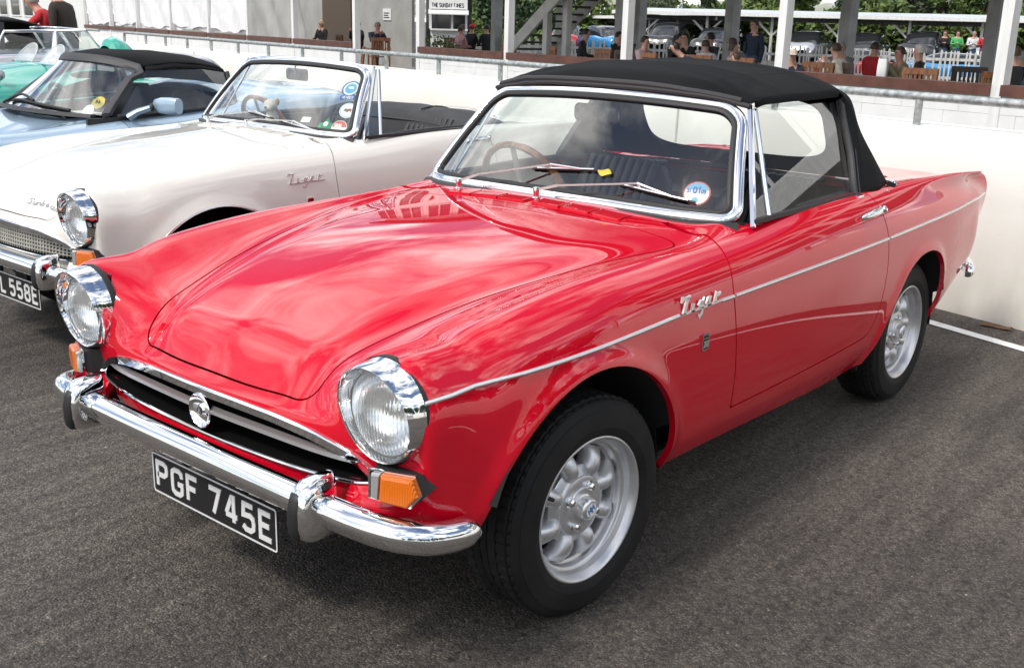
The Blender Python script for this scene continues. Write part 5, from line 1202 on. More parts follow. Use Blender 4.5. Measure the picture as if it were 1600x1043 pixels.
TL = [(-33.5, -27.8, .62, 'leaf3', 1, 'dark evergreen standing close behind the staircase'), (-75, -56, .62, 'leaf2', 2, 'pale grey-green tree behind the angled car shelter'), (-79, -50.5, .50, 'leaf2', 3, 'thin pale tree just left of the open patch of sky'), (-82, -43.0, .55, 'leaf', 4, 'bright green tree just right of the open patch of sky'),
      (-80, -38.5, .62, 'leaf', 2, 'broad green tree above the left end of the long shelter'), (-83, -34.0, .64, 'leaf3', 5, 'dark full tree above the middle of the long shelter'), (-80, -30.5, .58, 'leaf', 3, 'light green tree right of the dark one above the long shelter'), (-79, -26.0, .64, 'leaf', 4, 'broad green tree above the right part of the long shelter'), (-76, -22.0, .60, 'leaf3', 1, 'dark tree with an open top over the people under the shelter'), (-72, -17.5, .62, 'leaf2', 4, 'grey-green tree with low branches at the right end of the long shelter'), (-70, -12, .62, 'leaf', 4, 'green tree at the far right behind the white corner post'), (-66, -7, .62, 'leaf3', 5, 'dark tree beyond the far right corner post'), (-66, -61, .66, 'leaf3', 5, 'dark tree farthest left behind the kiosk'), (-60, -52, .55, 'leaf', 2, 'green tree directly behind the kiosk roof'), (-84, -48.0, .42, 'leaf3', 1, 'small dark conifer below the open patch of sky')]
TL += [(-86 + i*1.5, -54 + i*5.2, .60 + .05*(i % 3), ('leaf', 'leaf3', 'leaf2')[i % 3], (3, 5, 2)[i % 3], 'tree in the back row of the wood behind the shelters') for i in range(10)]
for i, a in enumerate(TL): tree(*a, rz=i*1.3)
for i in range(16): 
    x = -34 + 5.5*i; tree(x, 36 + 3*math.sin(i*2.1), 1.25 + .15*math.sin(i*1.3), ('leaf', 'leaf3', 'leaf2')[i % 3], (2, 5, 4)[i % 3], 'tree in the row across the paddock behind the camera', i*.9)
for o in bpy.data.objects:
    if o.get('label') == 'tree in the row across the paddock behind the camera': o['group'] = 'trees across the paddock'
r_ = np.random.RandomState(12); V = []; F = []
for a_, b_, n_q in (((-52.0, -40.0), (-63.5, -2.0), 15000), ((-70.0, -66.0), (-52.0, -40.0), 6000)):
    p = np.array(a_) + (np.array(b_) - np.array(a_))*r_.uniform(0, 1, (n_q, 1)); hh = r_.uniform(0, 1, n_q)**.8*(2.5 + .4*np.sin(p[:, 1]*.8) + .3*np.sin(p[:, 1]*2.3))
    P3 = np.stack([p[:, 0] + r_.uniform(-.7, .7, n_q), p[:, 1] + r_.uniform(-.5, .5, n_q), hh], 1); u = r_.normal(size=(n_q, 3)); u /= np.linalg.norm(u, axis=1, keepdims=True); w_ = np.cross(u, r_.normal(size=(n_q, 3))); w_ /= np.linalg.norm(w_, axis=1, keepdims=True); sz = r_.uniform(.14, .30, (n_q, 1))
    for q in range(n_q): b = len(V); V += [P3[q] - u[q]*sz[q], P3[q] + w_[q]*sz[q]*.5, P3[q] + u[q]*sz[q], P3[q] - w_[q]*sz[q]*.5]; F.append((b, b+1, b+2, b+3))
hd = MB(); hd.add(V, F, False); setp(hd.build('hedge', M['leaf'], None, None), 'long leafy hedge closing the car park behind the shelters', 'hedge', kind='stuff')
bs = MB(); r_ = np.random.RandomState(8)
for q in range(900):
    v = r_.normal(size=3); v /= np.linalg.norm(v); p = np.array((-20.6, -19.6, .55)) + v*np.array((.7, .7, .55))*r_.uniform(.5, 1); u = unit(r_.normal(size=3)); w_ = unit(np.cross(u, r_.normal(size=3))); s_ = .05
    b = len(bs.v); bs.add([p - u*s_, p + w_*s_*.5, p + u*s_, p - w_*s_*.5], [(0, 1, 2, 3)], False)
setp(bs.build('bush', M['leaf'], None, None), 'small leafy bush below the kiosk counter', 'bush')
# ------------------------------------------------------------------ the cream convertible beside it
WX, WY, WH = -.665, -2.425, -.009
car2, body2, doors2, wsc2 = tiger('cream')
car2.location = (WX, WY, 0); car2.rotation_euler = (0, 0, WH)
setp(car2, 'cream white convertible with its hood folded down, parked beside the red car', 'car', 'convertible cars parked by the wall')
m = MB(); rows = []
for x, z in ((-1.60, .80), (-1.61, .90), (-1.66, .955), (-1.76, .975), (-1.90, .965), (-2.02, .93), (-2.05, .88)):
    rows.append([(x + .05*abs(y)**2 - .0*y, y*(1 - .03*(x + 1.6)**2), z - .05*(abs(y)/.6)**4 + .006*math.sin(y*14 + x*9)) for y in np.linspace(-.60, .60, 33)])
fh = m.grid(np.array(rows), flip=True).build('folded_hood', M['hood_grey'] if 'hood_grey' in M else M.setdefault('hood_grey', noise_col(mat('grey_black_hood_cloth', (.03, .03, .033), .7), (.022, .022, .025), (.042, .042, .046), 5, 5, bump=.2, bump_scale=300)), car2, 50)
sm_ = MB(); sm_.tube([(-1.60 - .012, y, .905 - .05*(abs(y)/.6)**4) for y in np.linspace(-.58, .58, 20)], .008, 6); sm_.tube([(-1.62 - .43*u, .25 - .08*u, .958 + .022*math.sin(u*3.1) - .05*u*u + .004) for u in np.linspace(.08, 1, 9)], .005, 6)
sm_.build('hood_seam', M['trim'], fh)
for i, y in enumerate((-.35, -.05, .2, .45)): MB().lathe([(.010, 0), (.010, .004), (.006, .008), (0, .009)], 12, (-2.03, y, .925), (-.6, 0, .8)).build('hood_stud', M['chrome'], fh)
# script along the bonnet edge
sc_b = MB(); PTS = []
yy0, yy1 = .10, .335
def bonnet_at(y, up):
    x = .548 - .02*(y/.35)**2 - up*.6; p, n_ = hit_top(x, y); return p, n_
def scr(pts, wds):
    rows = []
    for (a, b), w_ in zip(pts, wds):
        p, n_ = bonnet_at(yy0 + a*(yy1 - yy0), b*.034 + .010); rows.append((p, n_, w_*.034))
    P = np.array([r[0] for r in rows]); U = np.array([r[1] for r in rows]); k = len(P); R_ = []
    for i in range(k):
        t = unit(P[min(i+1, k-1)] - P[max(i-1, 0)]); s_ = unit(np.cross(t, U[i])); w_ = rows[i][2]/2
        R_.append([P[i] - s_*w_ - U[i]*.001, P[i] - s_*w_ + U[i]*.003, P[i] + s_*w_ + U[i]*.003, P[i] + s_*w_ - U[i]*.001])
    sc_b.grid(np.array(R_), False, True, False)
L7 = {'S': [(.8, .85), (.4, 1), (.1, .8), (.6, .4), (.5, .05), (0, .1)], 'u': [(0, .5), (.1, .05), (.6, .1), (.8, .5), (.85, 0)], 'n': [(0, 0), (.1, .5), (.5, .5), (.8, .3), (.8, 0)], 'b': [(.1, 1), (.05, 0), (.6, .05), (.7, .35), (.15, .45)], 'e': [(.1, .25), (.7, .3), (.5, .5), (.1, .3), (.3, 0), (.8, .1)], 'a': [(.75, .45), (.3, .5), (.05, .2), (.4, 0), (.75, .4), (.85, 0)], 'm': [(0, 0), (.1, .5), (.4, .45), (.42, 0), (.5, .45), (.8, .45), (.85, 0)]}
xo = 0.0
for ch in 'Sunbeam':
    wd_ = .19 if ch in 'Sm' else .135; scr([(xo + a*wd_*.92, b) for a, b in L7[ch]], [.16]*len(L7[ch])); xo += wd_
scr([(.02, .02), (.98, .02)], [.07, .07])
sc_b.build('nose_script', M['brake_barrel_shade'] if False else mat('nose_script_metal', (.45, .45, .46), .25, .9), body2)
# bright wheel arch trim
tr = MB()
for s in (1, -1):
    P, U = [], []
    for p in POLY_ARCH_F[2:-3]:
        q, n_ = hit_side(.042 + (p[0] - .042)*1.012, .292 + (p[1] - .292)*1.012, s); P.append(q + n_*.001); U.append(n_)
    MB().sweep(P, [(-.006, -.002), (-.004, .004), (.004, .004), (.006, -.002)], U).build('arch_trim', M['brushed'], body2)
# windscreen stickers
d, p, x, y, nn = glass_disc(wsc2, 'club_sticker', .469, .662, .048, M['print_blue'])
glass_disc(d, 'sticker_ring', .469, .662, .041, M['paper'], -.0035); glass_disc(d, 'sticker_centre', .469, .662, .031, M['skyblue'], -.003)
glass_disc(d, 'sticker_globe', .469, .662, 0, M['paper'], -.0025, poly=[(-.018, .004), (-.008, .014), (.010, .013), (.018, .004), (.012, -.004), (-.004, -.002)])
rb = MB(); pb = ws_pt(.492, .545, -.004); rb.ribbon([(-.050, -.008), (-.02, .004), (.02, .004), (.05, -.008)], .028, pb, x, y, 0, .001); rb.build('sticker_ribbon', M['print_blue'], d)
tx = MB(); lettering(tx, 'MEMBER', ws_pt(.492, .545, -.0028) - x*.040 - y*.009, x, y, .015, stroke=.18, gap=.22, z1=.0006, sx=.75); tx.build('sticker_lettering', M['paper'], d)
d, p, x, y, nn = glass_disc(wsc2, 'round_sticker', .524, .372, .044, M['paper'])
glass_disc(d, 'sticker_ring', .524, .372, 0, M['skyblue'], -.0035, poly=[(.040*math.cos(t), .040*math.sin(t)) for t in np.linspace(0, 6.283, 28, endpoint=False)]); glass_disc(d, 'sticker_face', .524, .372, .037, M['paper'], -.003)
glass_disc(d, 'sticker_animal', .524, .372, 0, mat('print_brown', (.22, .10, .04), .5), -.0025, poly=[(-.022, -.004), (-.016, .010), (-.002, .008), (.012, .012), (.022, .004), (.018, -.010), (.010, -.004), (-.004, -.012), (-.012, -.005)])
d, p, x, y, nn = glass_disc(wsc2, 'tax_disc', .531, .145, .041, M['paper'])
glass_disc(d, 'disc_upper', .531, .145, 0, M['print_red'], -.0035, poly=[(.038*math.cos(t), .038*math.sin(t)) for t in np.linspace(0.1, math.pi - .1, 16)])
tm = MB(); lettering(tm, '0808', ws_pt(.531, .145, -.003) - x*.026 + y*.004, x, y, .016, stroke=.2, gap=.2, z1=.0006, sx=.7); tm.build('disc_digits', M['paper'], d)
d, p, x, y, nn = glass_disc(wsc2, 'green_sticker', .452, .176, 0, M['print_green'], poly=[(-.045, -.035), (.042, -.035), (.036, .010), (.022, .006), (.004, .040), (-.014, .008), (-.034, .004)])
glass_disc(d, 'sticker_emblem', .452, .176, .014, M['paper'], -.0035)
glass_disc(wsc2, 'paper_slip', .309, .20, 0, M['paper'], poly=[(-.03, -.018), (.032, -.014), (.03, .014), (-.028, .012)])
# plush dog on the dashboard
def wloc(p):
    c, s = math.cos(WH), math.sin(WH); return np.array((WX + c*p[0] - s*p[1], WY + s*p[0] + c*p[1], p[2]))
M['plush_white'] = mat('white_plush', (.72, .68, .62), .95, sheen=.4); M['plush_tan'] = mat('tan_plush', (.42, .22, .12), .95, sheen=.4)
td = empty('plush_dog', tuple(wloc((-.87, -.07, .880))), 0.3, 'small white and tan plush dog sitting on the dashboard of the cream car', 'soft toy')
def ball(m, c, r, n=14): 
    rx = np.array(r if hasattr(r, '__len__') else (r, r, r)); rows = [[np.array(c) + rx*np.array((math.sin(a)*math.cos(b), math.sin(a)*math.sin(b), math.cos(a))) for b in np.linspace(0, 2*np.pi, n, endpoint=False)] for a in np.linspace(.05, math.pi - .05, 10)]; return m.grid(np.array(rows), False, True)
m = MB(); ball(m, (0, 0, .045), (.036, .034, .048)); ball(m, (.01, 0, .115), (.034, .038, .034)); ball(m, (.038, 0, .104), (.018, .024, .016)); m.build('body', M['plush_white'], td)
for s in (1, -1):
    ball(MB(), (.0, s*.036, .135), (.010, .012, .018)).build('ear', M['plush_tan'], td); ball(MB(), (.028, s*.024, .012), (.028, .015, .015)).build('paw', M['plush_tan'], td); ball(MB(), (.036, s*.014, .122), (.004, .004, .005), 8).build('eye', M['print_black'], td)
ball(MB(), (.056, 0, .108), (.005, .008, .006), 8).build('nose', M['print_black'], td)

# ------------------------------------------------------------------ the other cars to the left
def loft_half(st, nu=90, nv=40):
    net = np.array(st, float); mir = net[:, ::-1][:, 1:].copy(); mir[..., 1] *= -1; full = np.concatenate([net, mir], 1)
    d = np.linalg.norm(np.diff(full, axis=0), axis=2).mean(1); tu = np.concatenate([[0], np.cumsum(d)]); G = nat_spline(tu, full, np.linspace(0, tu[-1], nu))
    d = np.linalg.norm(np.diff(full, axis=1), axis=2).mean(0); tv = np.concatenate([[0], np.cumsum(d)]); return nat_spline(tv, G.transpose(1, 0, 2), np.linspace(0, tv[-1], 2*nv + 1)).transpose(1, 0, 2)
def grid_vnf(G):
    nu, nv = G.shape[:2]; V = G.reshape(-1, 3); N = np.cross(np.gradient(G, axis=1), np.gradient(G, axis=0)).reshape(-1, 3); N /= np.maximum(np.linalg.norm(N, axis=1, keepdims=True), 1e-9)
    if N[np.argmax(V[:, 2])][2] < 0: N = -N
    F = [(i*nv+j, (i+1)*nv+j, (i+1)*nv+j+1, i*nv+j+1) for i in range(nu-1) for j in range(nv-1)]; q = F[len(F)//2]
    if np.dot(np.cross(V[q[1]] - V[q[0]], V[q[2]] - V[q[0]]), N[q[0]]) < 0: F = [f[::-1] for f in F]
    return V, N, F
M['ice_blue'] = mat('ice_blue_metallic', (.33, .45, .57), .3, .25, 1.0, .03); M['turquoise'] = mat('turquoise_paint', (.02, .36, .27), .35, 0, 1.0, .03); M['silver'] = mat('silver_grey_paint', (.36, .36, .39), .3, .5, .8, .04); M['dark_green'] = mat('dark_green_paint', (.012, .03, .022), .3, 0, 1.0, .03)
M['matt_black'] = mat('satin_black', (.028, .028, .031), .55)
# light blue mid-engined sports car; built about its own middle, front towards +x
SX, SY = -.07, -4.90
sp = empty('sports_car', (SX, SY, 0), 0.0, 'light blue low sports car with black soft top and black windscreen frame', 'car', 'other cars in the row by the wall')
st = []
for x, zc, z0, yw, zs in ((.02, .42, .42, .55, .36), (-.08, .52, .49, .66, .42), (-.35, .64, .56, .76, .50), (-.70, .725, .62, .81, .56), (-1.05, .745, .67, .82, .58), (-1.45, .775, .78, .81, .60), (-1.85, .805, .83, .80, .60), (-2.25, .835, .85, .81, .60), (-2.55, .885, .96, .84, .62), (-2.85, .94, .985, .86, .62), (-3.2, .93, .95, .85, .62), (-3.55, .86, .88, .80, .60), (-3.66, .70, .72, .72, .55)):
    st.append([(x, yw*.93, .22), (x, yw*.985, .38), (x, yw, zs), (x, yw*.975, zc - .10), (x, yw*.90, zc - .025), (x, yw*.79, zc), (x, yw*.58, zc*.45 + z0*.55), (x, yw*.3, z0 + .004), (x, 0, z0 + .01)])
V, N, F = grid_vnf(loft_half(st, 130, 46))
V, N, F = clip(V, N, F, np.where(np.abs(V[:, 1]) > .4, -seg_sdf(V[:, [0, 2]], [(-1.30, -.5), (-1.30, .30)] + arc(-.935, .30, .365, 180, 0, 20) + [(-.57, -.5)]), 1))
V, N, F = clip(V, N, F, np.where(np.abs(V[:, 1]) > .4, -seg_sdf(V[:, [0, 2]], [(-3.60, -.5), (-3.60, .30)] + arc(-3.235, .30, .365, 180, 0, 20) + [(-2.87, -.5)]), 1))
cab = [(-1.40, 0), (-1.43, .35), (-1.52, .60), (-1.62, .665), (-2.42, .68), (-2.46, .5), (-2.46, 0)]; cab = cab + [(a, -b) for a, b in cab[::-1][1:-1]]
V, N, F = clip(V, N, F, np.where(V[:, 2] > .6, -seg_sdf(V[:, :2], cab), 1))
fd_ = lambda V: np.where(V[:, 1] > .4, seg_sdf(V[:, [0, 2]], [(-1.64, 1.1), (-1.60, .80), (-1.625, .74), (-1.63, .30), (-2.45, .28), (-2.56, .45), (-2.52, .8), (-2.47, 1.1)]), -.5)
D1 = clip(V, N, F, fd_(V) - .003); B1 = clip(V, N, F, -fd_(V) - .003)
mesh_obj('body', shell_mesh('body', *B1, mats=[M['ice_blue']]), sp); sdoor = mesh_obj('door', shell_mesh('door', *D1, mats=[M['ice_blue']]), sp)
m = MB(); m.box((-1.9, 0, .30), (1.2, 1.3, .02)).box((-2.47, 0, .62), (.03, 1.3, .60)); [m.box((-1.93, s*.68, .55), (1.1, .02, .5)) for s in (1, -1)]; m.box((-1.45, 0, .55), (.03, 1.1, .42)); m.build('cockpit', M['trim'], sp)
for s in (1, -1):
    for xc in (-.935, -3.235):
        ty = MB().lathe([(.19, -.08), (.25, -.09), (.295, -.075), (.302, 0), (.295, .075), (.25, .09), (.19, .085), (.18, .05), (.05, .03), (0, .03)], 40, (xc, s*.70, .302), (0, s, 0)).build('wheel', M['tyre'], sp)
        MB().lathe([(.36, -.12), (.372, .06)], 30, (xc, s*.70, .30), (0, s, 0)).build('wheel_housing', M['darkhole'], sp)
def sw(a, b):     # windscreen of the blue car
    hb = .69 - .20*b; q = a/hb; return np.array((-1.36 - .17*q*q - .33*b - .06*b*q*q, a, .805 + .008*(1 - q*q) + (.33 - .045*abs(q)**3)*b))
rows = [[sw(k*(.69 - .20*b - .03), b) for k in np.linspace(-1, 1, 25)] for b in np.linspace(.02, .97, 10)]
sg = MB().grid(np.array(rows), flip=True).build('windscreen', M['glass'], sp, None)
pth = [(-.655, .03)] + [(-.69 + .20*b + .035, b) for b in (.2, .4, .6, .75)] + [(-.515, .88), (-.47, .965), (-.38, .99)] + [(a, 1.0) for a in np.linspace(-.3, .3, 9)] + [(.38, .99), (.47, .965), (.515, .88)] + [(.69 - .20*b - .035, b) for b in (.75, .6, .4, .2)] + [(.655, .03)]
P = [sw(a, b) for a, b in pth]
MB().sweep(P, [(-.034, -.012), (-.030, .012), (0, .018), (.030, .012), (.034, -.012)], [unit(np.array((.75, a*.35, .6))) for a, b in pth]).build('windscreen_frame', M['matt_black'], sp, 60)
MB().sweep([sw(a, -.0) + (.02, 0, 0) for a in np.linspace(-.6, .6, 21)], [(-.03, -.01), (.03, -.01), (.02, .01), (-.02, .01)], (0, 0, 1)).build('scuttle_panel', M['matt_black'], sp)
rows = []
for x, zc, ye, ze in ((-1.70, 1.152, .49, 1.100), (-1.78, 1.178, .52, 1.118), (-1.95, 1.195, .545, 1.126), (-2.2, 1.190, .55, 1.120), (-2.38, 1.172, .55, 1.105), (-2.48, 1.145, .55, 1.085), (-2.52, 1.09, .555, 1.04), (-2.535, .98, .57, .96)):
    rows.append([(x - u*u*max(0.0, min(.21, .21*(x + 2.38)/.60)), ye*(.8*u + .2*math.sin(u*math.pi/2)), ze + (zc - ze)*(1 - abs(u)**2.6) + .002*math.sin(u*9 + x*20)) for u in np.linspace(-1, 1, 33)])
rf = MB().grid(np.array(rows), flip=True); [rf.grid(np.array([[(x, s*y, z) for x, y, z in r] for r in ([(-1.92, .50, 1.102), (-2.1, .546, 1.124), (-2.3, .55, 1.110), (-2.49, .55, 1.080)], [(-1.90, .525, 1.075), (-2.1, .566, 1.094), (-2.3, .572, 1.082), (-2.485, .575, 1.055)])])) for s in (1, -1)]
sr = rf.build('soft_top', M['cloth'], sp, 50); sr.modifiers.new('thickness', 'SOLIDIFY').thickness = .006
for s in (1, -1):
    g4 = [(-1.60, s*.695, .815), (-2.46, s*.70, .845), (-2.485, s*.575, 1.056), (-2.3, s*.572, 1.083), (-2.1, s*.566, 1.095), (-1.90, s*.53, 1.076)]
    MB().add(g4, [tuple(range(6)) if s > 0 else tuple(range(6))[::-1]], False).build('side_window', M['glass'], sdoor if s > 0 else sp)
    MB().tube([(-1.58, s*.70, .808), (-2.0, s*.705, .826), (-2.47, s*.71, .846)], .012, 6).tube([(-2.48, s*.70, .846), (-2.50, s*.58, 1.06)], .016, 6).build('window_seal', M['matt_black'], sr)
    # door mirror
    mc_ = np.array((-1.83, s*.86, .875)); rows = []
    for q, k in ((-.075, .35), (-.06, .75), (-.02, .97), (.03, 1.0), (.07, .95), (.078, .88)): rows.append([mc_ + np.array((-.02*q*2 + b*0 - (.05*k if 0 else 0), 0, 0)) + np.array((-(q*.3), q*s, 0))*1.2 + np.array((a*.55*k, 0, b*k)) for a, b in rrect(.12, .105, .04, 5)])
    mm_ = MB().grid(np.array(rows), False, True); mm_.add(rows[-1], [tuple(range(len(rows[-1])))], True); mi = mm_.build('door_mirror', M['ice_blue'], sp, 50)
    MB().tube([(-1.66, s*.70, .80), (-1.70, s*.74, .835), (-1.76, s*.79, .862)], [.035, .028, .022], 10, squash=(1.3, .8)).build('mirror_stalk', M['ice_blue'], mi)
    MB().tube([(-1.762, s*.788, .861), (-1.772, s*.796, .864)], .026, 12).build('mirror_ring', M['matt_black'], mi)
L_ = [sw(a, b) + (.012, 0, .006) for a, b in ((-.45, .08), (-.2, .13), (.1, .10), (.40, .05))]
wp_ = MB().tube(catmull(L_, 6), .010, 6).build('wiper', M['black'], sp); MB().tube(catmull([sw(a, b) + (.02, 0, .016) for a, b in ((-.52, .0), (-.25, .20), (.02, .13))], 6), .009, 6).build('wiper_arm', M['black'], wp_)
def sdisc(name, a, b, r, mt, par, squash=1.0):
    p = sw(a, b) + np.array((-.006, 0, -.004)); nn = unit(np.array((.75, .2, .6))); x = unit(np.cross((0, 0, 1), nn)); y = np.cross(nn, x); m = MB(); return m.add([p + r*(x*math.cos(t) + y*math.sin(t)*squash) for t in np.linspace(0, 6.283, 24, endpoint=False)], [tuple(range(24))], False).build(name, mt, par)
dd = sdisc('yellow_sticker', .505, .25, .055, mat('print_ochre', (.50, .40, .06), .5), sg, .85)
p = sw(.505, .25); MB().ribbon([(-.02, -.01), (-.005, .012), (.012, -.008), (.02, .012)], .006, p - np.array((.003, 0, .002)), unit(np.cross((0, 0, 1), (.75, .2, .6))), (0, 0, 1), 0, .001).build('sticker_mark', M['print_black'], dd)
sdisc('round_ticket', .50, .09, .045, M['paper'], sg)
setp(MB().box((-1.62, .25, .800), (.10, .26, .004)).build('paper_sheet', M['paper']), 'white paper sheet lying under the blue car windscreen', 'paper').location = (SX, SY, .0)
m = MB(); c_ = np.array((-1.78, -.33, .80)); ax_ = unit((-.9, 0, .4)); v_ = np.cross(ax_, (0, 1, 0)); m.tube([c_ + .16*(math.cos(t)*np.array((0, 1., 0)) + math.sin(t)*v_) for t in np.linspace(0, 6.283, 28, endpoint=False)], .014, 8, closed=True).build('steering_wheel', M['black'], sp)
for s in (1, -1):
    m = MB(); rows = [[(-2.22 - .14*q + a, s*.33 + b, .42 + .52*q) for a, b in rrect(.10, 2*h, .04, 4)] for q, h in ((0, .2), (.5, .22), (.8, .2), (.95, .13), (1, .08))]; m.grid(np.array(rows), False, True); m.add(rows[-1], [tuple(range(len(rows[-1])))]); m.build('seat', M['trim'], sp, 50)

# turquoise open racer with two aero screens
tr_ = empty('open_racer', (0, -7.35, 0), 0.0, 'turquoise green open racing car with two small aero screens and a headrest', 'car', 'other cars in the row by the wall')
st = []
for x, zc, z0, yw in ((-.55, .50, .52, .45), (-.70, .66, .66, .58), (-1.1, .80, .80, .66), (-1.6, .86, .88, .69), (-2.1, .88, .95, .70), (-2.45, .88, .99, .71), (-2.70, .88, 1.005, .71), (-3.1, .88, .96, .71), (-3.6, .85, .90, .70), (-4.1, .72, .76, .62), (-4.35, .55, .56, .45)):
    st.append([(x, yw*.9, .25), (x, yw*1.0, .45), (x, yw*1.0, .66), (x, yw*.9, zc - .05), (x, yw*.72, zc), (x, yw*.5, zc*.4 + z0*.6), (x, yw*.25, z0 - .006), (x, 0, z0)])
V, N, F = grid_vnf(loft_half(st, 90, 30)); ck = [(-2.80, -.5), (-2.80, .5), (-3.28, .52), (-3.34, .3), (-3.34, -.3), (-3.28, -.52)]
V, N, F = clip(V, N, F, np.where(V[:, 2] > .6, -seg_sdf(V[:, :2], ck), 1)); mesh_obj('body', shell_mesh('body', V, N, F, mats=[M['turquoise']]), tr_)
m = MB(); m.box((-3.1, 0, .45), (.55, 1.1, .5)).build('cockpit', M['trim'], tr_)
for s in (1, -1):
    for xc in (-1.25, -3.55): MB().lathe([(.2, -.07), (.29, -.08), (.32, -.05), (.325, 0), (.32, .05), (.29, .08), (.2, .07), (0, .05)], 32, (xc, s*.64, .325), (0, s, 0)).build('wheel', M['tyre'], tr_)
    m = MB(); c_ = np.array((-2.66, .125 + s*.235, .998)); n_ = unit((.8, 0, .6)); u_ = np.array((0, 1., 0)); v_ = np.cross(n_, u_); v_ = v_ if v_[2] > 0 else -v_
    outl_ = [(.155*math.cos(t), max(.0, .20*math.sin(t)**.8 if math.sin(t) > 0 else 0)) for t in np.linspace(0, math.pi, 17)]
    m.add([c_ + u_*a + v_*b for a, b in outl_], [tuple(range(17))], False); ag = m.build('aero_screen', M['glass'], tr_)
    MB().tube([c_ + u_*a + v_*b for a, b in outl_], .0045, 6).build('screen_edge', M['frost'] if 'frost' in M else M.setdefault('frost', mat('perspex_edge', (.55, .62, .62), .2)), ag); MB().bar(c_ - u_*.17, c_ + u_*.17, .02, .015).build('screen_clamp', M['chrome'], ag)
m = MB(); rows = []
for x, h, wd_ in ((-3.22, .25, .19), (-3.25, .31, .21), (-3.30, .33, .21), (-3.40, .29, .19), (-3.52, .18, .14), (-3.62, .05, .06)): rows.append([(x, .30 + wd_*math.cos(t), .90 + h*math.sin(t)) for t in np.linspace(0, math.pi, 17)])
hr = m.grid(np.array(rows)).build('headrest_fairing', M['turquoise'], tr_); MB().add([(-3.215, .30 + .145*math.cos(t), .93 + .17*math.sin(t)) for t in np.linspace(0, math.pi, 17)], [tuple(range(17))], False).build('headrest_pad', mat('grey_pad', (.42, .40, .38), .8), hr)
m = MB().lathe([(.0, .0), (.03, .005), (.045, .03), (.04, .05), (0, .052)], 14, (-2.15, .60, .93), (1, 0, 0)); ms = m.build('racing_mirror', M['silver'], tr_); MB().tube([(-2.13, .60, .93), (-2.12, .56, .86)], .008, 6).build('mirror_stem', M['chrome'], ms)
MB().disc((-2.0, .42, .955), .05, (.1, .35, .95), 24).build('race_roundel', M['paper'], tr_)
MB().box((-2.62, -.02, .985), (.16, .20, .05), taper=.6).build('scuttle_hump', M['turquoise'], tr_)

# silver roadster with an upright chrome windscreen
sv = empty('roadster', (0, -9.75, 0), 0.0, 'silver grey roadster with a chrome framed windscreen, beyond the turquoise racer', 'car', 'other cars in the row by the wall')
st = []
for x, zc, z0, yw in ((-1.9, .55, .58, .6), (-2.1, .78, .80, .72), (-2.7, .93, .95, .78), (-3.3, .97, .99, .80), (-3.9, .99, 1.01, .80), (-4.5, 1.0, 1.02, .80), (-5.2, .95, .97, .78), (-5.9, .85, .88, .72), (-6.1, .6, .62, .6)):
    st.append([(x, yw*.94, .22), (x, yw, .45), (x, yw, .68), (x, yw*.95, zc - .08), (x, yw*.85, zc - .01), (x, yw*.55, z0), (x, 0, z0 + .01)])
V, N, F = grid_vnf(loft_half(st, 70, 24)); mesh_obj('body', shell_mesh('body', V, N, F, mats=[M['silver']]), sv)
for s in (1, -1):
    for xc in (-2.75, -5.2): MB().lathe([(.2, -.07), (.28, -.08), (.31, -.05), (.315, 0), (.31, .05), (.28, .08), (.2, .07), (0, .05)], 28, (xc, s*.74, .315), (0, s, 0)).build('wheel', M['tyre'], sv)
fr4 = [(-4.38, .66, 1.0), (-4.20, .60, 1.245), (-4.14, .2, 1.255), (-4.12, -.2, 1.255), (-4.20, -.60, 1.245), (-4.38, -.66, 1.0)]
wf = MB().tube(fr4, .016, 8, closed=True).tube([(-4.13, .13, 1.255), (-4.30, .15, 1.0)], .018, 6).build('windscreen_frame', M['chrome'], sv); MB().add(fr4, [tuple(range(6))], False).build('windscreen', M['glass'], wf)
wf2 = MB().tube([(-4.20, .60, 1.245), (-3.85, .63, 1.235), (-3.3, .64, 1.225), (-3.15, .66, .99)], .014, 8).tube([(-3.85, .63, 1.235), (-3.80, .65, 1.0)], .022, 6).build('side_frame', M['chrome'], sv)
MB().add([(-4.36, .66, 1.0), (-4.20, .61, 1.235), (-3.3, .64, 1.215), (-3.17, .66, 1.0)], [(0, 1, 2, 3)], False).build('side_window', M['glass'], wf2)
# dark car beyond, only its raised black roof shows
dk = empty('saloon_car', (0, -12.2, 0), 0.0, 'dark green car with a black roof, farthest in the row at the left edge', 'car', 'other cars in the row by the wall')
st = []
for x, zc, z0, yw in ((-2.0, .55, .58, .6), (-2.2, .78, .80, .72), (-2.8, .90, .92, .78), (-4.5, .95, .97, .80), (-5.4, .92, .95, .78), (-5.8, .6, .62, .6)): st.append([(x, yw*.94, .22), (x, yw, .45), (x, yw, .68), (x, yw*.95, zc - .08), (x, yw*.85, zc - .01), (x, yw*.55, z0), (x, 0, z0 + .01)])
V, N, F = grid_vnf(loft_half(st, 50, 18)); mesh_obj('body', shell_mesh('body', V, N, F, mats=[M['dark_green']]), dk)
rows = [[(x, .62*u, z - .05*abs(u)**3) for u in np.linspace(-1, 1, 15)] for x, z in ((-3.5, 1.30), (-3.6, 1.345), (-4.1, 1.37), (-4.7, 1.35), (-4.95, 1.30), (-5.2, 1.0))]
rf = MB().grid(np.array(rows), flip=True).build('roof', M['cloth'], dk); rf.modifiers.new('thickness', 'SOLIDIFY').thickness = .03
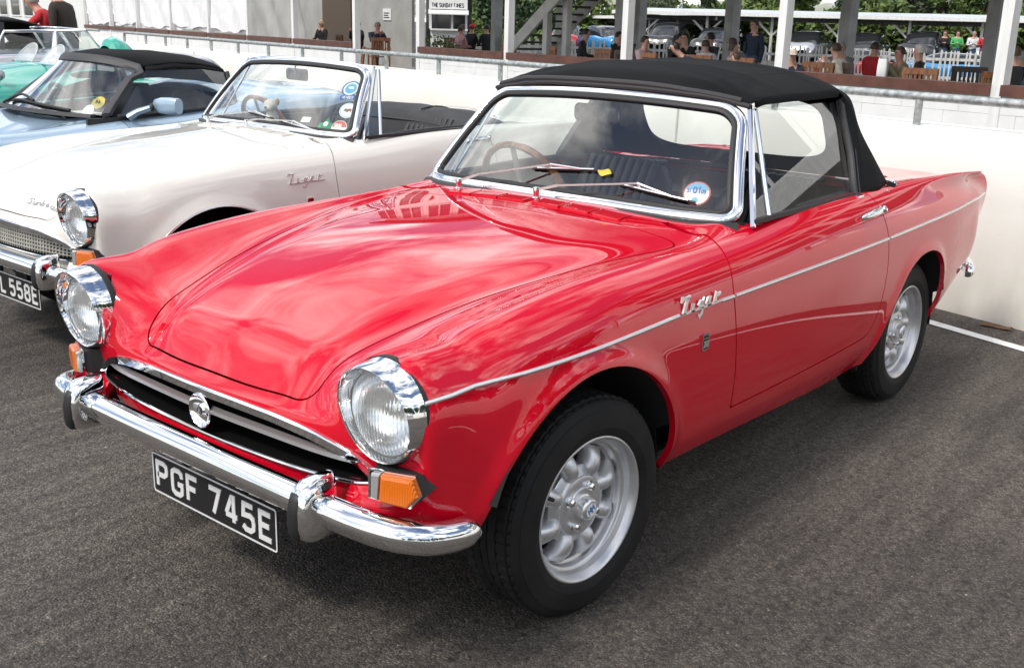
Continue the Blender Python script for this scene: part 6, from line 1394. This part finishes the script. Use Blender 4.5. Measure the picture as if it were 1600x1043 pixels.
for s in (1, -1):
    MB().bar((-3.1, s*.66, .95), (-3.55, s*.60, 1.27), .05, .03, (0, 1, 0)).bar((-4.4, s*.66, .95), (-4.45, s*.60, 1.29), .06, .03, (0, 1, 0)).build('pillar', M['matt_black'], dk)
    for xc in (-2.8, -5.0): MB().lathe([(.2, -.07), (.28, -.08), (.31, -.05), (.315, 0), (.31, .05), (.28, .08), (.2, .07), (0, .05)], 24, (xc, s*.72, .315), (0, s, 0)).build('wheel', M['tyre'], dk)
# cars under the shelters
M['car_red'] = mat('red_car_paint', (.45, .02, .03), .3, 0, 1); M['car_blue'] = mat('bright_blue_car_paint', (.03, .25, .55), .3, 0, 1); M['car_dark'] = mat('near_black_car_paint', (.012, .013, .016), .3, 0, 1); M['car_grey'] = mat('pale_grey_car_paint', (.4, .42, .45), .3, .3, 1)
FAR = {}
def far_car(x, y, rz, paint, label, tall=1.0):
    c = empty('parked_car', (x, y, 0), rz, label, 'car', 'cars parked under the shelters'); c.scale = (1, 1, tall)
    if not FAR:
        st = [[(X, .80*k, .25), (X, .86*k, .5), (X, .85*k, zb - .1), (X, .74*k, zb), (X, 0, zb + .03)] for X, zb, k in ((2.1, .5, .8), (2.0, .72, .92), (1.2, .86, 1), (0, .92, 1), (-1.4, .95, 1), (-2.0, .9, .95), (-2.15, .55, .85))]
        V, N, F = grid_vnf(loft_half(st, 30, 12)); FAR['b'] = shell_mesh('body', V, N, F, mats=[M['car_dark']])
        st = [[(X, .80*k, .88), (X, .66*k, zb - .05), (X, .5*k, zb), (X, 0, zb + .02)] for X, zb, k in ((.95, .90, 1), (.30, 1.34, .95), (-.4, 1.42, .95), (-1.2, 1.36, .95), (-1.75, .95, 1))]
        V, N, F = grid_vnf(loft_half(st, 24, 10)); FAR['g'] = shell_mesh('glasshouse', V, N, F, mats=[M['dark_window']])
        FAR['w'] = MB().lathe([(0, -.1), (.3, -.1), (.31, 0), (.3, .1), (0, .1)], 16).build('wheel', M['tyre'], c).data; bpy.data.objects.remove([o for o in bpy.data.objects if o.data == FAR['w']][0])
    b = FAR['b'].copy(); b.materials.clear(); b.materials.append(paint); mesh_obj('body', b, c); mesh_obj('glasshouse', FAR['g'], c)
    for sx in (1.3, -1.35):
        for sy in (.76, -.76): w_ = mesh_obj('wheel', FAR['w'], c); w_.location = (sx, sy, .31)
for a in ((-46.2, -34.6, .5, M['car_red'], 'red car seen between the stairs and the shelter post'), (-47.2, -32.6, 1.1, M['car_blue'], 'bright blue car parked beyond the stairs'), (-45.3, -27.6, .3, M['car_dark'], 'black tall car under the left end of the shelter', 1.15), (-46.2, -25.4, .3, M['car_dark'], 'black estate car beside the tall black one', 1.05),
          (-48.3, -21.6, .2, M['car_grey'], 'grey car under the middle of the long shelter'), (-49.2, -19.0, .2, M['car_dark'], 'dark car behind the fence under the long shelter, left of the pair'), (-50.0, -16.6, .2, M['car_dark'], 'dark car under the long shelter, right of the pair', 1.1), (-51.0, -13.6, .2, M['car_grey'], 'pale car beside the people under the shelter'), (-52.4, -10.2, .2, M['car_dark'], 'dark car under the far right end of the shelter'), (-33.4, -11.8, 1.9, M['car_red'], 'red racing car just behind the picket fence', .62), (-34.2, -9.2, 1.9, M['car_blue'], 'blue car just behind the picket fence', .62)): far_car(*a)
# ------------------------------------------------------------------ terrace furniture
M['teak'] = noise_col(mat('oiled_teak', (.20, .085, .035), .5), (.13, .05, .02), (.28, .13, .06), 6, 5, stretch=(1, 8, 1)); M['teak_dark'] = noise_col(mat('dark_teak', (.05, .03, .022), .55), (.035, .02, .014), (.075, .045, .03), 6, 5)
def chair(m_):
    r_ = empty('wooden_chair')
    for sx, sy, h in ((.22, .24, .66), (.22, -.24, .66), (-.22, .24, .92), (-.22, -.24, .92)): MB().box((sx - (.03 if sx < 0 else 0), sy, h/2), (.045, .045, h)).build('leg', m_, r_)
    for k in range(5): MB().box((-.18 + .095*k, 0, .45), (.075, .50, .022)).build('seat_slat', m_, r_)
    MB().box((-.25, 0, .92), (.035, .54, .09)).build('top_rail', m_, r_); MB().box((-.25, 0, .54), (.03, .46, .05)).build('lower_rail', m_, r_)
    for k in range(7): MB().box((-.25, -.195 + .065*k, .72), (.016, .036, .32)).build('back_slat', m_, r_)
    for s in (1, -1): MB().box((0, s*.265, .665), (.52, .06, .028)).build('arm_rest', m_, r_)
    return r_
def table(m_):
    r_ = empty('round_table'); MB().lathe([(0, .70), (.42, .70), (.43, .715), (.42, .73), (0, .73)], 32, (0, 0, 0), (0, 0, 1)).build('table_top', m_, r_)
    for k in range(4): a = k*math.pi/2 + .4; MB().bar((.30*math.cos(a), .30*math.sin(a), .0), (.18*math.cos(a), .18*math.sin(a), .70), .05, .05).build('leg', m_, r_)
    return r_
CH = {'teak': None, 'teak_dark': None}; TB = None
def put(kind, t, back, rz, label, group):
    global TB
    if kind == 'table':
        o = table(M['teak']) if TB is None else copy_tree(TB); TB = TB or o; cat = 'table'
    else:
        o = chair(M[kind]) if CH[kind] is None else copy_tree(CH[kind]); CH[kind] = CH[kind] or o; cat = 'chair'
    o.location = tuple(Wp(t, 0, back)); o.rotation_euler = (0, 0, WROT + rz); return setp(o, label, cat, group)
G1, G2 = 'wooden chairs on the terrace', 'tables on the terrace'
# rz: 0 faces along the wall to the right, pi/2 faces away from the cars, pi faces left, -pi/2 faces the cars
for a in ((-6.25, 9.0, math.pi/2 + .2, 'teak', 'orange brown slatted chair behind the sill, nearest the right corner post'), (-5.35, 9.2, 2.6, 'teak', 'slatted chair half hidden by the right corner post'), (-7.75, 9.4, .9, 'teak_dark', 'dark slatted chair between the cream shirt and the white bag'), (-8.3, 9.15, 1.9, 'teak', 'brown chair the woman in the cream top sits on'), (-6.55, 10.4, -1.2, 'teak_dark', 'dark chair beyond the woman in the black coat'), (-5.9, 10.8, -1.9, 'teak_dark', 'dark chair behind the right end table'), (-9.9, 9.2, math.pi/2, 'teak', 'brown chair back below the standing man'), (-11.2, 9.3, 1.9, 'teak', 'brown chair with a paper cup in front of it'), (-12.2, 9.1, 1.4, 'teak', 'orange chair back beside the person in the checked shirt'), (-14.5, 9.8, 1.6, 'teak', 'brown chair left of the white middle post'), (-16.2, 9.8, 1.2, 'teak', 'brown chair beside the man at the bay with the stairs'), (-18.2, 9.9, 1.5, 'teak', 'brown chair below the staircase'), (-13.6, 9.6, 1.8, 'teak_dark', 'dark chair just right of the white middle post'),
          (-23.6, 9.0, 2.9, 'teak', 'brown slatted chair in the doorway beside the small table'), (-30.7, 9.8, 1.3, 'teak_dark', 'dark chair left of the blonde woman'), (-29.6, 9.6, 1.5, 'teak', 'reddish chair in front of the blonde woman'), (-27.0, 9.7, 1.5, 'teak', 'brown chair in front of the man with the camera'), (-25.4, 12.6, 1.6, 'teak', 'brown chair behind the sill near the kiosk')):
    put(a[3], a[0], a[1], a[2], a[4], G1)
for a in ((-7.2, 9.2, 'round table with the white carrier bag on it'), (-5.7, 9.9, 'round table at the right end by the corner post'), (-10.4, 9.9, 'round table below the standing man'), (-12.5, 10.3, 'round table before the dark group'), (-16.6, 10.6, 'round table in the bay with the stairs'), (-24.4, 9.1, 'small round table in the doorway'), (-28.3, 10.2, 'round table by the man with the camera')):
    put('table', a[0], a[1], 0, a[2], G2)
bg = empty('carrier_bag', tuple(Wp(-7.12, .73, 9.1)), .3, 'white carrier bag standing on the terrace table', 'bag'); rows = []
for z, k in ((0, .9), (.02, 1), (.18, 1.05), (.30, .95), (.36, .80)): rows.append([(a*k + .01*math.sin(9*b + z*20), b*k, z + (.05*math.sin(a*25) if z > .3 else 0)) for a, b in rrect(.30, .14, .03, 5)])
MB().grid(np.array(rows), False, True).build('bag_body', M['white_canvas'], bg, None); MB().tube([(-.06, .03, .34), (-.04, .03, .44), (.04, .03, .44), (.06, .03, .34)], .006, 6).build('handle', M['white_canvas'], bg)
for t, bk, lab in ((-24.35, 9.0, 'dark bottle on the doorway table'), (-28.2, 10.1, 'bottle on the table by the man with the camera'), (-5.75, 9.8, 'dark bottle on the right end table')): setp(MB().lathe([(0, 0), (.035, 0), (.037, .14), (.014, .20), (.013, .26), (0, .26)], 12, Wp(t, .73, bk), (0, 0, 1)).build('bottle', M['dark_window']), lab, 'bottle', 'bottles on the tables')
for t, bk, lab in ((-24.55, 9.2, 'paper cup on the doorway table'), (-10.5, 9.8, 'white cup on the table below the standing man'), (-10.2, 9.95, 'second cup on the table below the standing man')): setp(MB().lathe([(0, 0), (.03, 0), (.038, .10), (.0, .10)], 12, Wp(t, .73, bk), (0, 0, 1)).build('cup', M['paper']), lab, 'cup', 'cups on the tables')

# ------------------------------------------------------------------ people
M['skin'] = mat('skin', (.50, .28, .20), .55); M['skin2'] = mat('skin_ruddy', (.48, .23, .17), .55)
PEOPLE = []
def person(pos, rz, pose, label, top, legs, hair, skin='skin', sc_=1.0, lean=0.0, arms='rest', hat=None, long_hair=False, coll=None, sunglasses=False):
    J = {}
    if pose == 'sit':
        J.update(pel=(0, 0, .53), bel=(.01, 0, .68), che=(.02 + lean*.25, 0, .90), nk=(.04 + lean*.42, 0, 1.06), hd0=(.055 + lean*.5, 0, 1.13), hd1=(.065 + lean*.55, 0, 1.215), hd2=(.055 + lean*.6, 0, 1.285))
        for s, n in ((1, 'l'), (-1, 'r')): J.update({n+'hip': (.04, s*.10, .52), n+'kn': (.45, s*.13, .51), n+'an': (.42, s*.13, .09), n+'to': (.58, s*.15, .05)})
    elif pose == 'stand':
        J.update(pel=(0, 0, .95), bel=(.01, 0, 1.10), che=(.02 + lean*.3, 0, 1.32), nk=(.03 + lean*.5, 0, 1.48), hd0=(.045 + lean*.56, 0, 1.55), hd1=(.055 + lean*.62, 0, 1.635 - lean*.06), hd2=(.045 + lean*.66, 0, 1.71 - lean*.1))
        for s, n in ((1, 'l'), (-1, 'r')): J.update({n+'hip': (.0, s*.09, .92), n+'kn': (.03, s*.10, .50), n+'an': (-.01, s*.10, .09), n+'to': (.14, s*.13, .04)})
    cz = np.array(J['che'])
    for s, n in ((1, 'l'), (-1, 'r')):
        sh = cz + np.array((0, s*.185, .085)); J[n+'sh'] = tuple(sh)
        if arms == 'rest': el = sh + np.array((.08, s*.05, -.26)); ha = el + np.array((.24, -s*.10, -.02))
        elif arms == 'down': el = sh + np.array((-.02, s*.06, -.28)); ha = el + np.array((.06, -s*.01, -.25))
        elif arms == 'face': el = sh + np.array((.16, s*.03, -.20)); ha = el + np.array((.12, -s*.14, .24))
        elif arms == 'fold': el = sh + np.array((.07, s*.06, -.25)); ha = el + np.array((.15, -s*.24, .06))
        else: el = sh + np.array((.20, s*.04, -.18)); ha = el + np.array((.22, -s*.04, -.12))
        J[n+'el'] = tuple(el); J[n+'ha'] = tuple(ha); J[n+'fi'] = tuple(ha + unit(ha - el)*.09)
    names = list(J); ix = {n: i for i, n in enumerate(names)}
    ed = [('pel', 'bel'), ('bel', 'che'), ('che', 'nk'), ('nk', 'hd0'), ('hd0', 'hd1'), ('hd1', 'hd2')]
    for n in 'lr': ed += [('pel', n+'hip'), (n+'hip', n+'kn'), (n+'kn', n+'an'), (n+'an', n+'to'), ('che', n+'sh'), (n+'sh', n+'el'), (n+'el', n+'ha'), (n+'ha', n+'fi')]
    rad = dict(pel=(.15, .13), bel=(.145, .12), che=(.15, .125), nk=(.058, .058), hd0=(.066, .07), hd1=(.083, .095), hd2=(.062, .072))
    for n in 'lr': rad.update({n+'hip': (.095,)*2, n+'kn': (.065,)*2, n+'an': (.042,)*2, n+'to': (.035,)*2, n+'sh': (.070,)*2, n+'el': (.047,)*2, n+'ha': (.033,)*2, n+'fi': (.022,)*2})
    me = bpy.data.meshes.new('person'); me.from_pydata([J[n] for n in names], [(ix[a], ix[b]) for a, b in ed], []); o = bpy.data.objects.new('person', me); col.objects.link(o)
    sk = o.modifiers.new('skin', 'SKIN'); sk.use_smooth_shade = True
    sv_ = me.skin_vertices[0].data
    for n in names: sv_[ix[n]].radius = rad[n]
    sv_[ix['pel']].use_root = True
    o.modifiers.new('sub', 'SUBSURF').levels = 1; o.modifiers['sub'].render_levels = 1
    o.location = tuple(pos); o.rotation_euler = (0, 0, rz); o.scale = (sc_,)*3
    setp(o, label, 'person', 'people on and around the terrace')
    PEOPLE.append((o, J, ed, top, legs, hair, skin, hat, long_hair, sunglasses))
def cloth(name, c): return M.setdefault('cl_' + name, noise_col(mat('cloth_' + name, c, .85), tuple(q*.85 for q in c), tuple(min(1, q*1.12) for q in c), 12, 4))
NAVY, BLK, GREY, CREAM, RED, GRN, BRN, KHA, WHT, PLD, JEAN = (cloth(n, c) for n, c in (('navy', (.022, .03, .055)), ('black', (.014, .014, .016)), ('grey', (.16, .16, .17)), ('cream', (.58, .55, .47)), ('red', (.48, .02, .025)), ('green', (.07, .40, .12)), ('dark_brown', (.030, .022, .018)), ('khaki', (.20, .18, .10)), ('white', (.65, .65, .66)), ('checked', (.30, .22, .25)), ('denim', (.05, .08, .15))))
H_BLK, H_BRN, H_BLN, H_GRY, H_WHT = (M.setdefault('h_' + n, mat('hair_' + n, c, .6)) for n, c in (('black', (.012, .01, .009)), ('brown', (.05, .028, .016)), ('blonde', (.50, .36, .18)), ('grey', (.26, .24, .22)), ('silver', (.52, .50, .46))))
CAPR, CAPC = cloth('cap_red', (.5, .02, .03)), cloth('cap_cream', (.62, .52, .46))
RG, AW, LF, TO = WROT, WROT + math.pi/2, WROT + math.pi, WROT - math.pi/2
def P_(t, back, rz, *a, **k): person(Wp(t, k.pop('dz', 0), back), rz, *a, **k)
P_(-6.80, 9.6, LF + .5, 'sit', 'silver haired woman in a black padded coat seated behind the sill', BLK, JEAN, H_WHT, sc_=.98)
P_(-7.45, 10.0, TO - .3, 'sit', 'man in a khaki jacket facing the silver haired woman', KHA, JEAN, H_BRN, skin='skin2', sc_=.94, arms='face')
P_(-8.05, 9.35, LF + .2, 'sit', 'woman in a cream shirt seated and turned away to the left', CREAM, JEAN, H_BRN, sc_=.96, lean=.25, arms='face')
P_(-8.5, 8.6, TO + .8, 'sit', 'person in a cream cap with folded arms beside the white post', NAVY, JEAN, H_BRN, sc_=.87, hat=CAPC, arms='fold')
P_(-11.6, 11.0, TO, 'stand', 'man in glasses and a navy jacket standing beyond the tables', NAVY, JEAN, H_BRN, sc_=.935, arms='down')
P_(-9.5, 8.6, LF + .6, 'sit', 'child in a green top bending over behind the sill', cloth('teal', (.10, .22, .18)), JEAN, H_BRN, sc_=.80, lean=.3)
P_(-10.95, 10.0, LF, 'sit', 'person in a plain grey sweater seated with their back turned', GREY, JEAN, H_BRN, sc_=.97, lean=.4)
P_(-10.75, 9.5, RG + .6, 'sit', 'long haired woman seated next to the grey sweater', PLD, JEAN, H_BRN, sc_=.92, long_hair=True)
P_(-12.75, 11.0, LF + .3, 'sit', 'dark haired person in black, right of the dark group', BLK, JEAN, H_BLK, sc_=1.03)
P_(-13.0, 10.5, TO + .3, 'sit', 'person in black seated in the middle of the dark group', BLK, BLK, H_BLK, sc_=1.02, arms='face')
P_(-14.1, 11.2, RG, 'sit', 'person in brown, left of the dark group', BRN, BLK, H_BLK, sc_=1.0, lean=.2)
P_(-10.75, 8.8, LF + .8, 'sit', 'hunched person in a dark navy jacket just behind the sill', NAVY, JEAN, H_BLK, sc_=.90, lean=.9)
P_(-12.95, 9.3, RG + .3, 'sit', 'black haired child in a checked shirt beside the white post', PLD, JEAN, H_BLK, sc_=.96)
P_(-15.8, 11.0, RG + .4, 'sit', 'person in black partly hidden by the white middle post', BLK, BLK, H_BLK, sc_=1.0)
P_(-17.15, 11.0, RG + .9, 'sit', 'man in a black jacket seated below the stairs', BLK, JEAN, H_BLK, sc_=1.03, lean=.15)
P_(-26.7, 13.5, AW, 'sit', 'person with brown hair seated in front of the kiosk', PLD, BLK, H_BRN, sc_=1.03, lean=.15, long_hair=True)
P_(-26.0, 13.5, AW + .3, 'sit', 'person in a red cap and dark jacket before the kiosk', BLK, BLK, H_BLK, sc_=1.03, hat=CAPR)
P_(-25.2, 13.6, LF, 'sit', 'man in a dark cap seated right of the red cap', BLK, BLK, H_BLK, sc_=1.04)
P_(-24.2, 13.8, RG, 'sit', 'person in grey at the post right of the kiosk', GREY, BLK, H_GRY, sc_=1.03)
P_(-31.6, 11.0, TO + .4, 'sit', 'blonde woman in black with sunglasses seated against the grey wall', BLK, BLK, H_BLN, sc_=1.03, long_hair=True, sunglasses=True)
P_(-28.8, 11.0, TO + .3, 'sit', 'man in black raising a camera to his face', BLK, BLK, H_BRN, skin='skin2', sc_=1.04, arms='face')
P_(-24.65, 9.5, RG - .2, 'sit', 'man in a navy top drinking at the doorway table', NAVY, JEAN, H_GRY, skin='skin2', sc_=1.04, arms='face')
P_(-4.9, 9.0, LF, 'sit', 'person in dark clothes at the far right behind the corner post', BLK, BLK, H_BRN, sc_=1.0, arms='rest')
P_(-11.75, 9.9, LF - .4, 'sit', 'person in white with brown hair sitting right of the dark group', WHT, JEAN, H_BRN, sc_=.93, lean=.15, arms='face')
P_(-14.75, 11.8, RG + .2, 'sit', 'woman with long brown hair left of the white middle post', GREY, BLK, H_BRN, sc_=.97, long_hair=True)
P_(-16.35, 11.9, LF + .5, 'sit', 'person in navy between the stairs and the middle post', NAVY, BLK, H_BRN, sc_=1.0)
P_(-9.15, 10.6, TO + .5, 'sit', 'man in grey behind the person in the cream cap', GREY, JEAN, H_GRY, sc_=.97)
P_(-6.05, 10.9, LF + .8, 'sit', 'person in a navy top at the right end table', NAVY, JEAN, H_BRN, sc_=.95, lean=.2)
P_(-5.5, 10.2, LF, 'sit', 'person in a pale grey jacket just left of the corner post', cloth('slate', (.12, .15, .20)), JEAN, H_GRY, sc_=.94)
P_(-9.25, 11.6, AW, 'sit', 'person in red seen from behind past the cream cap', RED, JEAN, H_BRN, sc_=.97)
P_(-25.7, 12.9, AW + .2, 'sit', 'person in pale pink seated in front of the red cap', cloth('pink', (.55, .32, .34)), BLK, H_BRN, sc_=.98)
for (x, y), lab, top, hr in (((-43.6, -12.92), 'person in bright green under the shelter', GRN, H_BRN), ((-43.8, -12.35), 'person in a white top with folded arms under the shelter', WHT, H_GRY), ((-43.9, -11.95), 'person in red beside the one in white', RED, H_BRN), ((-43.5, -13.4), 'person in dark clothes left of the one in green', BLK, H_BRN), ((-30.2, -22.6), 'person in khaki standing by the fence near the stairs', KHA, H_BRN)):
    person((x, y, 0), .4, 'stand', lab, top, JEAN, hr, sc_=.92, arms='fold')
person((-6.06, -13.25, -.08), -.87, 'stand', 'grey haired man in a red jacket leaning forward at the top left', RED, JEAN, H_GRY, skin='skin2', lean=.5, arms='reach', sc_=1.03)
person((-5.98, -12.85, 0.0), -1.05, 'stand', 'person in a dark brown leather jacket, back half turned, beside the red jacket', BRN, BLK, H_BRN, lean=.2, arms='down', sc_=1.06)
dg = bpy.context.evaluated_depsgraph_get()
for o, J, ed, top, legs, hair, skin, hat, long_hair, sung in PEOPLE:
    me = bpy.data.meshes.new_from_object(o.evaluated_get(dg)); me.name = 'person'; o.modifiers.clear(); o.data = me
    me.materials.clear()
    for m_ in (top, legs, M[skin], M['black']): me.materials.append(m_)
    C = np.zeros(len(me.polygons)*3); me.polygons.foreach_get('center', C); C = C.reshape(-1, 3)
    best = np.full(len(C), 1e9); lab = np.zeros(len(C), int)
    for a, b in ed:
        A, B = np.array(J[a]), np.array(J[b]); ab = B - A; t = np.clip(((C - A) @ ab)/max(ab @ ab, 1e-9), 0, 1); d = np.linalg.norm(C - A - t[:, None]*ab, axis=1)
        k = 1 if a[1:] in ('hip', 'kn') or b[1:] == 'hip' else 3 if a[1:] == 'an' else 2 if a in ('nk', 'hd0', 'hd1') or a[1:] == 'ha' else 0
        if a == 'che' and b == 'nk': d = d + .02
        up = d < best; best[up] = d[up]; lab[up] = k
    me.polygons.foreach_set('material_index', lab); me.polygons.foreach_set('use_smooth', [True]*len(C)); me.update()
    h1 = np.array(J['hd1']); m = MB(); rows = []
    for q in np.linspace(0, 1, 7):
        a = q*1.75; rows.append([h1 + np.array((-.012, 0, .012)) + np.array((.104*math.sin(a)*math.cos(t)*(1 if math.cos(t) < 0 else max(.35, 1 - .75*max(0, q - .45)*2)), .092*math.sin(a)*math.sin(t), .098*math.cos(a) - (.10*max(0, q - .6)*(1.6 if long_hair else .5))*(math.cos(t) < .45))) for t in np.linspace(0, 2*np.pi, 18, endpoint=False)])
    m.grid(np.array(rows), False, True, flip=True); hr = m.build('hair', hair, o, None)
    if hat is not None:
        m = MB(); rows = [[h1 + np.array((0, 0, .03)) + np.array((.108*math.sin(a)*math.cos(t), .097*math.sin(a)*math.sin(t), .095*math.cos(a))) for t in np.linspace(0, 6.283, 18, endpoint=False)] for a in np.linspace(.02, 1.6, 6)]
        m.grid(np.array(rows), False, True, flip=True); m.add([h1 + np.array((.09, -.07, .03)), h1 + np.array((.18, -.05, .012)), h1 + np.array((.18, .05, .012)), h1 + np.array((.09, .07, .03))], [(0, 1, 2, 3)]); m.build('cap', hat, o)
    m = MB()
    for s in (1, -1): m.box(h1 + np.array((.088, s*.034, .008)), (.012, .030, .014))
    if sung: m.build('sunglasses', M['black'], o)
    else: m.build('eyes', M['print_black'], o)
    nz = MB(); nz.add([h1 + np.array((.084, -.014, -.03)), h1 + np.array((.084, .014, -.03)), h1 + np.array((.118, 0, -.026)), h1 + np.array((.088, 0, .014))], [(0, 1, 2), (0, 2, 3), (1, 3, 2)]); nz.build('nose', M[skin], o)
cm_ = MB(); hp = Wp(-28.62, 1.27, 10.74)
setp(MB().box(hp, (.11, .06, .075), WB).build('camera', M['silver']), 'small silver camera held up by the seated man', 'camera')
